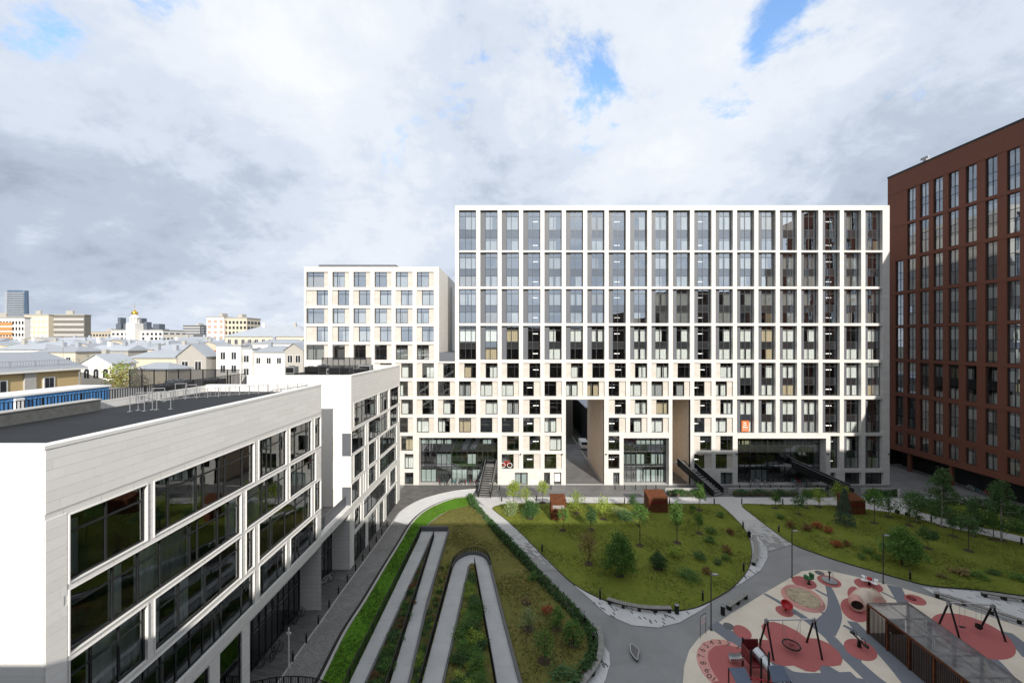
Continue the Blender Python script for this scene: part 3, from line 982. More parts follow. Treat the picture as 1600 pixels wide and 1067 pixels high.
# ------------------------------------------------------------------ black stairs up to the entrances
def stair(label, top, bot, width, n=14, solid=1.05):
    top, bot = Vector(top), Vector(bot)
    s_ = thing('steel_stair', label, 'stair', bot, 'black stairs bridging to the white building')
    d = top - bot
    h = Vector((d.x, d.y, 0)).normalized(); side = Vector((-h.y, h.x, 0))
    for sgn in (-1, 1):
        p0 = bot + side * sgn * width / 2; p1 = top + side * sgn * width / 2
        mb = MB()
        t_ = side * .03
        up = Vector((0, 0, solid)); dn = Vector((0, 0, -.35))
        for q in (-1, 1):
            mb.quad(p0 + t_ * q + dn * .2, p1 + t_ * q + dn, p1 + t_ * q + up, p0 + t_ * q + up)
        mb.quad(p0 - t_ + up, p0 + t_ + up, p1 + t_ + up, p1 - t_ + up)
        mb.quad(p0 - t_ + dn * .2, p0 + t_ + dn * .2, p1 + t_ + dn, p1 - t_ + dn)
        mb.quad(p0 - t_ + dn * .2, p0 + t_ + dn * .2, p0 + t_ + up, p0 - t_ + up)
        mb.build('side_panel', 'black_metal', s_)
        MB().tube(p0 + up * 1.04, p1 + up * 1.04, .035, n=6).build('handrail', 'galv', s_)
    for i in range(n):
        c = bot + d * ((i + .5) / n)
        MB().obox(c, h * (Vector((d.x, d.y, 0)).length / n * .52), side * (width / 2 - .04), Vector((0, 0, .035))).build('tread', 'terrace_deck', s_)
    MB().obox(top + h * .55 + Vector((0, 0, -.06)), h * .55, side * (width / 2), Vector((0, 0, .06))).build('landing', 'terrace_deck', s_)
    return s_
stair('black steel stair beside the parked bicycle row and a long hedge', (-3.75, 71.3, 3.55), (-4.55, 65.6, .02), 2.0)
stair('broad black steel stair climbing into the narrow tall stone passage', (31.0, 72.6, 3.7), (34.6, 66.6, .02), 2.7)
stair('black steel stair descending sideways from the bicycle-filled entrance recess', (50.2, 71.7, 3.5), (57.8, 67.6, .02), 2.0, 16)

# ================================================================== OFFICE BUILDING (long low block beside the street)
XL = -18.3
Z_TOP = 21.6
off = thing('office_building', 'low white stone office building with long ribbon windows and flat dark roof', 'building', (XL, 40, 0))
omap = lambda u_, v_, w_: (XL - w_, u_, v_)
YO = lambda px: FPX * 18.3 / (CX - px)
def orow(lst, z0, z1): return [(YO(a), YO(b), z0, z1) for a, b in lst]
B1a, B1b, B2a, B2b = 15.6, 38.2, 45.3, 65.0
R = [(15.80, 18.58), (12.84, 15.48), (9.82, 12.56), (7.12, 9.45)]
b1 = []
b1 += orow([(108.4, 229), (241, 397), (404.5, 447.8), (453, 487), (491.5, 501)], *R[0])
b1 += orow([(108.4, 376.5), (384.7, 448), (453, 493.5)], *R[1])
b1 += orow([(108.4, 229.7), (242, 376.5), (384.7, 397), (404.7, 487), (491.5, 501)], *R[2])
b1 += orow([(108.4, 397), (405.5, 447.5), (454, 495)], *R[3])
lowb = [(16.6, 19.7), (20.3, 24.1), (24.95, 27.0)]
b1g = [(a, b, .0, 6.2) for a, b in lowb] + [(27.8, B1b, 0, 6.2, .3)]
gridwall('facade_wall', 'pale_stone', off, omap, B1a, B1b, 7.1, Z_TOP, b1, .17)
gridwall('base_wall', 'pale_stone', off, omap, B1a, B1b, 0, 6.42, b1g, .3)
b2 = []
b2 += orow([(553, 590), (592.5, 607), (609, 623.5)], *R[0])
b2 += orow([(549, 571), (575, 606.5), (609, 622.5)], *R[1])
b2 += orow([(553, 569.5), (575.5, 588.5), (593, 619.5)], *R[2])
b2 += orow([(549, 563), (568, 571), (575.5, 588), (593, 619.5)], *R[3])
b2 += orow([(553.5, 564), (568, 604), (609, 619)], 3.75, 6.2)
b2 += orow([(553.5, 571.5), (575.5, 588.5), (593, 600), (604, 620)], .0, 3.3)
gridwall('facade_wall', 'pale_stone', off, omap, B2a, B2b, 0, 21.85, b2, .17)
# long white string course carrying on across the terrace gap
MB().box(XL - .5, XL + .06, B1a - .03, B2a + .02, 6.42, 7.1).build('string_course', 'pale_stone', off)
# thin projecting frames round every opening
XW = -29.0
for h in b1 + b2:
    a, b, c, d = h[:4]
    if c < .1: continue
    e = .045
    fr = MB()
    fr.box(XL + .002, XL + .05, a - e, a, c - e, d + e); fr.box(XL + .002, XL + .05, b, b + e, c - e, d + e)
    fr.box(XL + .002, XL + .045, a, b, c - e, c); fr.box(XL + .002, XL + .045, a, b, d, d + e)
    fr.build('window_surround', 'cap_white', off)
# volumes
mb = MB()
mb.quad((XL, B1b, 0), (XL, B1b, Z_TOP), (XW, B1b, Z_TOP), (XW, B1b, 0))
mb.quad((XW, B1a, 0), (XW, B1a, Z_TOP), (XW, B1b, Z_TOP), (XW, B1b, 0))
mb.quad((XL, B1a, 0), (XW, B1a, 0), (XW, B1a, Z_TOP), (XL, B1a, Z_TOP))
mb.build('end_wall', 'pale_stone', off)
X2 = -30.8
s2 = MB()
s2.quad((XL, B2a, 0), (X2, B2a, 0), (X2, B2a, 21.85), (XL, B2a, 21.85))
s2.build('end_wall', 'plaster_white', off)
MB().quad((XL, B2b, 0), (XL, B2b, 21.85), (X2, B2b, 21.85), (X2, B2b, 0)).build('end_wall', 'plaster_white', off)
MB().box(X2, XL - .35, B2a + .35, B2b - .35, 21.0, 21.25).build('roof_deck', 'roof_felt', off)
MB().box(XW + .3, XL - .45, B1a + .45, B1b - .4, 20.8, 21.02).build('roof_deck', 'roof_felt', off)
# parapets with pale cap
def parapet(x0, x1, y0, y1, zc, w, west=True):
    p = MB()                      # upstand behind the facade
    p.box(x1 - w, x1 - .02, y0 + .02, y1 - .02, zc - .8, zc - .1)
    p.box(x0, x1 - w, y0 + .02, y0 + w, zc - .8, zc - .1)
    p.box(x0, x1 - w, y1 - w, y1 - .02, zc - .8, zc - .1)
    p.build('parapet', 'plaster_white', off)
    for q in ((x1 - w - .03, x1 + .05, y0 - .05, y1 + .03, .06), (x0, x1 - w - .03, y0 - .05, y0 + w + .03, .058), (x0, x1 - w - .03, y1 - w - .03, y1 + .03, .056)):
        MB().box(*q[:4], zc - .09, zc + q[4]).build('parapet_cap', 'cap_white', off)
parapet(XW, XL, B1a, B1b, Z_TOP, .45)
parapet(X2, XL, B2a, B2b, 21.85, .4)
# corner panes on the end wall of the far wing
for z0, z1 in ((12.72, 15.3), (7.12, 9.2)):
    MB().box(XL - 1.02, XL - .01, B2a - .03, B2a - .004, z0, z1).build('corner_glazing', 'grey_panel', off)
# terrace between the wings
MB().box(XW - 6, XL - .5, B1b + .02, B2a - .02, 6.5, 6.98).build('terrace', 'terrace_deck', off)
MB().box(XL - .62, XL - .56, B1b + .05, B2a - .05, 7.1, 8.2).build('terrace_balustrade', 'grey_panel', off)
# recessed dark ground storey and the stone return at the far wing
MB().box(XL - 2.1, XL - .02, B2a - .32, B2a - .01, 0, 6.42).build('pier_wall', 'pale_stone', off)
soff = MB().quad((XL - .5, B1a, 6.4), (XL - 5, B1a, 6.4), (XL - 5, B2a, 6.4), (XL - .5, B2a, 6.4)); soff.build('soffit', 'grey_panel', off)
n = 10
for i in range(n):
    y0 = 27.8 + (B2a - .4 - 27.8) * i / n; w_ = (B2a - .4 - 27.8) / n
    make_window(off, (-2.0, y0 - 40, 0), w_, 6.35, [w_ / 2], [2.6, 3.0], [(.05, 2.6, 'g'), (2.6, 3.0, 's'), (3.0, 6.3, 'g')], math.pi / 2, 'glass_near', .12, 'frame_dark', .004)
MB().box(XL - 2.3, XL - .3, 27.55, 27.8, 0, 6.4).build('pier_wall', 'grey_panel', off)
def ribbon_window(h, seed):
    rr = random.Random(seed)
    a, b, c, d = h[:4]
    w_, hh = b - a, d - c
    cuts, x = [], 0.0
    while True:
        x += rr.choice((.55, .95, 1.25, 1.6, 1.9))
        if x > w_ - .5: break
        cuts.append(x)
    near = a < 40
    tr = hh * .73
    rows = [(.05, tr, 'g'), (tr, hh - .05, 'g')] if near else [(.05, hh - .05, 'g')]
    win = make_window(off, (-.10, a - 40, c), w_, hh, cuts, [tr], rows, math.pi / 2, 'glass_near', 0.0, 'frame_dark', .004, split=True)
    # tall curtains hanging inside some lights
    edges = [0] + cuts + [w_]
    for x0, x1 in zip(edges[:-1], edges[1:]):
        if rr.random() < (.5 if c < 15.8 else .25):
            f = rr.choice((1, .5, .35))
            me = curtain_mesh(round((x1 - x0) * f, 1), round(hh * .86, 1))
            o = link('curtain', me, 'curtain_white', win, (x0 + .05, .3, .03))
            omat(o, rr.choice(('curtain_white', 'curtain_grey')))
for i, h in enumerate(b1 + b2): ribbon_window(h, i)
for i, (a, b) in enumerate(lowb): ribbon_window((a, b, .05, 6.2), 90 + i)
# rooms: floors, back wall
ib = MB()
for z in (6.43, 9.6, 12.7, 15.65, 18.75):
    for ya, yb in ((B1a + .1, B1b - .1), (B2a + .1, B2b - .1)):
        ib.quad((XL - .3, ya, z), (XL - 5, ya, z), (XL - 5, yb, z), (XL - .3, yb, z))
for ya, yb in ((B1a + .1, B1b - .1), (B2a + .1, B2b - .1)):
    ib.quad((XL - 5, ya, 0), (XL - 5, yb, 0), (XL - 5, yb, 20.5), (XL - 5, ya, 20.5))
for y in np.arange(B1a + 4, B2b, 4.4):
    if B1b < y < B2a: continue
    ib.quad((XL - .5, y, 6.5), (XL - 5, y, 6.5), (XL - 5, y, 18.7), (XL - .5, y, 18.7))
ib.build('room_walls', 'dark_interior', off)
# stone slabs of the near wing: each cladding slab is its own piece
SR = random.Random(21)
def slab_run(axis, a0, a1, z0, z1, fixed, ch=.42, g=.009):
    z = z1
    row = 0
    while z - ch > z0 - .05:
        x = a0 - SR.uniform(0, 1.2)
        while x < a1 - .02:
            L = SR.choice((1.15, 1.5, 1.9, 2.3))
            s_, e_ = max(x, a0), min(x + L, a1)
            if e_ - s_ > .12:
                L_ = round(e_ - s_ - .004, 2)
                me = cached(('slab', axis, L_), lambda: (MB().box(0, .022, g / 2, L_ - g / 2, g / 2, ch - g / 2) if axis == 'y' else MB().box(g / 2, L_ - g / 2, -.022, 0, g / 2, ch - g / 2)).mesh('stone_slab'))
                loc = (fixed - off.location.x, s_ - 40, z - ch) if axis == 'y' else (s_ - off.location.x, fixed - 40, z - ch)
                o = link('stone_slab', me, 'slab_a', off, loc)
                if SR.random() < .45: omat(o, 'slab_b')
            x += L
        z -= ch
slab_run('y', B1a + .005, B1b - .01, 18.72, Z_TOP - .1, XL + .001)
slab_run('y', B1a + .005, 16.36, 7.2, 18.72, XL + .001)
slab_run('x', -24.0, XL - .005, 8.5, Z_TOP - .1, B1a - .001)

# ================================================================== RED BRICK TOWER (faces the courtyard from the side)
XBK = 78.3
brk = thing('brick_apartment_tower', 'dark red brick apartment tower with tall paired windows', 'building', (XBK, 60, 0))
bmap = lambda u_, v_, w_: (XBK + w_, u_, v_)
YB = lambda px: FPX * XBK / (px - CX)
cols = [YB(x) for x in (1399, 1417.4, 1437.1, 1458.2, 1481.8, 1508.8, 1539.5, 1573)]
cols += [cols[-1] - 3.0 * i for i in range(1, 11)]
mods = [(49.5, 55.8), (42.7, 48.9), (35.85, 42.0), (29.0, 35.2), (22.25, 28.5), (15.5, 21.6), (8.65, 14.7)]
bh = []
for i, y in enumerate(cols):
    for j, (a, b) in enumerate(mods):
        if i == 0 and j < 2: continue
        bh.append((y - 1.62, y, a, b))
    bh.append((y - 1.62, y, 4.75, 7.5))
YN, YF = 28.5, 83.0
gridwall('brick_wall', 'red_brick', brk, bmap, YN, YF, 3.6, 59.6, bh, .3)
mb = MB()
mb.quad((XBK, YF, 3.6), (XBK + 18, YF, 3.6), (XBK + 18, YF, 59.6), (XBK, YF, 59.6))
mb.quad((XBK, YN, 3.6), (XBK + 18, YN, 3.6), (XBK + 18, YN, 59.6), (XBK, YN, 59.6))
mb.quad((XBK + .002, YN, 59.6), (XBK + 18, YN, 59.6), (XBK + 18, YF, 59.6), (XBK + .002, YF, 59.6))
mb.build('side_wall', 'red_brick', brk)
MB().box(XBK - .04, XBK + .5, YN, YF + .05, 59.6, 59.95).build('parapet_cap', 'black_metal', brk)
bands = MB()
for z in [b + .1 for a, b in mods] + [8.0]:
    bands.box(XBK - .05, XBK - .002, YN + .1, YF - .1, z, z + .28)
bands.build('brick_band', 'red_brick', brk)
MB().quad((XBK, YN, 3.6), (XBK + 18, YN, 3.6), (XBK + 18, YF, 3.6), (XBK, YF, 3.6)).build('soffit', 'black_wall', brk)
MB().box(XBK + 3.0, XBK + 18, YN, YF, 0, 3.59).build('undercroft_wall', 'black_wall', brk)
for i in range(7):
    y = 34 + 7.5 * i
    MB().box(XBK + .4, XBK + .9, y - .25, y + .25, 0, 3.6).build('column', 'red_brick', brk)
for i, y in enumerate(cols):
    for j, (a, b) in enumerate(mods + [(4.75, 7.5)]):
        if i == 0 and j < 2: continue
        if i > 10 and j > 6: continue
        hh = b - a
        if hh > 4: rows = [(.05, 2.35, 'g'), (2.35, 3.75, 's'), (3.75, hh - .05, 'g')]; hs_ = [2.35, 3.75]
        else: rows = [(.05, hh - .05, 'g')]; hs_ = []
        if i > 10: rows = [(.05, hh - .05, 'g')]
        make_window(brk, (.24, y - 60, a), 1.62, hh, [.84], hs_, rows, -math.pi / 2, 'glass_brick', .86, 'frame_dark', .012)
ib = MB()
ib.quad((XBK + 3, YN, 3.7), (XBK + 3, YF, 3.7), (XBK + 3, YF, 59), (XBK + 3, YN, 59))
for a, b in mods:
    for z in (a - .2, (a + b) / 2): ib.quad((XBK + .4, YN, z), (XBK + 3, YN, z), (XBK + 3, YF, z), (XBK + .4, YF, z))
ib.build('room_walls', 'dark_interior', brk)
MB().box(XBK + 2, XBK + 3.2, 77.2, 77.8, 59.6, 61.3).box(XBK + 2.1, XBK + 2.3, 77, 78.4, 61.3, 61.7).build('roof_vent', 'galv', brk)
# black hoarding closing the gap between the white and the brick buildings
tag(MB().box(XR + .3, XBK + 8, 84.0, 84.25, 0, 4.1).build('hoarding', 'black_wall'), 'black boarded fence closing the gap beside the brick tower', 'fence')
gw = thing('boundary_wall', 'long grey masonry wall with railings behind the black fence', 'wall', (XR + 10, 95, 0))
MB().box(XR - 6, XBK + 20, 95, 95.4, 0, 6.0).build('masonry', 'concrete_wall', gw)
rl = MB()
for i in range(40): rl.box(XR - 5 + i * .9, XR - 4.96 + i * .9, 95.1, 95.14, 6.0, 7.2)
rl.box(XR - 6, XBK + 20, 95.1, 95.14, 7.2, 7.25).build('railing', 'black_metal', gw)

# ================================================================== BUILDINGS BEHIND THE PHOTOGRAPHER (they shade the court)
def back_block(name, label, x0, x1, z1, mat, y=-6.0, dep=14):
    t = thing(name, label, 'building', ((x0 + x1) / 2, y, 0), 'buildings enclosing the court')
    hs = []
    px = x0 + 1.2
    while px + 2 < x1:
        pz = 4.0
        while pz + 3 < z1 - 1:
            hs.append((px, px + 1.8, pz, pz + 2.3)); pz += 3.35
        px += 3.3
    gridwall('brick_wall', mat, t, lambda a, b, c: (a, y - c, b), x0, x1, 0, z1, hs, .3)
    m2 = MB()
    m2.quad((x0, y - .31, 0), (x1, y - .31, 0), (x1, y - .31, z1), (x0, y - .31, z1))
    m2.build('glazing', 'window_dark', t)
    m3 = MB()
    m3.quad((x0, y - .002, z1), (x1, y - .002, z1), (x1, y - dep, z1), (x0, y - dep, z1))
    m3.quad((x0, y, 0), (x0, y - dep, 0), (x0, y - dep, z1), (x0, y, z1)); m3.quad((x1, y, 0), (x1, y - dep, 0), (x1, y - dep, z1), (x1, y, z1))
    m3.quad((x0, y - dep, 0), (x1, y - dep, 0), (x1, y - dep, z1), (x0, y - dep, z1))
    m3.build('side_wall', mat, t)
back_block('brick_block', 'low brick wing closing the court behind the street', -70, -4.8, 23.9, 'back_brick')
back_block('brick_block', 'brick wing of nine storeys facing the zigzag ramp', -4.79, 40.0, 31.2, 'back_brick')
back_block('brick_block', 'brick wing of ten storeys facing the oval lawn', 40.01, 55.6, 35.2, 'back_brick')
back_block('brick_block', 'brick wing of thirteen storeys facing the play court', 55.61, 104.0, 45.0, 'back_brick')
back_block('brick_block', 'tallest brick wing standing at the end of the court', 104.01, 150.0, 57.0, 'back_brick')
lwb = thing('brick_block', 'lower brick wing adjoining the near end of the brick tower', 'building', (88, 20, 0), 'buildings enclosing the court')
MB().box(XBK + .05, XBK + 18, 13.0, 28.45, 0, 38.0).build('brick_wall', 'red_brick', lwb)
MB().box(XBK - .02, XBK + 18.05, 12.95, 28.4, 38.0, 38.3).build('parapet_cap', 'black_metal', lwb)
for i in range(4):
    for j in range(9):
        MB().box(XBK + .02, XBK + .046, 14.5 + 3.4 * i, 16.3 + 3.4 * i, 4.5 + 3.6 * j, 6.9 + 3.6 * j).build('window', 'window_dark', lwb)
# ================================================================== COURT SURFACES
def st(o, label=None): return struct(o, label)
plaza = [(-17, 5), (78, 5), (110, 40), (110, 95), (-17, 95)]
st(sheet('court_paving', [(-60, 3), (120, 3), (120, 100), (-60, 100)], -.03, 'asphalt'), 'grey asphalt paving of the court')
# service street along the white building, and the alley through the passage
st(sheet('street', [(-19, 66.3), (78, 66.3), (95, 63), (120, 60), (120, 100), (-19, 100)], -.012, 'asphalt_dark'), 'dark asphalt service street along the white building')
# dark paver strip beside the office, cobbled lane
st(sheet('pavement', [(-20.6, 14), (-12.4, 14), (-12.6, 27), (-13.6, 36), (-15.6, 52), (-16.6, 58), (-14.5, 63), (-9, 66.5), (-2.6, 69.4), (-2.6, 73.2), (-19, 73.2), (-20.6, 60)], -.004, 'dark_paver'), 'dark paved strip in front of the office and entrance')
lane_px_in = [(744, 763.5), (713, 766.5), (679, 773.7), (651.7, 783), (627, 798), (615, 813.6), (588, 851), (560, 889), (530, 930), (505, 966), (480, 1000.6), (455, 1036), (434, 1067), (400, 1110)]
lane_px_out = [(490, 1085), (504.5, 1062), (541, 988), (572, 939), (602.6, 887), (627, 847), (642.5, 821), (658, 804), (679, 790.6), (707, 780), (736, 776)]
li = smooth([G(*p) for p in lane_px_in], 4, False); lo_ = smooth([G(*p) for p in lane_px_out], 4, False)
ci = [i for i, p in enumerate(li) if p[1] > 56.8]
sp_i = max(ci); 
so_i = min(i for i, p in enumerate(lo_) if p[1] > 55.2)
st(sheet('lane', li[sp_i:] + lo_[:so_i + 1], .004, 'cobble'), 'grey cobbled lane curving beside the grass bank')
st(sheet('lane', li[:sp_i + 1] + lo_[so_i:], .004, 'lane_sunlit_pale'), 'sunlit end of the lane by the bicycle racks, painted pale')  # beyond the shadow edge: sunlight on the lane put into a paler colour
st(kerb('kerb', li, .14, -.01, .05, 'kerb_stone'), 'pale kerb edging the lane')
st(kerb('kerb', offset_line(lo_, .12), .22, -.02, .12, 'kerb_stone'), 'pale kerb edging the grass bank')
st(kerb('gutter', offset_line(lo_, .42), .30, -.02, .012, 'rubber_black'), 'dark drain strip beside the kerb')

# centre lawn
CL = [(769.7, 793.6), (782, 789), (800, 787.2), (860, 786), (1000, 787), (1112, 787.5), (1126, 790), (1139, 800.5), (1158, 820), (1169, 836), (1174.5, 858), (1173, 877.5), (1166, 894), (1147, 916), (1122, 932.5), (1092, 947.6), (1062, 954), (1015, 952.5), (987.5, 947.6), (949, 939.4), (918.8, 925.6), (894, 910.5), (872, 891), (844.5, 864), (817, 836), (792, 813), (776, 800.5)]
clw = gpoly(CL, 4)
def dome(poly, hgt, r):
    cx = sum(p[0] for p in poly) / len(poly); cy = sum(p[1] for p in poly) / len(poly)
    P = np.array(poly)
    def f(x, y):
        d = math.sqrt(float(((P - (x, y)) ** 2).sum(1).min()))
        return hgt * (1 - math.exp(-d / r)) + .05 * math.sin(x * .9) * math.cos(y * .7) * min(1, d)
    return f
zc = dome(clw, .28, 3.0)
st(sheet('lawn', clw, .05, 'lawn', zf=zc, step=1.3, skirt=.1, smooth_=True), 'oval lawn planted with young trees between the curved benches')
st(kerb('lawn_edging', clw, .06, 0, .075, 'black_metal', closed=True), 'thin dark edging of the oval lawn')
# second lawn towards the brick tower
RL = [(1159.4, 788.5), (1200, 788.5), (1312, 790.5), (1353, 796), (1406, 803), (1453, 816), (1512, 831), (1570.7, 843), (1600, 849), (1700, 868), (1760, 900), (1700, 945), (1600, 931), (1532.5, 922), (1453, 915), (1409, 904.5), (1350, 888), (1306, 875), (1271, 863), (1238.7, 850), (1209, 829.6), (1180, 807.6)]
rlw = gpoly(RL, 4)
zr = dome(rlw, .35, 3.0)
st(sheet('lawn', rlw, .05, 'lawn', zf=zr, step=1.4, skirt=.1, smooth_=True), 'large lawn with birches and spruce near the brick tower')
st(kerb('lawn_edging', rlw, .06, 0, .075, 'black_metal', closed=True), 'thin dark edging of the birch lawn')
# third strip of planting beyond the pale path, by the brick tower
OL = [(1440, 800), (1500, 815), (1560, 829), (1620, 843), (1700, 858), (1700, 812), (1620, 800), (1560, 792), (1500, 786), (1450, 783), (1425, 788)]
olw = gpoly(OL, 3)
st(sheet('lawn', olw, .05, 'lawn', zf=dome(olw, .3, 2.5), step=1.5, skirt=.1, smooth_=True), 'planted strip between the pale path and the brick tower')
# pale granite path along the street front
st(sheet('path', gpoly([(742, 776.5), (770, 776.5), (1100, 777), (1420, 778), (1440, 782), (1560, 812), (1700, 846), (1700, 872), (1600, 851), (1512, 833), (1453, 818), (1406, 804.5), (1353, 797.5), (1312, 792), (1150, 789.5), (1112, 789), (1000, 788.5), (860, 787.5), (800, 788.5), (775, 800), (764, 795), (752, 786)]), .006, 'granite_path'), 'pale granite path along the lawns')
# diagonal walks that fade from white granite to asphalt
def fade_sheet(px, f0, f1, label):
    w = gpoly(px)
    o = sheet('walk', w, .010, 'granite_fade', step=1.0)
    me = o.data
    at = me.attributes.new('fade', 'FLOAT', 'POINT')
    y0, y1 = G(0, f0)[1], G(0, f1)[1]
    vals = []
    for vtx in me.vertices:
        t = (y0 - vtx.co.y) / (y0 - y1)
        vals.append(max(-.05, min(1.05, t)))
    at.data.foreach_set('value', vals)
    st(o, label)
fade_sheet([(746, 786), (770, 794), (776, 800.5), (792, 813), (817, 836), (844.5, 864), (872, 891), (838, 892), (806, 861), (780, 834), (755, 806)], 826, 886, 'diagonal walk beside the long hedge, white stones fading out')
fade_sheet([(1112, 776), (1146, 776), (1160, 788.5), (1180, 807.6), (1209, 829.6), (1238.7, 850), (1200, 862), (1199, 857.5), (1183, 837), (1159, 819), (1139, 800.5), (1122, 788)], 812, 868, 'walk between the two lawns, white stones fading out')
# granite crescents under the benches
st(sheet('bench_paving', gpoly([(894, 911.5), (918.8, 926.6), (949, 940.4), (987.5, 948.6), (1015, 953.5), (1062, 955), (1092, 948.6), (1110, 941), (1122, 934), (1095, 953), (1062, 972), (1029, 980), (987.5, 976.5), (949, 960), (918, 932)]), .012, 'granite_white'), 'white granite crescent in front of the curved bench')
st(sheet('bench_paving', gpoly([(1159, 820), (1183, 837), (1199, 857.5), (1199, 872), (1189, 890), (1165, 907), (1147.6, 917), (1166, 895), (1173.5, 877.5), (1175, 858), (1169.5, 836)]), .012, 'granite_white'), 'white granite crescent beside the oval lawn end')
st(sheet('bench_paving', gpoly([(918, 976), (928.7, 985), (941.5, 1003), (952, 1020), (953, 1037), (945.7, 1062.7), (935, 1080), (905, 1080), (916, 1056), (931, 1033), (933, 1007.5), (928.7, 990.5)]), .012, 'granite_white'), 'white granite crescent below the hedge end')
st(sheet('bench_paving', gpoly([(1440, 917), (1532, 924), (1600, 933), (1640, 938), (1640, 990), (1600, 979), (1533, 957), (1475, 936)]), .012, 'granite_white'), 'white granite terrace beside the twin benches')

# left bank: lush grass, ramp, dry slope
bank = [(736, 776), (707, 780), (679, 790.6), (658, 804), (642.5, 821), (627, 847), (602.6, 887), (572, 939), (541, 988), (504.5, 1062), (490, 1090), (545, 1090), (554, 1067), (600, 962), (640, 875), (656, 836), (672, 815), (700, 797), (735, 790)]
st(sheet('grass_bank', gpoly(bank, 2), .05, 'lawn_lush', step=1.2, skirt=.1, smooth_=True), 'bright green grass bank along the lane')
dry = [(735, 788), (745, 780), (760, 790), (790, 822), (830, 868), (870, 912), (912, 968), (924, 990), (930, 1008), (929, 1033), (914, 1056), (895, 1090), (815, 1090), (790, 1000), (768, 900), (757, 876), (745, 871), (725, 872), (712, 880), (706, 890), (690, 940), (660, 1030), (642, 1090), (700, 838), (699, 830), (660, 830), (668, 817), (698, 797)]
dw = gpoly([(735, 789), (740, 784), (752, 798), (780, 832), (820, 876), (860, 920), (908, 972), (924, 990), (930, 1008), (929, 1033), (914, 1056), (895, 1090), (550, 1090), (556, 1067), (602, 962), (642, 875), (658, 836), (674, 815), (702, 797)])
def zdry(x, y):
    c = G(772, 800)
    d2 = ((x - c[0]) / 3.2) ** 2 + ((y - c[1]) / 4.5) ** 2
    e = dw_d(x, y)
    return (.9 * math.exp(-d2) + .12) * min(1, e / 1.6)
DP = np.array(smooth(dw, 4))
def dw_d(x, y): return math.sqrt(float(((DP - (x, y)) ** 2).sum(1).min()))
st(sheet('dry_slope', dw, .045, 'lawn_dry', zf=lambda x, y: zdry(x, y) if y > 48 else .12 * min(1, dw_d(x, y)), step=1.1, skirt=.1, smooth_=True), 'dry grass slope around the zigzag ramp')

# zigzag ramp
ramp = thing('zigzag_ramp', 'pale concrete zigzag ramp with dark railings set into the grass slope', 'ramp', (*G(690, 950), 0))
legs = [
    ([(659.3, 834), (549, 1065), (538, 1090)], [(674.7, 838), (572, 1067), (563, 1090)]),
    ([(679.3, 839.6), (612, 1065), (604, 1090)], [(699, 835), (639, 1067), (633, 1090)]),
    ([(707, 893), (661, 1067), (655, 1090)], [(731, 889), (691.5, 1067), (687, 1090)]),
    ([(742.5, 885), (774, 1067), (778, 1090)], [(764, 888), (809.6, 1067), (816, 1090)])]
for A, B in legs:
    poly = [G(*p) for p in A] + [G(*p) for p in B[::-1]]
    MB().prism(poly, -.02, .27).build('ramp_leg', 'ramp_concrete', ramp)
MB().prism([G(658.6, 833), G(699.6, 833), G(699, 840.5), G(679, 841), G(674.5, 839.5), G(655.5, 840)], -.02, .268).build('ramp_landing', 'ramp_concrete', ramp)
arc_o = [(707, 893), (711, 884), (718, 877), (729, 871.5), (741, 870), (752, 872.5), (760, 878.5), (764, 888)]
arc_i = [(742.5, 885), (738, 882.5), (734, 884), (731, 889)]
MB().prism(smooth([G(*p) for p in arc_o], 3, False) + [G(*p) for p in arc_i], -.02, .266).build('ramp_landing', 'ramp_concrete', ramp)
# low walls
def gl(px): return [G(*p) for p in px]
kerb('low_wall', gl([(657.5, 830.8), (700.5, 830.8)]), .3, 0, .75, 'concrete_dark', ramp)
kerb('low_wall', gl([(701, 832), (668, 945), (641, 1067), (635, 1090)]), .22, 0, .42, 'concrete_dark', ramp)
kerb('low_wall', gl([(765.5, 887), (786, 970), (811.6, 1067), (818, 1090)]), .24, 0, .45, 'concrete_dark', ramp)
kerb('low_wall', gl([(733, 889), (693.5, 1067), (689, 1090)]), .18, 0, .36, 'concrete_dark', ramp)
kerb('low_wall', gl([(676, 839), (574, 1067), (565, 1090)]), .18, 0, .36, 'concrete_dark', ramp)
kerb('low_wall', offset_line(smooth([G(*p) for p in arc_o], 4, False), .18), .2, 0, .62, 'concrete_dark', ramp)
def railing(name, pts, parent, h=1.0, z0=.1, step=.14, mat='black_metal', r=.025, posts=1.6, rod=.008):
    """top rail, posts and thin uprights along a ground line"""
    pts = [Vector((*p, 0)) for p in pts]
    top = MB(); bars = MB(); post = MB()
    acc = 0.0
    up = Vector((0, 0, 1))
    for a, b in zip(pts[:-1], pts[1:]):
        L = (b - a).length
        if L < 1e-5: continue
        d = (b - a) / L
        top.bar(a + up * (z0 + h), b + up * (z0 + h), .06, .04)
        top.bar(a + up * (z0 + .1), b + up * (z0 + .1), .03, .03)
        t = step - acc
        while t < L:
            p = a + d * t
            bars.box(p.x - rod, p.x + rod, p.y - rod, p.y + rod, z0 + .11, z0 + h - .02)
            t += step
        acc = L - (t - step)
        n = max(1, int(L / posts))
        for i in range(n + 1):
            p = a + (b - a) * (i / n)
            post.box(p.x - .025, p.x + .025, p.y - .025, p.y + .025, z0 - .1, z0 + h)
    top.build('rail', mat, parent)
    if bars.v:
        o = bars.build('uprights', mat, parent); o['kind'] = 'stuff'
    post.build('posts', mat, parent)
railing('r', gl([(657.5, 835), (546.5, 1065), (536, 1090)]), ramp, rod=.012)
railing('r', gl([(678, 841), (610, 1065), (602, 1090)]), ramp, rod=.012)
railing('r', smooth(gl([(653, 1090), (659, 1067), (690, 950), (705.5, 893), (711, 882), (720, 874.5), (731, 870.2), (743, 868.5), (754, 871.5), (762.5, 878), (766, 888)]), 4, False), ramp, rod=.012)
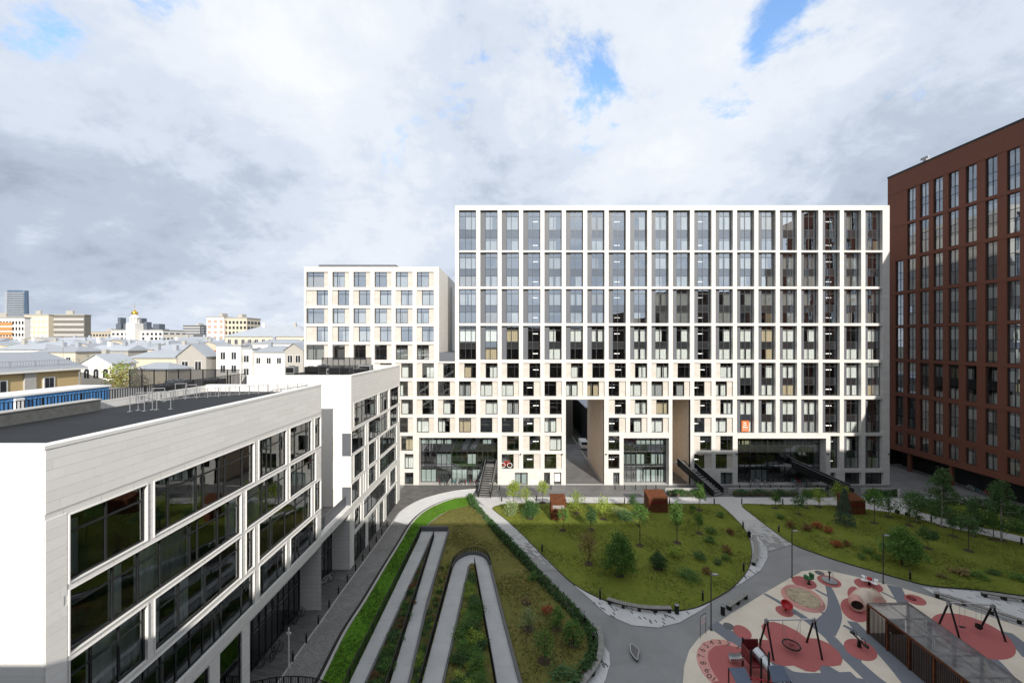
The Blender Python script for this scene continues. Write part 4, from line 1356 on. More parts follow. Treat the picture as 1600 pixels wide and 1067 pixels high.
railing('r', gl([(741.3, 886), (772.5, 1067), (776, 1090)]), ramp, rod=.012)

# planting beds of the ramp
def lerp(a, b, t): return a + (b - a) * t
beds = [([(676, 839), (574, 1067), (566, 1088)], [(678, 842), (610, 1067), (603, 1088)]),
        ([(701, 842), (668, 948), (643, 1067), (638, 1088)], [(704, 895), (690, 945), (659, 1067), (653, 1088)]),
        ([(733, 893), (693.5, 1067), (689, 1088)], [(741.5, 889), (772, 1067), (776, 1088)])]
for i, (A, B) in enumerate(beds):
    o = sheet('planting_bed', gpoly(A + B[::-1]), .16, ('mulch' if i < 2 else 'lawn_dry'), parent=ramp, step=.9)
    st(o)

# ================================================================== PLANTS
def leaf_quads(C, size, rng, n_per, spread, up=0.0, flat=1.0):
    """many small leaf faces round the given cluster centres; returns verts, faces"""
    C = np.repeat(C, n_per, 0)
    n = len(C)
    P = C + rng.normal(0, 1, (n, 3)) * spread * np.array([1, 1, flat])
    N = rng.normal(0, 1, (n, 3)); N[:, 2] = np.abs(N[:, 2]) + up
    N /= np.linalg.norm(N, axis=1)[:, None]
    T = np.cross(N, rng.normal(0, 1, (n, 3))); T /= np.linalg.norm(T, axis=1)[:, None] + 1e-9
    B = np.cross(N, T)
    s = (size * rng.uniform(.6, 1.35, n))[:, None]
    V = np.stack([P - T * s, P - B * s * .55, P + T * s, P + B * s * .55], 1).reshape(-1, 3)
    F = np.arange(n * 4).reshape(n, 4)
    return V, F
def np_mesh(name, V, F):
    me = bpy.data.meshes.new(name)
    me.vertices.add(len(V)); me.vertices.foreach_set('co', np.asarray(V, np.float32).ravel())
    F = np.asarray(F)
    me.loops.add(F.size); me.loops.foreach_set('vertex_index', F.ravel().astype(np.int32))
    me.polygons.add(len(F)); me.polygons.foreach_set('loop_start', (np.arange(len(F)) * F.shape[1]).astype(np.int32))
    me.polygons.foreach_set('loop_total', np.full(len(F), F.shape[1], np.int32))
    me.update(); me.validate()
    return me
def crown_mesh(kind, seed):
    """unit crown: height 0..1, radius about .5"""
    rng = np.random.default_rng(seed * 13 + 5)
    if kind in ('round', 'shrub', 'dense', 'loose', 'low'):
        nl = {'round': 34, 'shrub': 26, 'dense': 120, 'loose': 26, 'low': 18}[kind]
        d = rng.normal(0, 1, (nl, 3)); d /= np.linalg.norm(d, axis=1)[:, None]
        rad = rng.uniform(.35, 1.0, nl) ** .6
        C = d * rad[:, None]
        C[:, 0] *= .40; C[:, 1] *= .40; C[:, 2] = C[:, 2] * .42 + .52
        if kind in ('round', 'loose'):            # taper to the top
            k = 1.15 - .55 * C[:, 2]; C[:, 0] *= k; C[:, 1] *= k
        if kind == 'dense':
            k = np.clip(1.45 - 1.0 * C[:, 2], .35, 1.2); C[:, 0] *= k; C[:, 1] *= k
            C[:, 2] = C[:, 2] * .98 + .02
        C[:, :2] += rng.normal(0, .055 if kind == 'dense' else .04, (nl, 2))
        per, sp, sz = {'round': (34, .075, .038), 'shrub': (34, .085, .042), 'dense': (44, .055, .024), 'loose': (20, .10, .033), 'low': (32, .10, .048)}[kind]
        V, F = leaf_quads(C, sz, rng, per, sp)
        if kind == 'loose':                        # upright whippy shoots
            S = []
            for i in range(14):
                a = rng.uniform(0, 6.28); r = rng.uniform(.05, .42)
                h = rng.uniform(.5, 1.05)
                for t in np.linspace(.2, 1, 9): S.append((math.cos(a) * r * t, math.sin(a) * r * t, h * t))
            V2, F2 = leaf_quads(np.array(S), .026, rng, 4, .03)
            F = np.vstack([F, F2 + len(V)]); V = np.vstack([V, V2])
    elif kind == 'spruce':
        C = []
        for i in range(26):
            z = .06 + .92 * i / 26; r = .5 * (1 - z) ** .85 + .02
            nb = int(8 + 16 * (1 - z))
            for j in range(nb):
                a = rng.uniform(0, 6.28)
                for t in (.45, .7, .95): C.append((math.cos(a) * r * t, math.sin(a) * r * t, z - .10 * t * (1 - z) + rng.normal(0, .008)))
        V, F = leaf_quads(np.array(C), .019, rng, 4, .016, flat=.7)
    elif kind == 'birch':
        C = []
        for i in range(52):
            z = rng.uniform(.2, .97); a = rng.uniform(0, 6.28)
            L = (.12 + .46 * (1 - z)) * rng.uniform(.5, 1.1)
            for t in np.linspace(.2, 1, 9):
                C.append((math.cos(a) * L * t, math.sin(a) * L * t, z + .13 * t - .20 * t * t))
        V, F = leaf_quads(np.array(C), .0155, rng, 9, .022, flat=1.4)
    return np_mesh('crown', V, F)
def trunk_mesh(kind, seed):
    rng = random.Random(seed)
    mb = MB()
    if kind in ('shrub', 'low', 'dense'):
        for i in range(5):
            a = rng.uniform(0, 6.28); r = rng.uniform(.1, .28)
            mb.tube((0, 0, 0), (math.cos(a) * r, math.sin(a) * r, .6), .016, .006, n=5)
    elif kind == 'birch':
        mb.tube((0, 0, 0), (.012, 0, .5), .017, .011, n=7).tube((.012, 0, .5), (0, .01, .97), .011, .002, n=6)
        for i in range(16):
            z = rng.uniform(.25, .9); a = rng.uniform(0, 6.28); L = (.1 + .42 * (1 - z)) * .7
            mb.tube((.008, 0, z), (math.cos(a) * L, math.sin(a) * L, z + .06), .004, .0015, n=4)
    else:
        mb.tube((0, 0, 0), (.01, 0, .45), .016, .012, n=6).tube((.01, 0, .45), (0, 0, .9), .012, .003, n=5)
        for i in range(9):
            z = rng.uniform(.38, .75); a = rng.uniform(0, 6.28)
            mb.tube((.008, 0, z), (math.cos(a) * .25, math.sin(a) * .25, z + .16), .007, .002, n=4)
    return mb.mesh('trunk')
PN = [0]
def plant(kind, px, py, hpx, wpx, leaf, label, group=None, name=None, zf=None, clear=None, mulch=True, xyz=None, cat=None, scale=None):
    """plant standing at photo pixel (px, py); height and crown width in photo pixels there"""
    PN[0] += 1; sd_ = PN[0]
    m = MPP(py) if scale is None else scale
    x, y = G(px, py) if xyz is None else xyz[:2]
    z = .05 + (zf(x, y) if zf else 0) if xyz is None else xyz[2]
    h, w = hpx * m * 1.1, wpx * m * 1.25
    # the camera looks down, so part of the pixel height is crown depth
    dn = math.atan2(CAMZ, y)
    if xyz is None: h = max(.45, hpx * m * 1.08 - .28 * w * math.sin(dn))
    tree = kind in ('round', 'birch', 'spruce') or (kind == 'loose' and h > 2.2)
    nm = name or {'spruce': 'spruce_tree', 'birch': 'birch_tree', 'round': 'young_tree', 'loose': 'young_tree' if tree else 'shrub'}.get(kind, 'shrub')
    ct = cat or ('tree' if tree else 'shrub')
    t = thing(nm, label, ct, (x, y, z - .03), group, rz=random.uniform(0, 6.28))
    cl = clear if clear is not None else {'round': .34, 'loose': .18, 'birch': 0.0, 'spruce': 0.0}.get(kind, 0.0)
    cm = cached(('crown', kind, sd_ % 4), lambda: crown_mesh(kind, sd_ % 4))
    c = link('crown', cm, 'leaf_green', t, (0, 0, h * cl))
    c.scale = (w * random.uniform(.95, 1.08), w * random.uniform(.9, 1.05), h * (1 - cl))
    omat(c, leaf)
    tk = cached(('trunk', kind, sd_ % 4), lambda: trunk_mesh(kind, sd_ % 4))
    k = link('trunk', tk, 'trunk', t, (0, 0, 0))
    k.scale = (max(h, w) * .8 if kind not in ('shrub', 'low', 'dense') else w, max(h, w) * .8 if kind not in ('shrub', 'low', 'dense') else w, h)
    omat(k, 'birch_bark' if kind == 'birch' else 'trunk')
    if mulch and xyz is None:
        md = cached('mulch', lambda: MB().lathe((0, 0, 0), [(1.0, 0), (.92, .05), (.5, .09), (.05, .08)], 14).mesh('mulch_ring'))
        q = link('mulch_ring', md, 'mulch', t, (0, 0, .0)); q.scale = (.55, .55, .8)
    return t

# --- oval lawn
GL = 'planting on the oval lawn'
P = lambda *a, **k: plant(*a, zf=zc, **k)
P('round', 802, 790, 40, 21, 'leaf_yellow', 'sunlit yellow-green sapling behind a grey shrub near the first stair')
P('shrub', 800, 807, 25, 21, 'leaf_pale', 'grey-green loose shrub at the tip of the oval lawn', mulch=False)
P('loose', 822, 792, 30, 20, 'leaf_yellow', 'pale yellow-green sapling behind a round dark shrub')
P('dense', 829, 812, 31, 25, 'leaf_dark', 'round dark green shrub at the tip of the oval lawn')
P('round', 848, 786, 36, 16, 'leaf_yellow', 'slim sunlit sapling beside the bright rusty steel kiosk')
P('round', 880, 831, 37, 18, 'leaf_green', 'thin green sapling in front of the bright rusty steel kiosk')
P('loose', 902, 804, 35, 26, 'leaf_yellow', 'bushy yellow-green sapling next to the bright rusty kiosk')
P('round', 923, 831, 39, 21, 'leaf_dark', 'blue-green sapling in the middle of the oval lawn', clear=.2)
P('loose', 942, 814, 38, 28, 'leaf_yellow', 'bright lime sapling in the sunlit strip of lawn')
P('low', 968, 809, 17, 25, 'leaf_pale', 'pale silvery low shrub on the oval lawn', mulch=False)
P('shrub', 977, 818, 20, 22, 'leaf_dark', 'dim green shrub next to the pale silvery shrub', mulch=False)
P('round', 990, 805, 31, 17, 'leaf_dark', 'dark small-leaved sapling near the shaded rusty kiosk')
P('round', 1000, 855, 66, 25, 'leaf_green', 'tall thin yellowish sapling with a long bare stem on the oval lawn', clear=.52)
P('round', 1057.6, 851, 64, 21, 'leaf_green', 'tall fresh green sapling with a bare stem on the oval lawn', clear=.36)
P('round', 1091.5, 836, 32, 15, 'leaf_green', 'small green sapling inside the wide end of the oval lawn', clear=.3)
P('round', 1092.6, 799, 42, 18, 'leaf_green', 'green sapling at the foot of the broad black stair', clear=.3)
for (x, y, h, w, lf) in ((1111, 835, 11, 14, 'leaf_green'), (1126, 809, 9, 11, 'leaf_green'), (1093.5, 877.5, 15, 17, 'leaf_dark'), (1107, 850, 12, 17, 'leaf_green'), (1134.6, 877, 11, 12, 'leaf_green'), (1122, 884, 9, 13, 'leaf_dark'), (1082, 805, 15, 10, 'leaf_green')):
    P('shrub', x, y, h, w, lf, 'small green shrub on the wide end of the oval lawn', group='small green shrubs on the oval lawn', mulch=False)
for (x, y, h, w) in ((1141.5, 837, 10, 11), (1104, 900, 14, 13), (1136, 867, 14, 12)):
    P('shrub', x, y, h, w, 'leaf_rust', 'small rusty-brown shrub on the oval lawn', group='small brown shrubs on the oval lawn', mulch=False)
P('loose', 920, 884, 52, 32, 'leaf_tan', 'sparse tan-leaved bush beside the big dense bush', clear=.05)
P('dense', 967.7, 902, 70, 46, 'leaf_green', 'big dense green bush on the oval lawn', clear=0.0)
P('dense', 1028, 892, 29, 23, 'leaf_dark', 'small cone-shaped dark bush on the oval lawn')
P('shrub', 1055, 876, 23, 21, 'leaf_yellow', 'yellow-green rounded shrub on the oval lawn', mulch=False)
P('low', 1077, 905, 15, 30, 'leaf_green', 'spreading flat green shrub near the tall lamp post', mulch=False)
# --- birch lawn
P = lambda *a, **k: plant(*a, zf=zr, **k)
P('round', 1212, 796, 26, 16, 'leaf_green', 'small round sapling at the near corner of the birch lawn')
P('round', 1247.5, 806, 31, 18, 'leaf_dark', 'dark green sapling on the birch lawn by the hedge')
P('round', 1261, 796, 32, 14, 'leaf_green', 'slim light green sapling behind the dark green one')
P('loose', 1280, 794, 31, 26, 'leaf_yellow', 'airy yellow-green sapling before the hedge on the birch lawn')
P('low', 1217.5, 812, 10, 12, 'leaf_green', 'bright green cushion shrub on the birch lawn', mulch=False)
P('spruce', 1319.5, 822, 56, 27, 'needle_blue', 'blue-green spruce beside the rusty kiosk', mulch=False)
P('round', 1313, 796, 41, 21, 'leaf_yellow', 'fresh green sapling behind the spruce', clear=.2)
P('round', 1366, 821, 54, 25, 'leaf_green', 'broad green sapling with a pale stem by the rusty kiosk', clear=.4)
P('loose', 1388.5, 810, 38, 33, 'leaf_dark', 'grey-green bushy sapling beside the pale path')
P('loose', 1421, 824, 54, 25, 'leaf_birch', 'thin airy sapling standing before a low black bollard', clear=.3)
P('birch', 1432, 818, 38, 22, 'leaf_birch', 'short white-stemmed birch among taller saplings')
P('birch', 1470.8, 824, 92, 64, 'leaf_birch', 'tall sparse birch whose tip reaches the brick wall, in front of parked bicycles')
P('round', 1489, 841, 33, 19, 'leaf_dark', 'small sapling with a mulch ring between two birches', clear=.4)
P('birch', 1520.7, 840, 56, 40, 'leaf_birch', 'medium white-stemmed birch in the middle of the birch lawn')
P('round', 1513, 865, 56, 27, 'leaf_birch', 'leafy sapling with a long stem rising from a wide mulch ring', clear=.45)
P('birch', 1565, 847, 95, 60, 'leaf_birch', 'tall drooping birch before the brick undercroft')
P('round', 1552, 846, 46, 21, 'leaf_green', 'young sapling right beside the tall drooping birch', clear=.35)
P('dense', 1409, 887, 66, 51, 'leaf_green', 'big rounded green bush beside a lamp post on the birch lawn', mulch=False)
P('round', 1450, 860.5, 35, 22, 'leaf_dark', 'small dark sapling in a mulch ring near the big rounded bush', clear=.3)
for (x, y, w) in ((1236, 827, 13), (1259, 831, 14), (1277, 829, 14), (1294.5, 836, 13), (1306, 858, 15), (1322, 856, 11)):
    P('shrub', x, y, w * .85, w, random.choice(('leaf_rust', 'leaf_red')), 'low reddish shrub on the birch lawn', group='low reddish shrubs on the birch lawn', mulch=False)
for (x, y, h, w) in ((1354.7, 867, 10, 12), (1347, 875, 9, 12), (1369, 877, 9, 11), (1496, 899, 14, 24), (1529.5, 905, 9, 20), (1554.5, 901, 9, 16), (1591, 909, 12, 22), (1475, 905, 9, 14)):
    P('low', x, y, h, w, random.choice(('leaf_dark', 'leaf_tan', 'leaf_green')), 'low spreading shrub on the slope above the twin benches', group='low shrubs above the twin benches', mulch=False)
# --- strip by the brick tower
P = lambda *a, **k: plant(*a, **k)
for (x, y, h, w, lf) in ((1432, 790, 24, 26, 'leaf_dark'), (1455, 800, 22, 30, 'leaf_dark'), (1478, 808, 20, 30, 'leaf_green'), (1500, 812, 24, 34, 'leaf_yellow'), (1526, 818, 22, 32, 'leaf_green'), (1545, 822, 26, 36, 'leaf_yellow'), (1585, 830, 20, 30, 'leaf_green'), (1500, 793, 22, 30, 'leaf_dark'), (1535, 798, 24, 34, 'leaf_dark'), (1575, 806, 30, 38, 'leaf_dark'), (1600, 815, 28, 40, 'leaf_dark')):
    P('shrub', x, y, h, w, lf, 'bushy shrub in the strip below the brick tower', group='shrubs below the brick tower', mulch=False)
# --- dry slope right of the ramp
zd = lambda x, y: zdry(x, y) if y > 48 else .12
P = lambda *a, **k: plant(*a, zf=zd, **k)
P('low', 831, 908, 15, 17, 'leaf_green', 'small green tuft beside the hedge on the dry slope', mulch=False)
P('loose', 826, 985, 36, 29, 'leaf_pale', 'thin grey-green sapling in a mulch ring beside the ramp', clear=.1)
P('shrub', 854.6, 962, 17, 17, 'leaf_red', 'small fiery red shrub on the dry slope', mulch=False)
P('shrub', 869, 984, 36, 25, 'leaf_green', 'upright green bush next to the red shrub')
P('loose', 850.5, 1035, 52, 36, 'leaf_green', 'leafy bush in a wide mulch ring on the dry slope', clear=.12)
P('shrub', 896, 1009, 42, 30, 'leaf_green', 'bright green bush by the hedge end and curved bench')
P('low', 885, 1072, 22, 52, 'leaf_dark', 'spreading dark green shrub below the leafy bushes', mulch=False)
P('low', 822, 943, 7, 15, 'leaf_tan', 'low brown withered plant on the dry slope')
# --- ramp beds
def bed_plants(A, B, n, kinds, leafs, label, group, smin, smax):
    for i in range(n):
        t = (i + random.uniform(.1, .9)) / n
        t2 = t ** .8
        def at(L):
            ys = [p[1] for p in L]; y = lerp(L[0][1] + 3, 1080, t2)
            for (x0, y0), (x1, y1) in zip(L[:-1], L[1:]):
                if y0 <= y <= y1: return lerp(x0, x1, (y - y0) / (y1 - y0)), y
            return L[-1]
        (xa, ya), (xb, yb) = at(A), at(B)
        f = random.uniform(.22, .78)
        m = MPP(ya)
        w = min(random.uniform(smin, smax), abs(xb - xa) * m * .75)
        plant(random.choice(kinds), lerp(xa, xb, f), lerp(ya, yb, f), w * random.uniform(.6, 1.0) / m, w / m, random.choice(leafs), label, group=group, mulch=False, zf=lambda x, y: .1)
bed_plants(*beds[0], 46, ['low', 'shrub'], ['leaf_dark', 'leaf_green', 'leaf_rust', 'leaf_dark'], 'low shrub in the narrow bed between the first two ramp legs', 'shrubs between the first ramp legs', .6, 1.15)
bed_plants(*beds[1], 44, ['low', 'shrub'], ['leaf_green', 'leaf_tan', 'leaf_dark', 'leaf_yellow'], 'low shrub in the bed between the two ramp loops', 'shrubs between the ramp loops', .6, 1.3)
bed_plants(*beds[2], 52, ['low', 'loose', 'low'], ['leaf_green', 'leaf_green', 'leaf_yellow', 'leaf_dark'], 'leafy clump in the bed inside the rounded ramp loop', 'clumps inside the rounded loop', .7, 1.5)
# --- hedges
def hedge(label, pts, w, h, n, leaf, z=0.0, group=None):
    t = thing('hedge', label, 'hedge', (*pts[0], z), group)
    rng = np.random.default_rng(len(label))
    segs_ = [(Vector(a), Vector(b)) for a, b in zip(pts[:-1], pts[1:])]
    Ls = np.array([(b - a).length for a, b in segs_]); cum = Ls.cumsum() / Ls.sum()
    C = []
    for i in range(n):
        k = int(np.searchsorted(cum, rng.uniform())); a, b = segs_[min(k, len(segs_) - 1)]
        p = a.lerp(b, rng.uniform()); d = (b - a).normalized()
        o = rng.uniform(-1, 1); zz_ = rng.uniform(0.05, 1) ** .7
        hh = h * (1 + .22 * math.sin(p.x * 1.9 + p.y * 1.3) + rng.normal(0, .07))
        q = p + Vector((-d.y, d.x)) * o * w / 2
        C.append((q.x - pts[0][0], q.y - pts[0][1], zz_ * hh * (1 - .25 * o * o)))
    V, F = leaf_quads(np.array(C), .10, rng, 7, .10)
    link('foliage', np_mesh('foliage', V, F), leaf, t)
    mb = MB()
    for a, b in segs_:
        mb.bar((a.x, a.y, z + h * .35), (b.x, b.y, z + h * .35), w * .6, h * .6)
    mb.build('branches', 'trunk', t)
hedge('long clipped dark hedge running down beside the diagonal walk', smooth(gl([(735, 780), (741, 793), (766, 821), (793, 851), (820, 879), (848, 910), (877, 940), (898, 964), (908, 976)]), 2, False), .85, .85, 2300, 'leaf_dark')
hedge('loose low hedge curving round the end of the dry slope', smooth(gl([(910, 975), (921, 988), (927, 1006), (926, 1030), (912, 1054), (896, 1078)]), 2, False), .7, .6, 500, 'leaf_dark')
YH = 66.6
hz = lambda px: (px - CX) * YH / FPX
for a, b, lab in ((1146, 1245, 'clipped hedge between the two wider black stairs'), (1258, 1292, 'short clipped hedge at the foot of the sideways stair'), (1045, 1098, 'clipped hedge behind the shaded rusty kiosk'), (1356, 1404, 'clipped hedge beside the pale gate post near the tower')):
    hedge(lab, [(hz(a), YH), (hz(b), YH)], 1.0, .85, 420, 'leaf_dark', group='clipped hedges along the street')
    ww = MB().box(hz(a) - .3, hz(b) + .3, YH + .75, YH + .98, 0, .95).build('retaining_wall', 'concrete_wall')
    tag(ww, lab.replace('clipped hedge', 'low concrete wall behind the hedge').replace('short ', ''), 'wall', 'low walls along the street')

# --- fine grass on the lawns: uneven tufts, one mass per lawn
def grass(label, poly, zf, n, mat, hgt=.13, avoid=None):
    rng = np.random.default_rng(n)
    xs = [p[0] for p in poly]; ys = [p[1] for p in poly]
    C = []
    while len(C) < n:
        x, y = rng.uniform(min(xs), max(xs)), rng.uniform(min(ys), max(ys))
        if math.sin(x * .8 + 1.3 * math.sin(y * .5)) + math.cos(y * .9 + x * .3) + rng.normal(0, .7) < .1: continue
        if inside(poly, x, y) and not (avoid and avoid(x, y)): C.append((x, y, .05 + zf(x, y)))
    C = np.array(C)
    k = 3
    P = np.repeat(C, k, 0); m = len(P)
    P[:, :2] += rng.normal(0, .05, (m, 2))
    a = rng.uniform(0, 6.28, m); w = rng.uniform(.02, .05, m); h = hgt * rng.uniform(.5, 1.3, m)
    D = np.stack([np.cos(a), np.sin(a), np.zeros(m)], 1) * w[:, None]
    L = rng.normal(0, .06, (m, 3)); L[:, 2] = h
    V = np.stack([P - D, P + D, P + L + D * .3, P + L - D * .3], 1).reshape(-1, 3)
    o = link('grass', np_mesh('grass', V, np.arange(m * 4).reshape(m, 4)), mat)
    o['kind'] = 'stuff'; o['label'] = label
foliage('grass_blade', (.14, .165, .025), (.21, .23, .04), (.26, .24, .07))
foliage('grass_lush', (.10, .22, .02), (.14, .26, .03), (.18, .26, .05))
foliage('grass_dry', (.16, .16, .045), (.24, .21, .07), (.30, .24, .11))
grass('short grass of the oval lawn', clw, zc, 8000, 'grass_blade', .08)
grass('short grass of the birch lawn', rlw, zr, 8000, 'grass_blade', .08)
grass('lush grass of the bank along the lane', gpoly(bank, 2), lambda x, y: 0, 4000, 'grass_lush', .08)
def on_ramp(x, y):
    return any(inside(q, x, y) for q in RAMP_POLYS)
RAMP_POLYS = [[G(*p) for p in A] + [G(*p) for p in B[::-1]] for A, B in legs] + [[G(*p) for p in arc_o + arc_i], [G(650, 826), G(706, 826), G(704, 843), G(650, 843)]]
grass('dry grass of the slope around the ramp', dw, lambda x, y: zdry(x, y) if y > 48 else .12, 6000, 'grass_dry', .1, on_ramp)
# ================================================================== PLAYGROUND SURFACE
Z6 = lambda x, y: (1040 + x / 5.153, 860 + y / 5.153)
Z7 = lambda x, y: (1300 + x / 5.153, 860 + y / 5.153)
pg_px = [(1066, 1120), (1067, 1067), (1069, 1040.5), (1077, 1015), (1092, 996), (1112, 980), (1141, 959), (1193, 927), (1236, 901.7), (1253.5, 892), (1273, 889.7), (1294, 891), (1335, 900), (1391, 913), (1455, 932), (1533, 958), (1600, 980), (1720, 1016), (1720, 1120)]
play = struct(sheet('playground_surface', gpoly(pg_px), .012, 'rubber_cream'), 'cream poured rubber playground surface with red pads and grey branches')
def gz(o): return o
def ell(cx, cy, a, b, ang, n=36):
    t = math.radians(ang); out = []
    for i in range(n):
        w = 2 * math.pi * i / n
        x, y = a * math.cos(w), b * math.sin(w)
        out.append(G(cx + x * math.cos(t) - y * math.sin(t), cy + x * math.sin(t) + y * math.cos(t)))
    return out
def branch(pts, w, w2, z=.016):
    ribbon('rubber_branch', smooth([G(*p) for p in pts], 5, False), w, z, 'rubber_grey', play, w2)
z6 = lambda L: [Z6(*p) for p in L]
z7 = lambda L: [Z7(*p) for p in L]
branch(z6([(795, 347), (900, 405), (1030, 485), (1150, 565), (1230, 625), (1330, 705), (1430, 820), (1546, 925), (1680, 1045), (1800, 1130)]), .35, 1.5, .0162)
branch(z6([(1310, 285), (1348, 400), (1355, 500), (1320, 570), (1262, 640)]), .5, 1.9, .0164)
branch(z6([(1205, 313), (1265, 345), (1330, 375)]), .25, .45, .0166)
branch(z6([(1260, 495), (1290, 518), (1325, 550)]), .4, .6, .0168)
branch(z6([(380, 592), (520, 685), (650, 785), (800, 885), (900, 965), (1040, 1050), (1250, 1085), (1600, 1080)]), 1.35, 2.4, .0170)
branch(z6([(630, 705), (645, 740), (665, 790)]), .45, .8, .0172)
branch(z6([(1255, 920), (1400, 1010), (1500, 1055), (1620, 1090)]), .8, 1.2, .0174)
branch(z6([(1025, 505), (1080, 515), (1130, 545)]), .25, .5, .0176)
branch(z7([(160, 570), (280, 700), (420, 810), (560, 940), (680, 1060), (760, 1140)]), .8, 2.6, .0178)
branch(z7([(90, 600), (150, 632), (225, 680)]), .3, .6, .0180)
branch(z7([(500, 285), (540, 360), (575, 430)]), 1.2, .9, .0182)
branch(z7([(400, 333), (470, 368), (560, 410), (640, 400)]), .25, .3, .0184)
branch(z7([(1395, 655), (1470, 720), (1560, 800), (1640, 880)]), .9, 1.5, .0186)
branch(z7([(1200, 800), (1290, 880), (1380, 990)]), .7, 1.2, .0188)
branch(z7([(180, 900), (195, 850), (205, 820)]), .9, .4, .0190)
branch(z7([(-100, 960), (20, 990), (150, 1050), (300, 1085)]), .6, 1.2, .0192)
pads = [(1256.4, 910, 20.5, 8.5, 18), (1295.6, 908, 20, 8, 18), (1357, 914.5, 24, 8.5, 18), (1430, 937, 18.5, 7, 18), (1159.7, 987.5, 16.5, 9, 30), (1225.7, 955, 15, 7.5, 22), (1344.6, 1015, 28, 14.5, 24), (1521, 994, 71, 27, 22), (1333, 926, 9, 10, 0), (1336, 953, 25, 16, 32)]
for i, (x, y, a, b, g_) in enumerate(pads):
    sheet('rubber_pad', ell(x, y, a, b, g_), .022 + .0003 * i, 'rubber_red', play)
sw = z6([(770, 605), (800, 578), (870, 572), (960, 598), (1060, 648), (1130, 703), (1220, 708), (1320, 750), (1400, 820), (1426, 880), (1410, 922), (1340, 932), (1252, 925), (1245, 955), (1200, 978), (1130, 970), (1030, 925), (940, 930), (870, 905), (800, 860), (755, 805), (743, 750), (770, 718), (826, 720), (785, 660)])
sheet('rubber_pad', gpoly(sw), .0262, 'rubber_red', play)
ring_ = z6([(610, 785), (540, 740), (470, 717), (380, 713), (300, 740), (258, 795), (247, 850), (258, 910), (295, 985), (340, 1035), (372, 1062), (430, 1045), (395, 1000), (360, 935), (340, 870), (345, 815), (390, 772), (470, 757), (550, 772)])
sheet('rubber_pad', gpoly(ring_), .0240, 'rubber_pink', play)
inner = z6([(610, 785), (560, 772), (470, 757), (390, 772), (345, 815), (340, 870), (360, 935), (395, 1000), (430, 1047), (370, 1062), (350, 1080), (400, 1160), (760, 1160), (1010, 1090), (960, 1020), (880, 960), (800, 900), (700, 830)])
sheet('rubber_pad', gpoly(inner), .0225, 'rubber_red', play)
# painted numbers 1-10 round the ring
def digit(txt, px, py, ang, hgt):
    cu = bpy.data.curves.new('num', 'FONT'); cu.body = txt; cu.size = hgt * 1.35
    cu.align_x = 'CENTER'; cu.align_y = 'CENTER'
    tmp = bpy.data.objects.new('num', cu); COL.objects.link(tmp)
    bpy.context.view_layer.update()
    me = bpy.data.meshes.new_from_object(tmp.evaluated_get(bpy.context.evaluated_depsgraph_get()))
    bpy.data.objects.remove(tmp)
    x, y = G(px, py)
    me.materials.clear(); me.materials.append(M['rubber_black'])
    o = link('painted_number', me, None, play, (x, y, .030))
    o.rotation_euler = (0, 0, ang)
nums = [('1', 582, 780), ('2', 503, 752), ('3', 433, 738), ('4', 371, 742), ('5', 328, 767), ('6', 296, 800), ('7', 291, 850), ('8', 306, 905), ('9', 338, 965), ('10', 372, 1020)]
ctr = G(*Z6(470, 890))
for s_, a, b in nums:
    x, y = G(*Z6(a, b))
    digit(s_, *Z6(a, b), math.atan2(y - ctr[1], x - ctr[0]) + math.pi / 2 + math.pi, .52)
# manhole covers
for i, (px, py) in enumerate(((1138.5, 978), (1280.6, 895))):
    x, y = G(px, py)
    o = MB().lathe((x, y, .014), [(.45, 0), (.45, .02), (.36, .022), (.34, .014), (.02, .02)], 20).build('manhole_cover', 'concrete_dark')
    tag(o, ('round dark manhole cover beside the plain red pad', 'round dark manhole cover beside the merry-go-round')[i], 'manhole cover')
# sandpit with a raised rubber rim
sp_ = thing('sandpit', 'oval sandpit with a soft pink rubber rim', 'sandpit', (*G(1255, 936), 0))
o1 = ell(1255, 936, 37.5, 16.5, 24, 40); o2 = ell(1255.5, 935.5, 29, 12, 24, 40)
rim = MB()
for i in range(40):
    j = (i + 1) % 40
    mA, mB_ = [tuple((p + q) / 2 for p, q in zip(o1[k], o2[k])) for k in (i, j)]
    rim.quad((*o1[i], .014), (*o1[j], .014), (*mB_, .30), (*mA, .30)); rim.quad((*mA, .30), (*mB_, .30), (*o2[j], .12), (*o2[i], .12))
rim.build('rim', 'rubber_pink', sp_, smooth=True)
sheet('sand', o2, .15, 'sand', sp_, step=.3, zf=lambda x, y: .05 * math.sin(x * 5) * math.cos(y * 4.3))

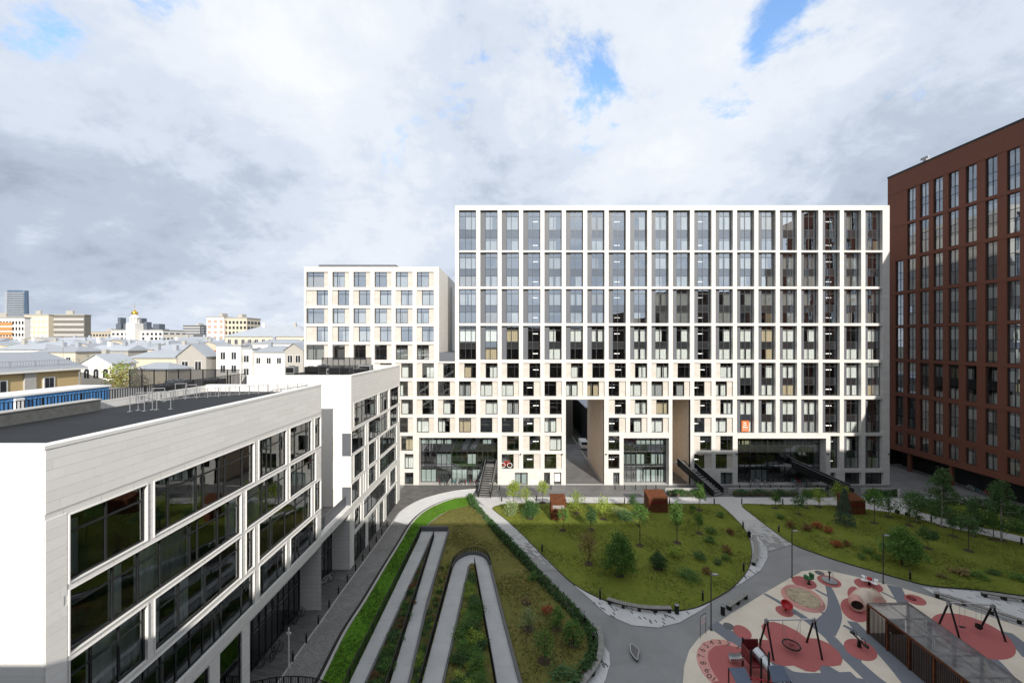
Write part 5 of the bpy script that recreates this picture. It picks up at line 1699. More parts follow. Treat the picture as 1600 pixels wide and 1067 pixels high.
# ================================================================== PLAY EQUIPMENT
def a_frame_swing(label, feetL, feetR, h, kind):
    """feetL / feetR: the two ground feet of each end frame"""
    c = [sum(v) / 4 for v in zip(*[p for p in feetL + feetR])]
    t = thing('swing', label, 'swing', (c[0], c[1], .02))
    tops = []
    for F in (feetL, feetR):
        top = Vector(((F[0][0] + F[1][0]) / 2, (F[0][1] + F[1][1]) / 2, h)); tops.append(top)
        for f in F: MB().tube((f[0], f[1], 0), top + Vector((0, 0, .05)), .075, n=8).build('leg', 'black_metal', t)
        MB().obox(top - Vector((0, 0, .12)), (.12, 0, 0), (0, .12, 0), (0, 0, .16)).build('joint_plate', 'galv', t)
    MB().tube(tops[0], tops[1], .06, n=10).build('beam', 'steel', t)
    d = (tops[1] - tops[0])
    side = Vector((-d.y, d.x, 0)).normalized()
    if kind == 'nest':
        cc = tops[0].lerp(tops[1], .52); zc_ = .55
        seat = MB().ring((cc.x, cc.y, zc_), .62, .06, 'Z', 24, 6).build('nest_rim', 'tyre', t)
        net = MB()
        for i in range(12):
            a = math.pi * i / 12
            net.tube((cc.x + .6 * math.cos(a), cc.y + .6 * math.sin(a), zc_), (cc.x - .6 * math.cos(a), cc.y - .6 * math.sin(a), zc_), .013, n=4)
        for r in (.16, .3, .45): net.ring((cc.x, cc.y, zc_), r, .012, 'Z', 20, 4)
        net.build('net', 'dark_red', t)
        r = MB()
        for f, dd in ((.33, -.45), (.71, .45)):
            a = tops[0].lerp(tops[1], f)
            b = cc + d.normalized() * dd; 
            for s_ in (-1, 1): r.tube(a, (b.x + side.x * .35 * s_, b.y + side.y * .35 * s_, zc_ + .03), .012, n=4)
        r.build('chain', 'galv', t)
    else:
        for f in (.3, .68):
            a = tops[0].lerp(tops[1], f); zc_ = .5
            w = d.normalized() * .22
            ch = MB()
            for s_ in (-1, 1): ch.tube(a + w * s_, Vector((a.x, a.y, zc_)) + w * s_, .012, n=4)
            ch.build('chain', 'galv', t)
            if f > .5:
                MB().lathe((a.x, a.y, zc_ - .05), [(.16, 0), (.24, .1), (.25, .34), (.20, .34), (.19, .1), (.02, .06)], 12).build('cradle_seat', 'tyre', t)
            else:
                MB().obox((a.x, a.y, zc_), w * 1.05, side * .11, (0, 0, .02)).build('flat_seat', 'tyre', t)
    return t
a_frame_swing('black-legged swing carrying a round nest seat', [G(*Z6(760, 745)), G(*Z6(870, 885))], [G(*Z6(1135, 738)), G(*Z6(1262, 880))], 2.65, 'nest')
a_frame_swing('black-legged swing with a flat seat and a cradle seat', [G(*Z7(860, 595)), G(*Z7(1028, 712))], [G(*Z7(1197, 620)), G(*Z7(1400, 735))], 2.6, 'seats')
# merry-go-round
x, y = G(1296, 908)
mg = thing('merry_go_round', 'small steel merry-go-round on a red pad', 'merry-go-round', (x, y, .02))
MB().lathe((x, y, .08), [(.1, -.06), (.68, 0), (.70, .06), (.66, .075), (.05, .08)], 24).build('platform', 'galv', mg)
MB().tube((x, y, .1), (x, y, 1.0), .06, n=10).lathe((x, y, .98), [(.16, 0), (.16, .06), (.03, .08)], 14).build('post', 'black_metal', mg)
for i in range(3):
    a = 2.1 * i + .4
    dx, dy = math.cos(a), math.sin(a)
    MB().path([(x + dx * .62, y + dy * .62, .15), (x + dx * .62, y + dy * .62, .85), (x + dx * .05, y + dy * .05, .95)], .022).build('handrail', 'steel', mg)
# spring rocker, green
x, y = G(1264, 912)
sr = thing('spring_rocker', 'green spring rocker on a red pad', 'spring rocker', (x, y, .02))
MB().lathe((x, y, .02), [(.2, 0), (.2, .05), (.1, .06)], 14).build('base', 'black_metal', sr)
spg = MB()
for i in range(5): spg.ring((x, y, .12 + .07 * i), .1, .022, 'Z', 12, 4)
spg.build('spring', 'black_metal', sr)
MB().obox((x, y, .62), (.46, .12, 0), (-.05, .18, 0), (0, 0, .10)).obox((x + .36, y + .1, .85), (.10, .03, 0), (-.05, .2, 0), (0, 0, .22)).obox((x - .4, y - .1, .82), (.07, .02, .03), (-.05, .18, 0), (0, 0, .18)).build('animal_body', 'green_plastic', sr)
MB().tube((x + .2, y - .25, .95), (x + .2, y + .35, .95), .03).build('handle', 'black_metal', sr)
# red bowl spinner
x, y = G(1227.5, 954)
bs = thing('bowl_spinner', 'red tilted bowl spinner seat on a red pad', 'spinner', (x, y, .02))
MB().tube((x, y, 0), (x, y, .35), .07, n=10).build('post', 'black_metal', bs)
prof = [(.06, 0), (.3, .08), (.46, .3), (.50, .5), (.44, .5), (.40, .32), (.25, .13), (.02, .1)]
bw = MB().lathe((0, 0, 0), prof, 20)
rm = Matrix.Rotation(math.radians(24), 3, 'X')
bw.v = [tuple(rm @ Vector(p) + Vector((x, y, .32))) for p in bw.v]
bw.build('bowl', 'red_plastic', bs, smooth=True)
# white four-seat rocker
x, y = G(1358.5, 914)
fs = thing('four_seat_rocker', 'white four-seat clover rocker with red centre', 'rocker', (x, y, .02))
cl_ = [((.42 + .18 * math.cos(4 * a)) * math.cos(a) * 1.5, (.42 + .18 * math.cos(4 * a)) * math.sin(a) * 1.5) for a in np.linspace(0, 2 * math.pi, 40, endpoint=False)]
MB().prism([(x + p, y + q) for p, q in cl_], .55, .60).build('seat_plate', 'white_paint', fs)
MB().tube((x, y, .02), (x, y, .55), .11, n=10).build('spring', 'black_metal', fs)
MB().lathe((x, y, .6), [(.24, 0), (.24, .18), (.1, .22), (.02, .22)], 14).build('hub', 'red_plastic', fs)
for i in range(4):
    a = math.pi / 2 * i
    MB().path([(x + math.cos(a) * .45, y + math.sin(a) * .45, .6), (x + math.cos(a) * .42, y + math.sin(a) * .42, .9)], .03).build('handle', 'galv', fs)
# spiral step on small pad
x, y = G(1424, 935)
tag(MB().lathe((x, y, .022), [(.36, 0), (.36, .08), (.3, .1), (.2, .09), (.02, .09)], 20).build('spin_disc', 'dark_red'), 'flat dark red spinning disc on the small red pad', 'spinner')
# seesaw
x, y = G(*Z7(215, 775))
ss = thing('seesaw', 'black sprung seesaw with looped handles on a red pad', 'seesaw', (x, y, .02))
a, b = Vector((*G(*Z7(150, 722)), .78)), Vector((*G(*Z7(292, 832)), .45))
MB().bar(a, b, .1, .09).build('beam', 'black_metal', ss)
mid = (a + b) / 2
MB().tube((mid.x, mid.y, 0), (mid.x, mid.y, .55), .16, .12, n=10).build('base', 'black_metal', ss)
for e, f in ((a, .12), (b, .88)):
    p = a.lerp(b, f); 
    MB().lathe((p.x, p.y, p.z + .03), [(.2, 0), (.2, .05), (.02, .07)], 12).build('seat', 'tyre', ss)
    q = a.lerp(b, .26 if f < .5 else .74)
    MB().ring((q.x, q.y, q.z + .26), .2, .022, 'X', 14, 5).build('handle', 'black_metal', ss)
# tunnel mound
x, y = G(1352, 944)
tm = thing('tunnel_mound', 'pink rubber play mound with two round tunnel openings', 'play mound', (x, y, .02))
mo = MB(); nn = 30; mm = 9
def mound_r(a): return 1.35 + .45 * math.cos(2 * (a - .3)) + .2 * math.cos(3 * a + 1.0)
for j in range(mm + 1):
    f = j / mm
    for i in range(nn):
        a = 2 * math.pi * i / nn
        r = mound_r(a) * math.cos(f * math.pi / 2) ** .8
        mo.v.append((x + .35 + r * math.cos(a) * 1.05, y + .4 + r * math.sin(a) * .95, .015 + 1.25 * math.sin(f * math.pi / 2) ** 1.3))
for j in range(mm):
    for i in range(nn):
        k = (i + 1) % nn
        mo.f.append((j * nn + i, j * nn + k, (j + 1) * nn + k, (j + 1) * nn + i))
mo.build('mound', 'rubber_blend', tm, smooth=True)
for (px, py, ang, nm_) in ((1339.5, 957, -2.2, 0), (1364, 937, .2, 1)):
    tx, ty = G(px, py)
    if nm_ == 0:
        d = Vector((-.55, -.84, 0)); c = Vector((tx, ty, .72)); L = 1.1; R0 = .52
    else:
        d = Vector((.45, -.2, .87)); c = Vector((tx - .1, ty - .5, 1.0)); L = .75; R0 = .50
    d.normalize()
    tb = MB()
    tb.tube(c - d * L, c + d * .12, R0, n=20, cap=False); tb.tube(c - d * L, c + d * .12, R0 - .05, n=20, cap=False)
    s0 = d.cross(Vector((0, 0, 1))).normalized(); s1 = d.cross(s0)
    for i in range(20):
        a0, a1 = 2 * math.pi * i / 20, 2 * math.pi * (i + 1) / 20
        o0 = s0 * math.cos(a0) + s1 * math.sin(a0); o1_ = s0 * math.cos(a1) + s1 * math.sin(a1)
        e_ = c + d * .12
        tb.quad(e_ + o0 * R0, e_ + o1_ * R0, e_ + o1_ * (R0 - .05), e_ + o0 * (R0 - .05))
    tb.build('tunnel_pipe', 'rubber_blend', tm)
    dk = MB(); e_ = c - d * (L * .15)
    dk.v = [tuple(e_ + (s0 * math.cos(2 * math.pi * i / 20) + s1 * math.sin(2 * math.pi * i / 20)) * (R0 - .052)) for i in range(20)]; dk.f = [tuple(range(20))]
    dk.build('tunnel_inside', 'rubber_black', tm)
# play tower with slides
px0 = G(1182, 1036)
tw = thing('play_tower', 'play tower with metal slide, tube slide and two slate-blue roofs', 'play tower', (*px0, .02))
def gp(zx, zy, z): return (*G(*Z6(zx, zy), ), z) if z == 0 else (*G(*Z6(zx, zy), z), z)
# open steel slide heading sideways
a = Vector(gp(660, 850, 1.0)); b = Vector(gp(570, 872, .34)); c = Vector(gp(515, 868, .30))
sl = MB(); w_ = Vector((.06, .26, 0))
for p, q in ((a, b), (b, c)):
    sl.quad(p - w_, q - w_, q + w_, p + w_)
    for s_ in (-1, 1): sl.quad(p + w_ * s_, q + w_ * s_, q + w_ * s_ * 1.15 + Vector((0, 0, .24)), p + w_ * s_ * 1.15 + Vector((0, 0, .24)))
sl.build('open_slide', 'steel', tw)
# red panelled platform
base = Vector((*G(*Z6(725, 985)), 0))
for dx, dy in ((-.75, -.6), (.55, -.75), (-.6, .7), (.7, .55)):
    MB().box(base.x + dx - .05, base.x + dx + .05, base.y + dy - .05, base.y + dy + .05, 0, 2.25).build('post', 'black_metal', tw)
MB().box(base.x - .75, base.x + .75, base.y - .75, base.y + .75, 1.0, 1.1).build('platform', 'dark_red', tw)
MB().box(base.x - .72, base.x - .66, base.y - .6, base.y + .7, 1.1, 1.9).build('red_panel', 'dark_red', tw)
MB().box(base.x - .55, base.x + .6, base.y + .66, base.y + .72, 1.1, 2.15).build('red_panel', 'dark_red', tw)
MB().box(base.x + .62, base.x + .68, base.y - .6, base.y + .5, 1.1, 1.75).build('red_panel', 'dark_red', tw)
# tube slide in short steel segments
tp = [Vector((base.x + .1, base.y + .2, 1.6)), Vector((base.x + .3, base.y - .35, 1.4)), Vector((base.x + .5, base.y - .85, 1.15)), Vector((base.x + .7, base.y - 1.35, .9)), Vector((base.x + .9, base.y - 1.85, .65))]
for p, q in zip(tp[:-1], tp[1:]):
    MB().tube(p, q, .40, n=14, cap=False).build('tube_segment', 'steel', tw, smooth=False)
# slate-blue sloping roofs on posts
def roof_panel(pts, zs):
    q = [(*G(*Z6(*p), z), z) for p, z in zip(pts, zs)]
    mb = MB(); n_ = Vector((0, 0, -.06))
    mb.quad(*q); mb.quad(*[tuple(Vector(v_) + n_) for v_ in q])
    for i in range(4):
        j = (i + 1) % 4
        mb.quad(q[i], q[j], tuple(Vector(q[j]) + n_), tuple(Vector(q[i]) + n_))
    mb.build('roof_panel', 'slate_roof', tw)
    for i in (0, 1, 2, 3): MB().tube((q[i][0], q[i][1], 0), (q[i][0], q[i][1], q[i][2] - .06), .05, n=6).build('post', 'black_metal', tw)
roof_panel([(508, 938), (640, 938), (700, 1075), (590, 1100)], [2.9, 2.9, 2.3, 2.3])
roof_panel([(825, 922), (945, 924), (1010, 1050), (860, 1055)], [2.6, 2.6, 2.0, 2.0])
MB().tube((*G(*Z6(680, 1020), 1.3), 1.3), (*G(*Z6(870, 1060), 1.3), 1.3), .05).build('red_bar', 'red_plastic', tw)
cg = MB()
for q in (0, 1):
    x0_, y0_ = G(*Z6(770 + 62 * q, 1010), 1.2)
    cg.box(x0_ - .05, x0_ + .05, y0_ - .05, y0_ + .05, 0, 2.5)
cg.build('gate_posts', 'black_metal', tw)

# corten pergola with see-through roof
def Z7z(x, y, z): return (*G(*Z7(x, y), z), z)
pgb = thing('pergola', 'rusty steel pergola with slatted sides and see-through roof', 'pergola', (*G(*Z7(640, 900)), .02))
PH = 2.6
A0, A1 = Vector(Z7z(288, 432, PH)), Vector(Z7z(1085, 1050, PH))
B0, B1 = Vector(Z7z(612, 425, PH)), Vector(Z7z(1500, 1050, PH))
ext = 1.45
A1 = A0 + (A1 - A0) * ext; B1 = B0 + (B1 - B0) * ext
for p, q in ((A0, A1), (B0, B1), (A0, B0), (A1, B1)): MB().bar(p, q, .12, .16).build('roof_beam', 'corten', pgb)
for i in range(1, 6):
    f = i / 6
    MB().bar(A0.lerp(A1, f), B0.lerp(B1, f), .06, .1).build('rafter', 'corten', pgb)
MB().bar(A0.lerp(B0, .5), A1.lerp(B1, .5), .05, .09).build('rafter', 'corten', pgb)
for i in range(6):
    p, q, r, s_ = A0.lerp(A1, i / 6), A0.lerp(A1, (i + 1) / 6), B0.lerp(B1, (i + 1) / 6), B0.lerp(B1, i / 6)
    u_ = Vector((0, 0, .09 + .001 * i))
    MB().quad(p + u_, q + u_, r + u_, s_ + u_).build('roof_sheet', 'mesh_roof', pgb)
for P0, P1 in ((A0, A1), (B0, B1)):
    for i in range(7):
        p = P0.lerp(P1, i / 6)
        MB().box(p.x - .07, p.x + .07, p.y - .07, p.y + .07, 0, PH - .08).build('post', 'corten', pgb)
slat_me = cached('pslat', lambda: MB().box(-.03, .03, -.012, .012, 0, PH - .25).mesh('slat'))
for P0, P1, n_ in ((A0, A1, 90), (B0, B1, 90)):
    for i in range(n_):
        p = P0.lerp(P1, (i + .5) / n_)
        o = link('slat', slat_me, 'corten_dark', pgb, Vector((p.x, p.y, .1)) - pgb.location)
        o.rotation_euler = (0, 0, math.atan2(P1.y - P0.y, P1.x - P0.x) + math.pi / 2)
MB().prism([(A0.x, A0.y), (A1.x, A1.y), (B1.x, B1.y), (B0.x, B0.y)], .01, .06).build('deck_shade', 'concrete_dark', pgb)  # dark floor sheet added to paint the shade inside the pergola
bt = MB(); 
p = A0.lerp(B0, .45)
bt.box(p.x - .5, p.x + .5, p.y - 1.2, p.y - .9, .8, 1.9).build('notice_board', 'black_wall', pgb)

# ================================================================== BENCHES, BINS, LAMPS, SIGNS, BOLLARDS
def curved_bench(label, px, w=.48, h=.45, group=None, leg_every=1.5, back=False):
    pts = smooth([G(*p) for p in px], 14, False)
    t = thing('curved_bench' if len(px) > 2 else 'bench', label, 'bench', (*pts[0], 0), group)
    # resample
    seg = []; acc = 0; last = Vector(pts[0]); dist = 0
    L = sum((Vector(b) - Vector(a)).length for a, b in zip(pts[:-1], pts[1:]))
    n_ = int(L / .16)
    me = cached(('slat', w), lambda: MB().box(-.065, .065, -w / 2, w / 2, 0, .05).mesh('slat'))
    fr_ = []
    for i in range(n_):
        s_ = (i + .5) / n_ * L; acc = 0
        for a, b in zip(pts[:-1], pts[1:]):
            l_ = (Vector(b) - Vector(a)).length
            if acc + l_ >= s_:
                f = (s_ - acc) / l_; p = Vector(a).lerp(Vector(b), f); d = Vector(b) - Vector(a)
                break
            acc += l_
        ang = math.atan2(d.y, d.x)
        o = link('slat', me, 'wood_grey', t, (p.x - pts[0][0], p.y - pts[0][1], h - .05)); o.rotation_euler = (0, 0, ang)
        fr_.append((p, ang))
    bm = MB()
    for off_ in (-.16, .16):
        q = offset_line(pts, off_)
        for a, b in zip(q[:-1], q[1:]): bm.bar((*a, h - .09), (*b, h - .09), .05, .07)
    bm.build('frame', 'black_metal', t)
    k = max(2, int(L / leg_every) + 1)
    for i in range(k):
        p, ang = fr_[min(n_ - 1, int((i + .15) / (k - .7) * n_))]
        c_, s_ = math.cos(ang), math.sin(ang)
        MB().obox((p.x, p.y, (h - .12) / 2), (c_ * .14, s_ * .14, 0), (-s_ * .2, c_ * .2, 0), (0, 0, (h - .12) / 2)).build('leg', 'black_metal', t)
    return t
curved_bench('long curved slatted bench on the white crescent below the oval lawn', [(949, 941), (972, 948), (1000, 953.5), (1027, 955.5), (1049, 955.5)])
curved_bench('curved slatted bench wrapping the end of the dry slope', [(934, 986.5), (938.5, 1000), (939.5, 1017), (935, 1037), (922, 1058), (908, 1076)])
curved_bench('curved slatted bench at the wide end of the oval lawn', [(1178, 840), (1181.5, 855), (1181, 870), (1177, 884)])
curved_bench('straight slatted bench beside the black bin and rubber play area', [(1137, 953), (1166, 933)], h=.47)
curved_bench('long slatted bench edging the rubber play area below the terrace', [(1459, 931), (1500, 943), (1545, 958), (1600, 976), (1650, 992)])
curved_bench('slatted bench on the white terrace below the birch lawn', [(1533, 931), (1565, 936), (1600, 941), (1640, 948)])
def bin_(label, px, py):
    x, y = G(px, py)
    t = thing('litter_bin', label, 'bin', (x, y, 0))
    MB().lathe((x, y, .02), [(.19, 0), (.2, .03), (.2, .78), (.17, .8), (.02, .8)], 16).build('drum', 'black_metal', t)
    MB().lathe((x, y, .80), [(.2, 0), (.21, .06), (.15, .1), (.15, .05), (.02, .04)], 16).build('rim', 'galv', t)
    return t
bin_('black cylindrical litter bin at the end of the long curved bench', 1057.5, 958)
bin_('black cylindrical litter bin beside the straight bench', 1129.5, 959.5)
bin_('black cylindrical litter bin at the wide end of the oval lawn', 1170.5, 839)
def lamp(label, px, py, ptop):
    x, y = G(px, py)
    h = (py - ptop) * MPP(py) * 1.0
    t = thing('lamp_post', label, 'lamp post', (x, y, 0))
    MB().tube((x, y, 0), (x, y, h), .055, .045, n=10).build('pole', 'frame_grey', t)
    MB().box(x - .12, x + .12, y - .12, y + .12, 0, .03).build('base_plate', 'frame_grey', t)
    hd = MB()
    hd.obox((x + .28, y, h), (.32, 0, 0), (0, .13, 0), (0, 0, .035)); hd.build('lamp_head', 'galv', t)
    MB().box(x - .06, x + .12, y - .05, y + .05, h - .05, h + .08).build('bracket', 'frame_grey', t)
lamp('tall grey lamp post beside the information board', 1111, 984, 897)
lamp('tall grey lamp post at the corner of the rubber play area', 1237.5, 902, 829)
lamp('tall grey lamp post beside the big rounded bush', 1380, 911, 836)
# information board
x, y = G(1098, 990)
ib_ = thing('information_board', 'small framed information board on two legs', 'sign', (x, y, 0))
p0, p1 = Vector((*G(1094.2, 996.5), 0)), Vector((*G(1102.8, 989.5), 0))
for p in (p0, p1): MB().tube(p, p + Vector((0, 0, 1.75)), .025, n=6).build('leg', 'black_metal', ib_)
MB().path([p0 + Vector((0, 0, 1.75)), p0.lerp(p1, .15) + Vector((0, 0, 1.86)), p0.lerp(p1, .85) + Vector((0, 0, 1.86)), p1 + Vector((0, 0, 1.75))], .025).build('frame', 'black_metal', ib_)
mb = MB().bar(p0 + Vector((0, 0, 1.35)), p1 + Vector((0, 0, 1.35)), .015, .62); mb.build('panel', 'white_paint', ib_)
# leaf-shaped steel object in the paving
lc = G(992, 1022)
lf_ = smooth([G(985.5, 1009.5), G(992, 1013), G(998.5, 1020), G(997, 1027), G(996, 1034.5), G(990, 1029), G(985.5, 1021)], 3)
ld = thing('skate_wedge', 'leaf-shaped dark wedge with a pale rim standing on the asphalt', 'wedge', (*lc, 0))
MB().prism(lf_, -.02, .22).build('body', 'concrete_dark', ld)
kerb('rim', lf_, .06, .2, .26, 'kerb_stone', ld, closed=True)
# bollards
boll = cached('boll', lambda: MB().lathe((0, 0, 0), [(.075, 0), (.075, .78), (.06, .82), (.01, .82)], 10).mesh('bollard'))
cap_ = cached('bcap', lambda: MB().lathe((0, 0, .72), [(.082, 0), (.082, .05), (.01, .051)], 10).mesh('cap'))
def bollard(px, py, label, group, s=1.0, xy=None):
    x, y = G(px, py) if xy is None else xy
    t = thing('bollard', label, 'bollard', (x, y, 0), group)
    a = link('post', boll, 'black_metal', t); a.scale = (s, s, s)
    b = link('cap', cap_, 'galv', t); b.scale = (s, s, s)
for p in [(604.8, 822), (596.5, 834.4), (588, 846.7), (577.5, 861), (566.8, 875.5), (555.7, 891), (543, 908.6), (529, 927.6), (514.5, 950), (497.6, 975), (478.6, 1004), (457.6, 1033)]:
    bollard(*p, 'short black bollard along the cobbled lane', 'bollards along the cobbled lane')
for px in (780.6, 861, 961, 976, 993, 1009.6, 1025, 1155.6, 1172, 1187.7, 1204, 1220.5, 1239, 1260, 1277, 1293):
    bollard(0, 0, 'short black bollard along the street front of the white building', 'bollards along the street', 1.0, ((px - 800) * 69.4 / FPX, 69.4))
for p in ((784, 783), (838, 781.5), (976, 786.5), (1046, 787), (1116, 787.5), (1159, 787.5), (1223, 788)):
    bollard(*p, 'black bollard light on the pale path', 'bollard lights on the pale path', 1.15)
for p, l in (((847, 863), 'black bollard light on the lawn edge by the diagonal walk'), ((937.5, 936), 'black bollard light just above the long curved bench'), ((1098, 939), 'black bollard light on the lawn near the litter bin'), ((1162, 893), 'black bollard light at the wide lawn end by the crescent'), ((1161, 826), 'black bollard light beside the bin of the wide lawn end'), ((914, 979), 'black bollard light at the hedge end'), ((927.5, 1008), 'black bollard light behind the bench of the dry slope'), ((1422, 906), 'thick black bollard light below the big rounded bush'), ((1217, 832), 'black bollard light on the birch lawn corner'), ((1455, 816), 'black bollard light between the birches at the pale path'), ((1596, 852), 'thick black bollard light by the tall drooping birch path')):
    bollard(*p, l, None, 1.25)
# low black box lights along the pale path by the birches
for px, py in ((1402, 802), (1418, 806), (1434, 811)):
    x, y = G(px, py)
    tag(MB().box(x - .2, x + .2, y - .2, y + .2, 0, .5).box(x - .16, x + .16, y - .16, y + .16, .5, .53).build('block_seat', 'black_metal'), 'low black block seat by the pale path before the birches', 'seat', 'block seats by the path')
# rusty ventilation kiosks
def kiosk(label, px, py, wpx, h, dep, ang=0.0, plate=False):
    x, y = G(px, py)
    w = wpx * MPP(py)
    t = thing('vent_kiosk', label, 'kiosk', (x, y, .1))
    x0, x1 = x - w / 2, x + w / 2
    mb = MB()
    zf_, zb = h, h + .45
    mb.quad((x0, y, 0), (x1, y, 0), (x1, y, zf_), (x0, y, zf_)); mb.quad((x0, y + dep, 0), (x1, y + dep, 0), (x1, y + dep, zb), (x0, y + dep, zb))
    for xx in (x0, x1): mb.quad((xx, y, 0), (xx, y + dep, 0), (xx, y + dep, zb), (xx, y, zf_))
    mb.build('body', 'corten', t)
    r = MB(); e = .06
    q = [(x0 - e, y - e, zf_), (x1 + e, y - e, zf_), (x1 + e, y + dep + e, zb), (x0 - e, y + dep + e, zb)]
    r.quad(*[(a, b, c + .08) for a, b, c in q]); r.quad(*[(a, b, c + .004) for a, b, c in q])
    for i in range(4):
        j = (i + 1) % 4
        r.quad((*q[i][:2], q[i][2] + .004), (*q[j][:2], q[j][2] + .004), (*q[j][:2], q[j][2] + .08), (*q[i][:2], q[i][2] + .08))
    r.build('roof', 'corten', t)
    for i in range(5):
        zz = h - .35 - i * .1
        MB().box(x0 + .25, x1 - .25, y - .03, y - .004, zz - .06, zz).build('louvre', 'dark_red' if not plate else 'concrete_wall', t)
    for xx in (x0 + .02, x1 - .02): MB().box(xx - .03, xx + .03, y - .02, y - .003, .02, h - .01).build('corner_strip', 'corten', t)
    MB().box((x0 + x1) / 2 - .015, (x0 + x1) / 2 + .015, y - .015, y - .003, .05, h - .95).build('seam', 'black_metal', t)
kiosk('bright rusty steel kiosk standing in the sunlit lawn strip', 872.7, 815.6, 23.4, 2.75, 2.0, plate=True)
kiosk('shaded rusty steel kiosk with sloping top on the oval lawn', 1028.5, 803, 29.5, 2.35, 2.2)
kiosk('dark rusty steel kiosk behind the spruce', 1338.5, 806, 27, 2.2, 2.0)
# pale gate post and small grey bench at the street
x, y = G(1405, 777)
gp_ = thing('gate_post', 'pale stone gate post beside the clipped hedge', 'post', (x, y, 0))
MB().box(x - .14, x + .14, y - .14, y + .14, 0, 1.25).build('shaft', 'kerb_stone', gp_); MB().box(x - .18, x + .18, y - .18, y + .18, 1.25, 1.33).build('cap', 'kerb_stone', gp_)
# short railing in the street below the office
rr_ = thing('street_railing', 'curved black railing at the street below the office', 'railing', (*G(450, 1075), 0))
railing('r', smooth([(-20.0, 28.2), (-18.6, 28.9), (-16.8, 29.3), (-14.6, 29.2), (-12.4, 28.4)], 4, False), rr_, h=1.1, z0=.02, step=.13, rod=.014)

# ================================================================== BICYCLES
def bike_proto(mat):
    t = thing('bicycle', 'x', 'bicycle')
    for xx in (-.52, .52):
        w = MB().ring((xx, 0, .34), .32, .022, 'Y', 16, 5).build('wheel', 'tyre', t, keep=True)
        sp = MB()
        for i in range(6):
            a = math.pi * i / 6
            sp.tube((xx + .31 * math.cos(a), 0, .34 + .31 * math.sin(a)), (xx - .31 * math.cos(a), 0, .34 - .31 * math.sin(a)), .005, n=3)
        sp.build('spokes', 'steel', w, keep=True)
    f = MB()
    for a, b in (((-.52, 0, .34), (-.05, 0, .30)), ((-.52, 0, .34), (-.2, 0, .78)), ((-.05, 0, .3), (-.22, 0, .85)), ((-.05, 0, .3), (.36, 0, .72)), ((-.2, 0, .78), (.36, 0, .80)), ((.52, 0, .34), (.36, 0, .92))): f.tube(a, b, .022, n=5)
    f.build('frame', mat, t, keep=True)
    MB().obox((-.24, 0, .9), (.13, 0, 0), (0, .07, 0), (0, 0, .03)).build('saddle', 'tyre', t, keep=True)
    MB().path([(.28, -.27, .98), (.38, 0, .98), (.28, .27, .98)], .016, 5).tube((.38, 0, .98), (.36, 0, .9), .016, n=5).build('handlebar', 'black_metal', t, keep=True)
    return t
PROT = {}
def bike(x, y, rz, mat, label, group):
    if mat not in PROT:
        o = PROT[mat] = bike_proto(mat)
    else: o = copy_tree(PROT[mat])
    o.location = (x, y, .01); o.rotation_euler = (math.radians(random.uniform(-6, 6)), 0, rz)
    o['label'] = label; o['group'] = group
BM = ['bike_red', 'bike_teal', 'bike_white', 'bike_black', 'bike_white']
for i in range(15):
    bike(FX(686 + 4.1 * i), 71.9 + random.uniform(-.15, .15), math.pi / 2 + random.uniform(-.35, .35), random.choice(BM), 'bicycle in the rack before the sunlit glazed entrance', 'bicycles at the sunlit entrance')
for i in range(8):
    bike(FX(1171 + 5.0 * i), 72.0 + random.uniform(-.3, .3), random.uniform(.6, 2.4), random.choice(BM[2:]), 'bicycle parked in the dark recess by the slim pole', 'bicycles in the dark recess')
for i in range(10):
    bike(FX(1243 + 2.9 * i), 72.2 + random.uniform(-.3, .3), math.pi / 2 + random.uniform(-.3, .3), random.choice(BM), 'bicycle in the packed rack under the sideways stair', 'bicycles under the sideways stair')
for (px, py, a) in ((418, 1035, 1.2), (433, 1024, 1.5), (455, 978, 1.3), (468, 968, 1.45), (510, 912, .9)):
    x, y = G(px, py)
    bike(min(x, -17.2), y, a, 'bike_black' if px != 510 else 'bike_white', 'bicycle parked against the dark glazed office front' if px != 510 else 'pale bicycle lying near the office pier', 'bicycles by the office')
for i, y in enumerate((66.5, 68, 69.0)):
    bike(79.4, y, math.pi / 2, BM[i], 'bicycle parked under the brick tower', 'bicycles under the brick tower')
# white pole sign by the office
x, y = -17.6, 31.4
ps = thing('pole_sign', 'slim white pole sign in front of the dark office glazing', 'sign', (x, y, 0))
MB().tube((x, y, 0), (x, y, 3.2), .05, n=8).build('pole', 'white_paint', ps); MB().box(x - .18, x + .18, y - .03, y + .03, 2.7, 2.85).build('cross_arm', 'white_paint', ps)
MB().box(x - .15, x + .15, y - .15, y + .15, 0, .03).build('foot', 'galv', ps)
# ================================================================== OFFICE ROOF AND WHAT STANDS ON IT
# low rough wall and fence on the far roof edge
lw = thing('roof_wall', 'low rough dark wall along the far edge of the office roof', 'wall', (-28.4, 24, 21.02))
MB().box(-28.9, -28.3, 16.0, 27.4, 20.9, 21.75).build('wall_body', 'rough_wall', lw)
MB().box(-28.95, -28.25, 16.0, 27.45, 21.75, 21.82).build('coping', 'kerb_stone', lw)
dk_ = MB().box(-46, -29.03, 15.0, 45.2, -.02, 20.55).build('lower_roof', 'terrace_deck'); struct(dk_, 'lower paved roof behind the office')
rf = thing('roof_fence', 'dark vertical-bar fence running behind the low rough roof wall', 'fence', (-29.6, 26, 20.55))
railing('r', [(-29.8, 16), (-29.9, 30), (-30.1, 45)], rf, h=1.55, z0=20.6, step=.2, rod=.02, posts=2.2)
rf2 = thing('roof_fence', 'low steel post railing across the far end of the near office roof', 'fence', (-24, 37.2, 21.02))
railing('r', [(-28.8, 30.5), (-22.3, 36.4), (-19.2, 37.3)], rf2, h=.75, z0=21.05, step=.35, rod=.012, mat='galv', posts=.7)
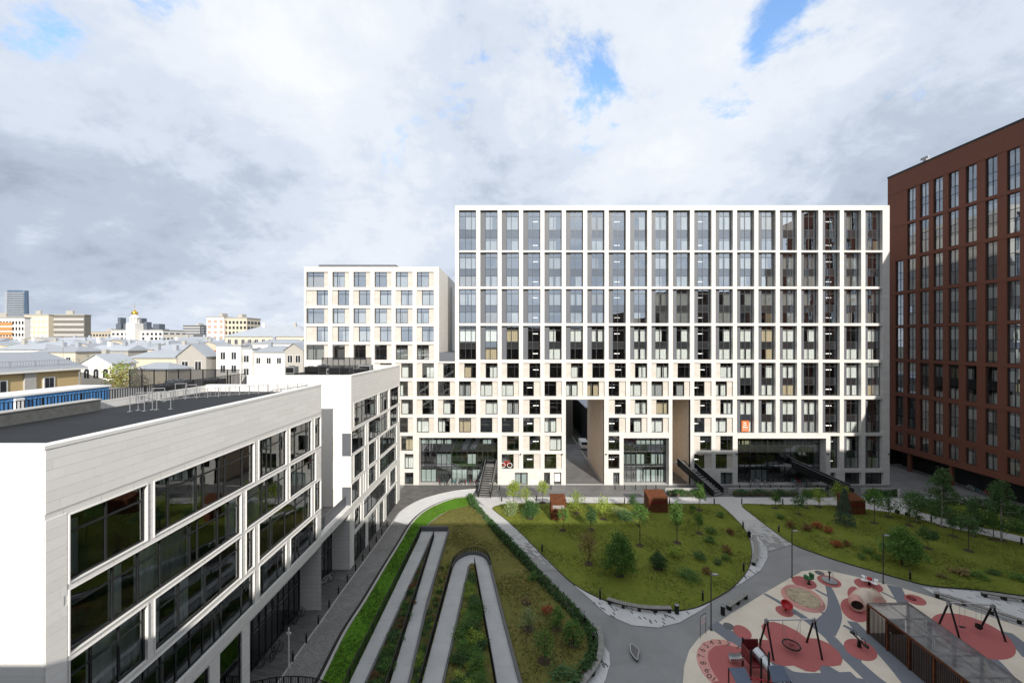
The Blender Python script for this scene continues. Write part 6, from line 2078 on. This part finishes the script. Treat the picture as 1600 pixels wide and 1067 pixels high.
# blue site cabin and covers
bc = thing('site_cabin', 'long blue metal cabin with white roof edge beyond the roof fence', 'cabin', (-34, 30, 20.55))
MB().box(-36.2, -33.6, 24.5, 33.2, 20.56, 22.0).build('body', 'blue_metal', bc)
MB().box(-36.3, -33.5, 24.4, 33.3, 22.0, 22.12).build('roof', 'white_paint', bc)
rib_ = cached('rib', lambda: MB().box(0, .02, -.04, .04, 0, 1.36).mesh('wall_rib'))
for i in range(28): link('wall_rib', rib_, 'blue_metal', bc, (.402, -5.3 + .31 * i, .04))
MB().box(-33.55, -33.4, 26.8, 27.3, 20.7, 21.9).build('door', 'white_paint', bc)
bw2 = thing('blue_canopy', 'sloping pale blue canopy next to the long blue cabin', 'canopy', (-33.4, 23.4, 20.55))
mb = MB().quad((-34.6, 22.4, 21.2), (-32.6, 22.4, 21.2), (-32.9, 24.2, 22.0), (-34.9, 24.2, 22.0)); mb.build('sheet', 'blue_metal', bw2)
MB().box(-33.0, -32.9, 24.1, 24.2, 20.56, 21.99).box(-34.8, -34.7, 24.1, 24.2, 20.56, 21.99).build('posts', 'black_metal', bw2)
# steel portal frames for rooftop services
for i, (px, py) in enumerate(((203, 643), (216, 641), (238, 628), (274, 622), (290, 621), (245, 640))):
    z = 21.03
    y = FPX * (CAMZ - z) / (py - CY); x = (px - CX) * y / FPX
    t = thing('pipe_frame', 'thin steel pipe frame standing on the office roof', 'frame', (x, y, z), 'pipe frames on the office roof')
    hh = 1.05 + .15 * (i % 2)
    MB().path([(x, y, z), (x, y, z + hh), (x + .75, y + .25, z + hh), (x + .75, y + .25, z)], .028).build('tube', 'galv', t)
    MB().tube((x, y, z + hh * .55), (x + .75, y + .25, z + hh * .55), .03).build('crossbar', 'galv', t)
    MB().box(x - .1, x + .1, y - .1, y + .1, z - .01, z + .03).box(x + .65, x + .85, y + .15, y + .35, z - .01, z + .03).build('feet', 'galv', t)
RR = random.Random(3)
def unit(x, y, z, w, d, h, label, group, mat='galv'):
    t = thing('air_unit', label, 'air unit', (x, y, z), group)
    MB().box(x - w / 2, x + w / 2, y - d / 2, y + d / 2, z + .12, z + h).build('casing', mat, t)
    MB().box(x - w / 2 + .1, x + w / 2 - .1, y - d / 2 - .02, y - d / 2 - .003, z + .25, z + h - .15).build('grille', 'black_metal', t)
    MB().lathe((x, y, z + h), [(min(w, d) * .35, 0), (min(w, d) * .35, .08), (.05, .05)], 14).build('fan_cowl', 'frame_grey', t)
    for a in (-1, 1): MB().box(x + a * w * .4 - .05, x + a * w * .4 + .05, y - d / 2 + .05, y + d / 2 - .05, z, z + .12).build('foot', 'black_metal', t)
for i in range(11):
    unit(-30 + .98 * i + RR.uniform(-.3, .3), 53 + RR.uniform(-2.5, 5), 21.25, RR.uniform(.9, 1.8), RR.uniform(.8, 1.3), RR.uniform(.8, 1.25), 'grey air-handling unit on the roof of the far office wing', 'air units on the far wing', RR.choice(('galv', 'frame_grey', 'black_metal')))
for x, y in ((-31.5, 36.5), (-32.5, 39), (-31.0, 41.5), (-34.0, 40.5)):
    unit(x, y, 20.55, 1.6, 1.2, 1.3, 'air-handling unit on the lower roof between the wings', 'air units between the wings', 'frame_grey')
# see-through dark screens round the plant on the roof
for lab, pts, h, z in (('dark mesh screen on the lower roof beyond the near wing', [(-43, 44.8), (-30.5, 44.6)], 2.05, 20.56), ('dark mesh screen along the back of the far wing roof', [(-30.3, 63.5), (-22.5, 63.8)], 1.9, 21.26)):
    t = thing('mesh_screen', lab, 'screen', (*pts[0], z))
    a, b = Vector((*pts[0], z)), Vector((*pts[1], z))
    n = 9
    for i in range(n):
        p, q = a.lerp(b, i / n), a.lerp(b, (i + 1) / n)
        MB().quad(p, q, q + Vector((0, 0, h)), p + Vector((0, 0, h))).build('mesh_panel', 'screen_see_through', t)
        MB().box(p.x - .04, p.x + .04, p.y - .04, p.y + .04, z, z + h).build('post', 'black_metal', t)
    MB().bar(a + Vector((0, 0, h)), b + Vector((0, 0, h)), .06, .06).build('top_rail', 'black_metal', t)

# ================================================================== ALLEY BEHIND THE PASSAGE
al = thing('alley_building', 'black clad building with pale roof seen through the wide passage', 'building', (22, 115, 0))
MB().box(18.8, 34, 100, 135, 0, 9).build('wall', 'black_wall', al)
MB().box(18.5, 34.2, 99.8, 135.2, 9, 9.3).build('roof', 'metal_roof', al)
al2 = thing('alley_building', 'dark plain building closing the alley behind the passage', 'building', (10, 150, 0))
MB().box(-20, 16.5, 108, 160, 0, 14).build('wall', 'dark_plaster', al2)
MB().box(-20.2, 16.7, 107.8, 160, 14, 14.3).build('roof', 'metal_roof', al2)
al3 = thing('alley_building', 'plain block far down the alley', 'building', (20, 190, 0))
MB().box(-10, 60, 180, 195, 0, 16).build('wall', 'grey_plaster', al3); MB().box(-10.3, 60.3, 179.7, 195.3, 16, 16.4).build('roof', 'metal_roof', al3)
vn = thing('parked_van', 'small pale parked van in the alley behind the passage', 'van', (17.2, 96, 0))
MB().box(16.4, 18.1, 94.5, 98.2, .45, 1.95).build('body', 'white_paint', vn)
MB().box(16.5, 18.0, 94.2, 94.5, .45, 1.2).build('bonnet', 'white_paint', vn)
MB().box(16.55, 17.95, 94.46, 94.498, 1.25, 1.85).build('windscreen', 'window_dark', vn)
for xx in (16.45, 18.05):
    for yy in (95.1, 97.6): MB().tube((xx - .1, yy, .33), (xx + .1, yy, .33), .33, n=14).build('wheel', 'tyre', vn)
struct(kerb('kerb', [(16.35, 71.4), (16.35, 110)], .15, -.02, .11, 'kerb_stone'), 'kerb along the pavement in the wide passage')
struct(MB().box(16.42, 17.2, 71.55, 99, -.02, .09).build('pavement', 'dark_paver'), 'narrow pavement in the wide passage')

# ================================================================== CITY BEYOND
def zat(py, Y): return CAMZ - (py - CY) * Y / FPX
def xat(px, Y): return (px - CX) * Y / FPX
def windows_on(t, x0, x1, z0, z1, y, nx, nz, w, h, mat='window_dark', surround=None, arch=False):
    """real recessed-looking panes with pale frames on a wall facing the court"""
    for i in range(nx):
        for j in range(nz):
            cx = x0 + (x1 - x0) * (i + .5) / nx; cz = z0 + (z1 - z0) * (j + .5) / nz
            f = MB().box(cx - w / 2 - .08, cx + w / 2 + .08, y - .05, y - .003, cz - h / 2 - .08, cz + h / 2 + .08)
            if arch: f.lathe((0, 0, 0), [(0.001, 0), (0.001, .001)], 3)
            fo = f.build('window', surround or 'white_paint', t)
            g = MB().box(cx - w / 2, cx + w / 2, y - .075, y - .052, cz - h / 2, cz + h / 2)
            if arch:
                n = 10
                pts = [(cx + w / 2 * math.cos(math.pi * k / n), cz + h / 2 + w / 2 * math.sin(math.pi * k / n)) for k in range(n + 1)]
                k0 = len(g.v); g.v += [(a, y - .06, b) for a, b in pts]; g.f.append(tuple(range(k0, k0 + n + 1)))
            g.build('pane', mat, fo)
            MB().box(cx - .04, cx + .04, y - .085, y - .077, cz - h / 2, cz + h / 2).build('glazing_bar', 'white_paint', fo)
def house(label, px0, px1, pe, pr, Y, dep, wall, roof, kind='hip', nx=0, nz=1, ww=1.1, wh=1.6, wz=None, group=None, chim=1, name='house', arch=False):
    x0, x1 = xat(px0, Y), xat(px1, Y); ze, zr_ = zat(pe, Y), zat(pr, Y + dep * .5)
    t = thing(name, label, 'house', ((x0 + x1) / 2, Y, 0), group)
    mb = MB(); mb.box(x0, x1, Y, Y + dep, 0, ze)
    e = .35
    r = MB()
    if kind == 'gable':                  # gable towards the court
        xm = (x0 + x1) / 2; zr_ = zat(pr, Y)
        mb.quad((x0, Y, ze), (x1, Y, ze), (xm, Y, zr_)); mb.quad((x0, Y + dep, ze), (x1, Y + dep, ze), (xm, Y + dep, zr_))
        for s_, xx in ((-1, x0 - e), (1, x1 + e)):
            q = [(xx, Y - e, ze - .2), (xm, Y - e, zr_ + .12), (xm, Y + dep + e, zr_ + .12), (xx, Y + dep + e, ze - .2)]
            r.quad(*q); r.quad(*[(a, b, c - .12) for a, b, c in q]); r.quad(q[0], q[1], (q[1][0], q[1][1], q[1][2] - .12), (q[0][0], q[0][1], q[0][2] - .12))
    elif kind == 'flat':
        r.box(x0 - .15, x1 + .15, Y - .15, Y + dep + .15, ze, ze + max(.3, zr_ - ze))
    else:
        i_ = min(dep * .5, (x1 - x0) * .3) if kind == 'hip' else -.001
        a, b, c, d = (x0 - e, Y - e, ze), (x1 + e, Y - e, ze), (x1 + e, Y + dep + e, ze), (x0 - e, Y + dep + e, ze)
        p, q = (x0 + i_, Y + dep / 2, zr_), (x1 - i_, Y + dep / 2, zr_)
        r.quad(a, b, q, p); r.quad(c, d, p, q); r.quad(d, a, p); r.quad(b, c, q)
        r.box(x0 - e, x1 + e, Y - e, Y + dep + e, ze - .25, ze - .002)
    mb.build('wall', wall, t)
    ro_ = r.build('roof', roof, t)
    for k in range(chim):
        cx = x0 + (x1 - x0) * (.3 + .4 * k) ; cy = Y + dep * (.42 if kind != 'gable' else .6)
        MB().box(cx - .45, cx + .45, cy - .4, cy + .4, ze + .1, zr_ + .9).build('chimney', random.choice(('plaster_white', 'grey_plaster', 'metal_roof')), ro_)
    if nx:
        h_ = 3.2 * nz
        windows_on(t, x0 + .3, x1 - .3, ze - .7 - h_, ze - .7, Y, nx, nz, ww, wh, arch=arch)
    return t
# near yellow building, long side towards the court
YX = -74.7
yb = thing('yellow_building', 'yellow plastered building with white pilaster and grey metal roof', 'building', (YX, 55, 0))
MB().box(YX - 14, YX, 30, 69, 0, 21.5).build('wall', 'yellow_plaster', yb)
for yy in (61.6, 50): MB().box(YX + .002, YX + .25, yy - .75, yy + .75, 0, 21.3).build('pilaster', 'kerb_stone', yb)
rfm = MB()
rfm.quad((YX + .7, 29.4, 21.35), (YX + .7, 69.6, 21.35), (YX - 7, 69.6, 24.0), (YX - 7, 29.4, 24.0)); rfm.quad((YX - 14.7, 29.4, 21.35), (YX - 14.7, 69.6, 21.35), (YX - 7, 69.6, 24.0), (YX - 7, 29.4, 24.0))
rfm.quad((YX + .7, 69.6, 21.35), (YX - 14.7, 69.6, 21.35), (YX - 7, 69.6, 24.0))
ryb = rfm.build('roof', 'metal_roof', yb)
MB().box(YX + .004, YX + .72, 29.4, 69.6, 20.95, 21.33).build('cornice', 'cap_white', yb)
for yc, w in ((64.2, 1.3), (57.3, 2.9), (52, 1.3)):
    f = MB().box(YX + .003, YX + .12, yc - w / 2 - .15, yc + w / 2 + .15, 18.0, 20.05).build('window', 'white_paint', yb)
    n_ = 2 if w < 2 else 4
    for i in range(n_):
        a = yc - w / 2 + w * i / n_
        MB().box(YX + .122, YX + .15, a + .05, a + w / n_ - .05, 18.2, 19.9).build('pane', 'window_dark', f)
railing('r', [(YX - .3, 31), (YX - .3, 69)], ryb, h=.8, z0=21.9, step=.35, mat='galv', posts=3, rod=.015)
MB().tube((YX + .5, 68.3, 12), (YX + .5, 68.3, 20.9), .09).build('drainpipe', 'galv', yb)
house('white house with three arched windows in its gable', 126, 175, 567, 554, 78, 5, 'plaster_white', 'metal_roof', 'gable', 3, 1, 1.0, 1.3, chim=1, arch=True)
house('grey-beige house with a stepped gable and two windows', 277, 322, 556, 538, 95, 4, 'grey_plaster', 'metal_roof', 'gable', 2, 1, 1.4, 1.9, chim=0)
house('long beige wing with a broad grey roof joined to the stepped gable house', 203, 276, 558, 545, 96, 9, 'cream_plaster', 'metal_roof', 'hip', 0, chim=2)
house('small brick-coloured house with an orange roof', 318, 338, 560, 548, 100, 4, 'pink_plaster', 'orange_roof', 'gable', 1, 1, 1, 1.4, chim=0)
house('white two-storey house with flat parapet top', 338, 376, 541, 539, 97, 3, 'plaster_white', 'metal_roof', 'flat', 2, 2, 1.1, 1.7, chim=0)
house('white annex beside the parapet house', 376, 394, 546, 544, 98, 4, 'plaster_white', 'metal_roof', 'flat', 1, 2, 1.2, 1.6, chim=0)
house('white house with a low wide roof next to the annex', 394, 446, 549, 540, 99, 8, 'plaster_white', 'metal_roof', 'hip', 3, 1, 1, 1.4, chim=1)
house('grey-white gable house beside the end of the white building', 445, 474, 546, 536.5, 96, 5, 'grey_plaster', 'metal_roof', 'gable', 2, 1, 1.1, 1.7, chim=0)
house('low hall with a glazed green roof behind the trees', 205, 262, 577, 566, 82, 6, 'beige_plaster', 'metal_roof', 'hip', 0, chim=0)
house('cream palace with a long mansard roof and dormers', 352, 482, 525, 508, 155, 20, 'cream_plaster', 'metal_roof', 'hip', 12, 1, 1.2, 1.9, chim=2, name='palace')
hs = [(0, 70, 545, 536, 110), (60, 118, 549, 540, 105), (112, 148, 545, 537, 118), (140, 200, 547, 539, 112), (168, 230, 543, 535, 125), (225, 290, 545, 537, 122), (300, 352, 541, 534, 130), (0, 52, 537, 531, 150), (48, 110, 539, 532, 145), (105, 160, 537, 531, 150), (155, 205, 536, 531, 158), (200, 255, 537, 531, 152), (250, 310, 536, 530, 160), (300, 345, 534, 530, 165), (20, 90, 532, 527, 190), (90, 150, 531, 527, 195), (150, 178, 531, 527, 198), (262, 330, 531, 526, 200), (-60, 20, 541, 534, 130), (-80, -5, 534, 528, 180), (395, 470, 536, 530, 140)]
for i, (a, b, e_, r_, Y) in enumerate(hs):
    house('pale town house with a grey metal roof in the old quarter', a, b, e_, r_, Y, 6 + 2 * (i % 3), ('plaster_white', 'cream_plaster', 'beige_plaster', 'grey_plaster')[i % 4], 'metal_roof', ('hip', 'hip', 'gable', 'ridge')[i % 4], 3 if i % 2 else 4, 1, 1.1, 1.5, group='town houses of the old quarter', chim=1 + i % 2, name='town_house')
RH = random.Random(17)
for i in range(34):
    Y = RH.choice((84, 90, 102, 108, 115, 126, 134, 140, 148, 170, 176, 185, 210, 230))
    a = RH.uniform(-40, 470); w = RH.uniform(1500, 3600) / Y
    if Y < 100: continue
    ze = RH.uniform(18.6, 21.5) if Y < 120 else RH.uniform(20, 23.5)
    pe = CY + (CAMZ - ze) * FPX / Y; pr = CY + (CAMZ - ze - RH.uniform(1.3, 2.4)) * FPX / (Y + 5)
    house('small pale house wedged among the grey metal roofs', a, a + w, pe, pr, Y, RH.uniform(4, 6), RH.choice(('plaster_white', 'cream_plaster', 'plaster_white', 'grey_plaster', 'pink_plaster')), 'metal_roof', RH.choice(('hip', 'gable', 'ridge', 'flat')), RH.choice((2, 3, 4)), 1, .9, 1.3, group='small houses among the roofs', chim=RH.choice((1, 2)), name='town_house')
for i in range(16):
    Y = RH.choice((95, 105, 120, 135, 150)); x = xat(RH.uniform(0, 470), Y); z = RH.uniform(22, 24)
    t = thing('roof_aerial', 'thin aerial mast above the grey metal roofs', 'aerial', (x, Y + 5, 0), 'aerials above the roofs')
    MB().tube((x, Y + 5, 10), (x, Y + 5, z + 2.5), .05, n=5).build('mast', 'galv', t)
    MB().bar((x - .7, Y + 5, z + 2.2), (x + .7, Y + 5, z + 2.2), .04, .04).bar((x - .45, Y + 5, z + 1.8), (x + .45, Y + 5, z + 1.8), .04, .04).build('crossbars', 'galv', t)
# far larger blocks
def block(label, px0, px1, pt, Y, dep, wall, name='city_block', bands=0, bandmat='window_dark', side=None, zb=0, roof=True, nx=0):
    x0, x1 = xat(px0, Y), xat(px1, Y); z1 = zat(pt, Y)
    t = thing(name, label, 'building', ((x0 + x1) / 2, Y, 0))
    MB().box(x0, x1, Y, Y + dep, 0, z1).build('wall', wall, t)
    MB().box(x0 - .3, x1 + .3, Y - .3, Y + dep + .3, z1, z1 + .6).build('roof', 'grey_plaster', t)
    for i in range(bands):
        zz = z1 - 2.6 - i * 3.4
        if nx:
            w = (x1 - x0) / nx
            for k in range(nx):
                MB().box(x0 + w * k + w * .22, x0 + w * k + w * .78, Y - .1, Y - .01, zz - .9, zz + .9).build('window', bandmat, t)
        else:
            MB().box(x0 + .3, x1 - .3, Y - .15, Y - .01, zz - .8, zz + .8).build('window_band', bandmat, t)
    for i in range(bands if dep > 9 else 0):      # side facing the court's axis
        zz = z1 - 2.6 - i * 3.4
        for k in range(4):
            y0 = Y + dep * (k + .2) / 4
            MB().box(x1 + .01, x1 + .12, y0, y0 + dep * .16, zz - .9, zz + .9).build('window', bandmat, t)
    if roof: MB().box(x0 + (x1 - x0) * .4, x0 + (x1 - x0) * .6, Y + dep * .3, Y + dep * .6, z1 + .6, z1 + 3).build('roof_house', 'grey_plaster', t)
    return t
block('white office block with orange window bands', -40, 38, 497, 225, 3, 'plaster_white', bands=6, nx=16)
t = COL.objects
ob = block('beige blank-ended slab next to the dark banded one', 38, 76, 492.5, 255, 3, 'cream_plaster', bands=4, nx=5, bandmat='white_paint')
block('dark grey office slab with pale balcony bands', 78, 132, 492.5, 258, 4, 'dark_plaster', bands=6, bandmat='kerb_stone')
for i in range(4):
    x0, x1 = xat(-40, 225), xat(20, 225); zz = zat(506 + 7.5 * i, 225)
    tag(MB().box(x0, x1, 224.6, 224.85, zz - .9, zz + .9).build('facade_band', 'orange_paint'), 'orange painted band across the white office block', 'facade band', 'orange bands of the white office block')
block('pale tan apartment block with small balconies', 323, 350, 496, 255, 16, 'plaster_white', bands=8, nx=3, bandmat='pink_plaster')
block('tan apartment block wing with rows of balconies', 350.5, 385.6, 497.5, 257, 14, 'cream_plaster', bands=8, nx=6)
block('small dark grey distant slab', 286, 313, 508.5, 520, 30, 'far_dark', bands=5, bandmat='kerb_stone')
block('low brownish distant building', 140, 178, 519, 340, 20, 'beige_plaster', bands=1, nx=8)
block('low white monastery hall below the golden dome', 174, 254, 516.5, 300, 22, 'plaster_white', bands=2, nx=12, roof=False)
block('greenish low hall beside the monastery', 254, 302, 524, 280, 22, 'grey_plaster', bands=1, nx=8, roof=False)
# bell tower with golden dome
Y = 299.0
bx = xat(210.5, Y); zb = zat(516, Y)
bt = thing('bell_tower', 'white bell tower with a small golden onion dome and cross', 'church', (bx, Y, 0))
MB().box(bx - 3.4, bx + 3.4, Y - 3.4, Y + 3.4, 0, zat(505, Y)).build('lower_tier', 'plaster_white', bt)
up_ = MB(); z0, z1 = zat(505, Y), zat(497, Y)
for a in range(8):
    an = math.pi / 4 * a + .39
    up_.box(bx + 2.1 * math.cos(an) - .5, bx + 2.1 * math.cos(an) + .5, Y + 2.1 * math.sin(an) - .5, Y + 2.1 * math.sin(an) + .5, z0, z1)
up_.build('belfry_columns', 'plaster_white', bt)
MB().lathe((bx, Y, z1), [(3.0, 0), (3.0, .5), (2.1, 1.3), (1.5, 1.6), (1.5, 2.6), (.1, 2.7)], 16).build('belfry_roof', 'plaster_white', bt)
zd_ = z1 + 2.6
MB().lathe((bx, Y, zd_), [(1.2, 0), (1.9, .6), (2.1, 1.2), (1.8, 1.9), (1.0, 2.6), (.4, 3.2), (.15, 4.0), (.02, 4.6)], 16).build('onion_dome', 'gold', bt, smooth=True)
MB().box(bx - .08, bx + .08, Y - .08, Y + .08, zd_ + 4.5, zd_ + 7.2).box(bx - .6, bx + .6, Y - .07, Y + .07, zd_ + 5.9, zd_ + 6.1).build('cross', 'gold', bt)
# glass tower, far
Y = 720.0
gt = thing('glass_tower', 'tall rounded blue glass tower far beyond the offices', 'tower', (xat(28, Y), Y, 0))
gm = MB(); n = 12
for j, f in enumerate(np.linspace(0, 1, n + 1)):
    w = (xat(43, Y) - xat(13, Y)) / 2 * (1 - .06 * f * f + .04 * (1 - f)); z = zat(454, Y) * f
    for k in range(16):
        a = 2 * math.pi * k / 16
        gm.v.append((xat(28, Y) + w * math.copysign(abs(math.cos(a)) ** .5, math.cos(a)), Y + w * .3 * math.copysign(abs(math.sin(a)) ** .5, math.sin(a)), z))
for j in range(n):
    for k in range(16): gm.f.append((j * 16 + k, j * 16 + (k + 1) % 16, (j + 1) * 16 + (k + 1) % 16, (j + 1) * 16 + k))
gm.f.append(tuple(n * 16 + k for k in range(16)))
gm.build('shaft', 'tower_glass', gt)
fb = MB()
for i in range(34):
    z = 6 + i * (zat(454, Y) - 8) / 34; w = (xat(43, Y) - xat(13, Y)) / 2 * 1.04
    fb.box(xat(28, Y) - w * .96, xat(28, Y) + w * .96, Y - w * .315, Y - w * .3, z, z + 1.0)
fb.build('floor_lines', 'kerb_stone', gt)
for i, (a, b, tp_, Y) in enumerate(((181, 189, 496, 1500), (190, 198, 506, 1500), (215, 222, 497, 1550), (222, 230, 503, 1550), (234, 252, 506, 1300))):
    x0, x1 = xat(a, Y), xat(b, Y)
    t = thing('far_tower', 'hazy dark tower on the skyline behind the golden dome', 'tower', ((x0 + x1) / 2, Y, 0), 'hazy skyline towers')
    z = zat(tp_, Y)
    MB().box(x0, x1, Y, Y + 30, 0, z * .8).build('shaft', 'far_dark', t); MB().box(x0 + (x1 - x0) * .2, x1 - (x1 - x0) * .25, Y + 3, Y + 25, z * .8, z).build('crown_tier', 'far_dark', t)
# treetops among the roofs
for i, (px, pt, Y, w, lf, lab) in enumerate(((20, 541, 118, 4.5, 'leaf_yellow', 'yellow-green treetop rising between grey roofs by the chimney'), (52, 538, 116, 6.5, 'leaf_tan', 'broad autumn treetop between the near grey roofs'), (76, 541, 122, 5, 'leaf_yellow', 'smaller yellow treetop next to the broad autumn one'), (186, 566, 76, 5.5, 'leaf_yellow', 'sparse yellowing tree before the arched-window house'), (200, 573, 72, 6, 'leaf_tan', 'sparse tan tree in the yard behind the office roof'), (228, 534, 150, 7, 'leaf_tan', 'tan treetop below the golden dome'), (268, 538, 128, 6, 'leaf_yellow', 'yellow-green treetop behind the stepped gable'), (248, 537, 135, 5, 'leaf_green', 'green treetop behind the long grey roof'))):
    zt = zat(pt, Y); x = xat(px, Y)
    h = zt
    t = thing('city_tree', lab, 'tree', (x, Y, 0))
    MB().tube((x, Y, 0), (x, Y, h * .8), .3, .1, n=8).build('trunk', 'trunk', t)
    cm = cached(('crown', 'loose', i % 4), lambda: crown_mesh('loose', i % 4))
    c = link('crown', cm, 'leaf_green', t, (0, 0, h - w * 1.1)); c.scale = (w * 1.2, w * 1.2, w * 1.1); omat(c, lf)
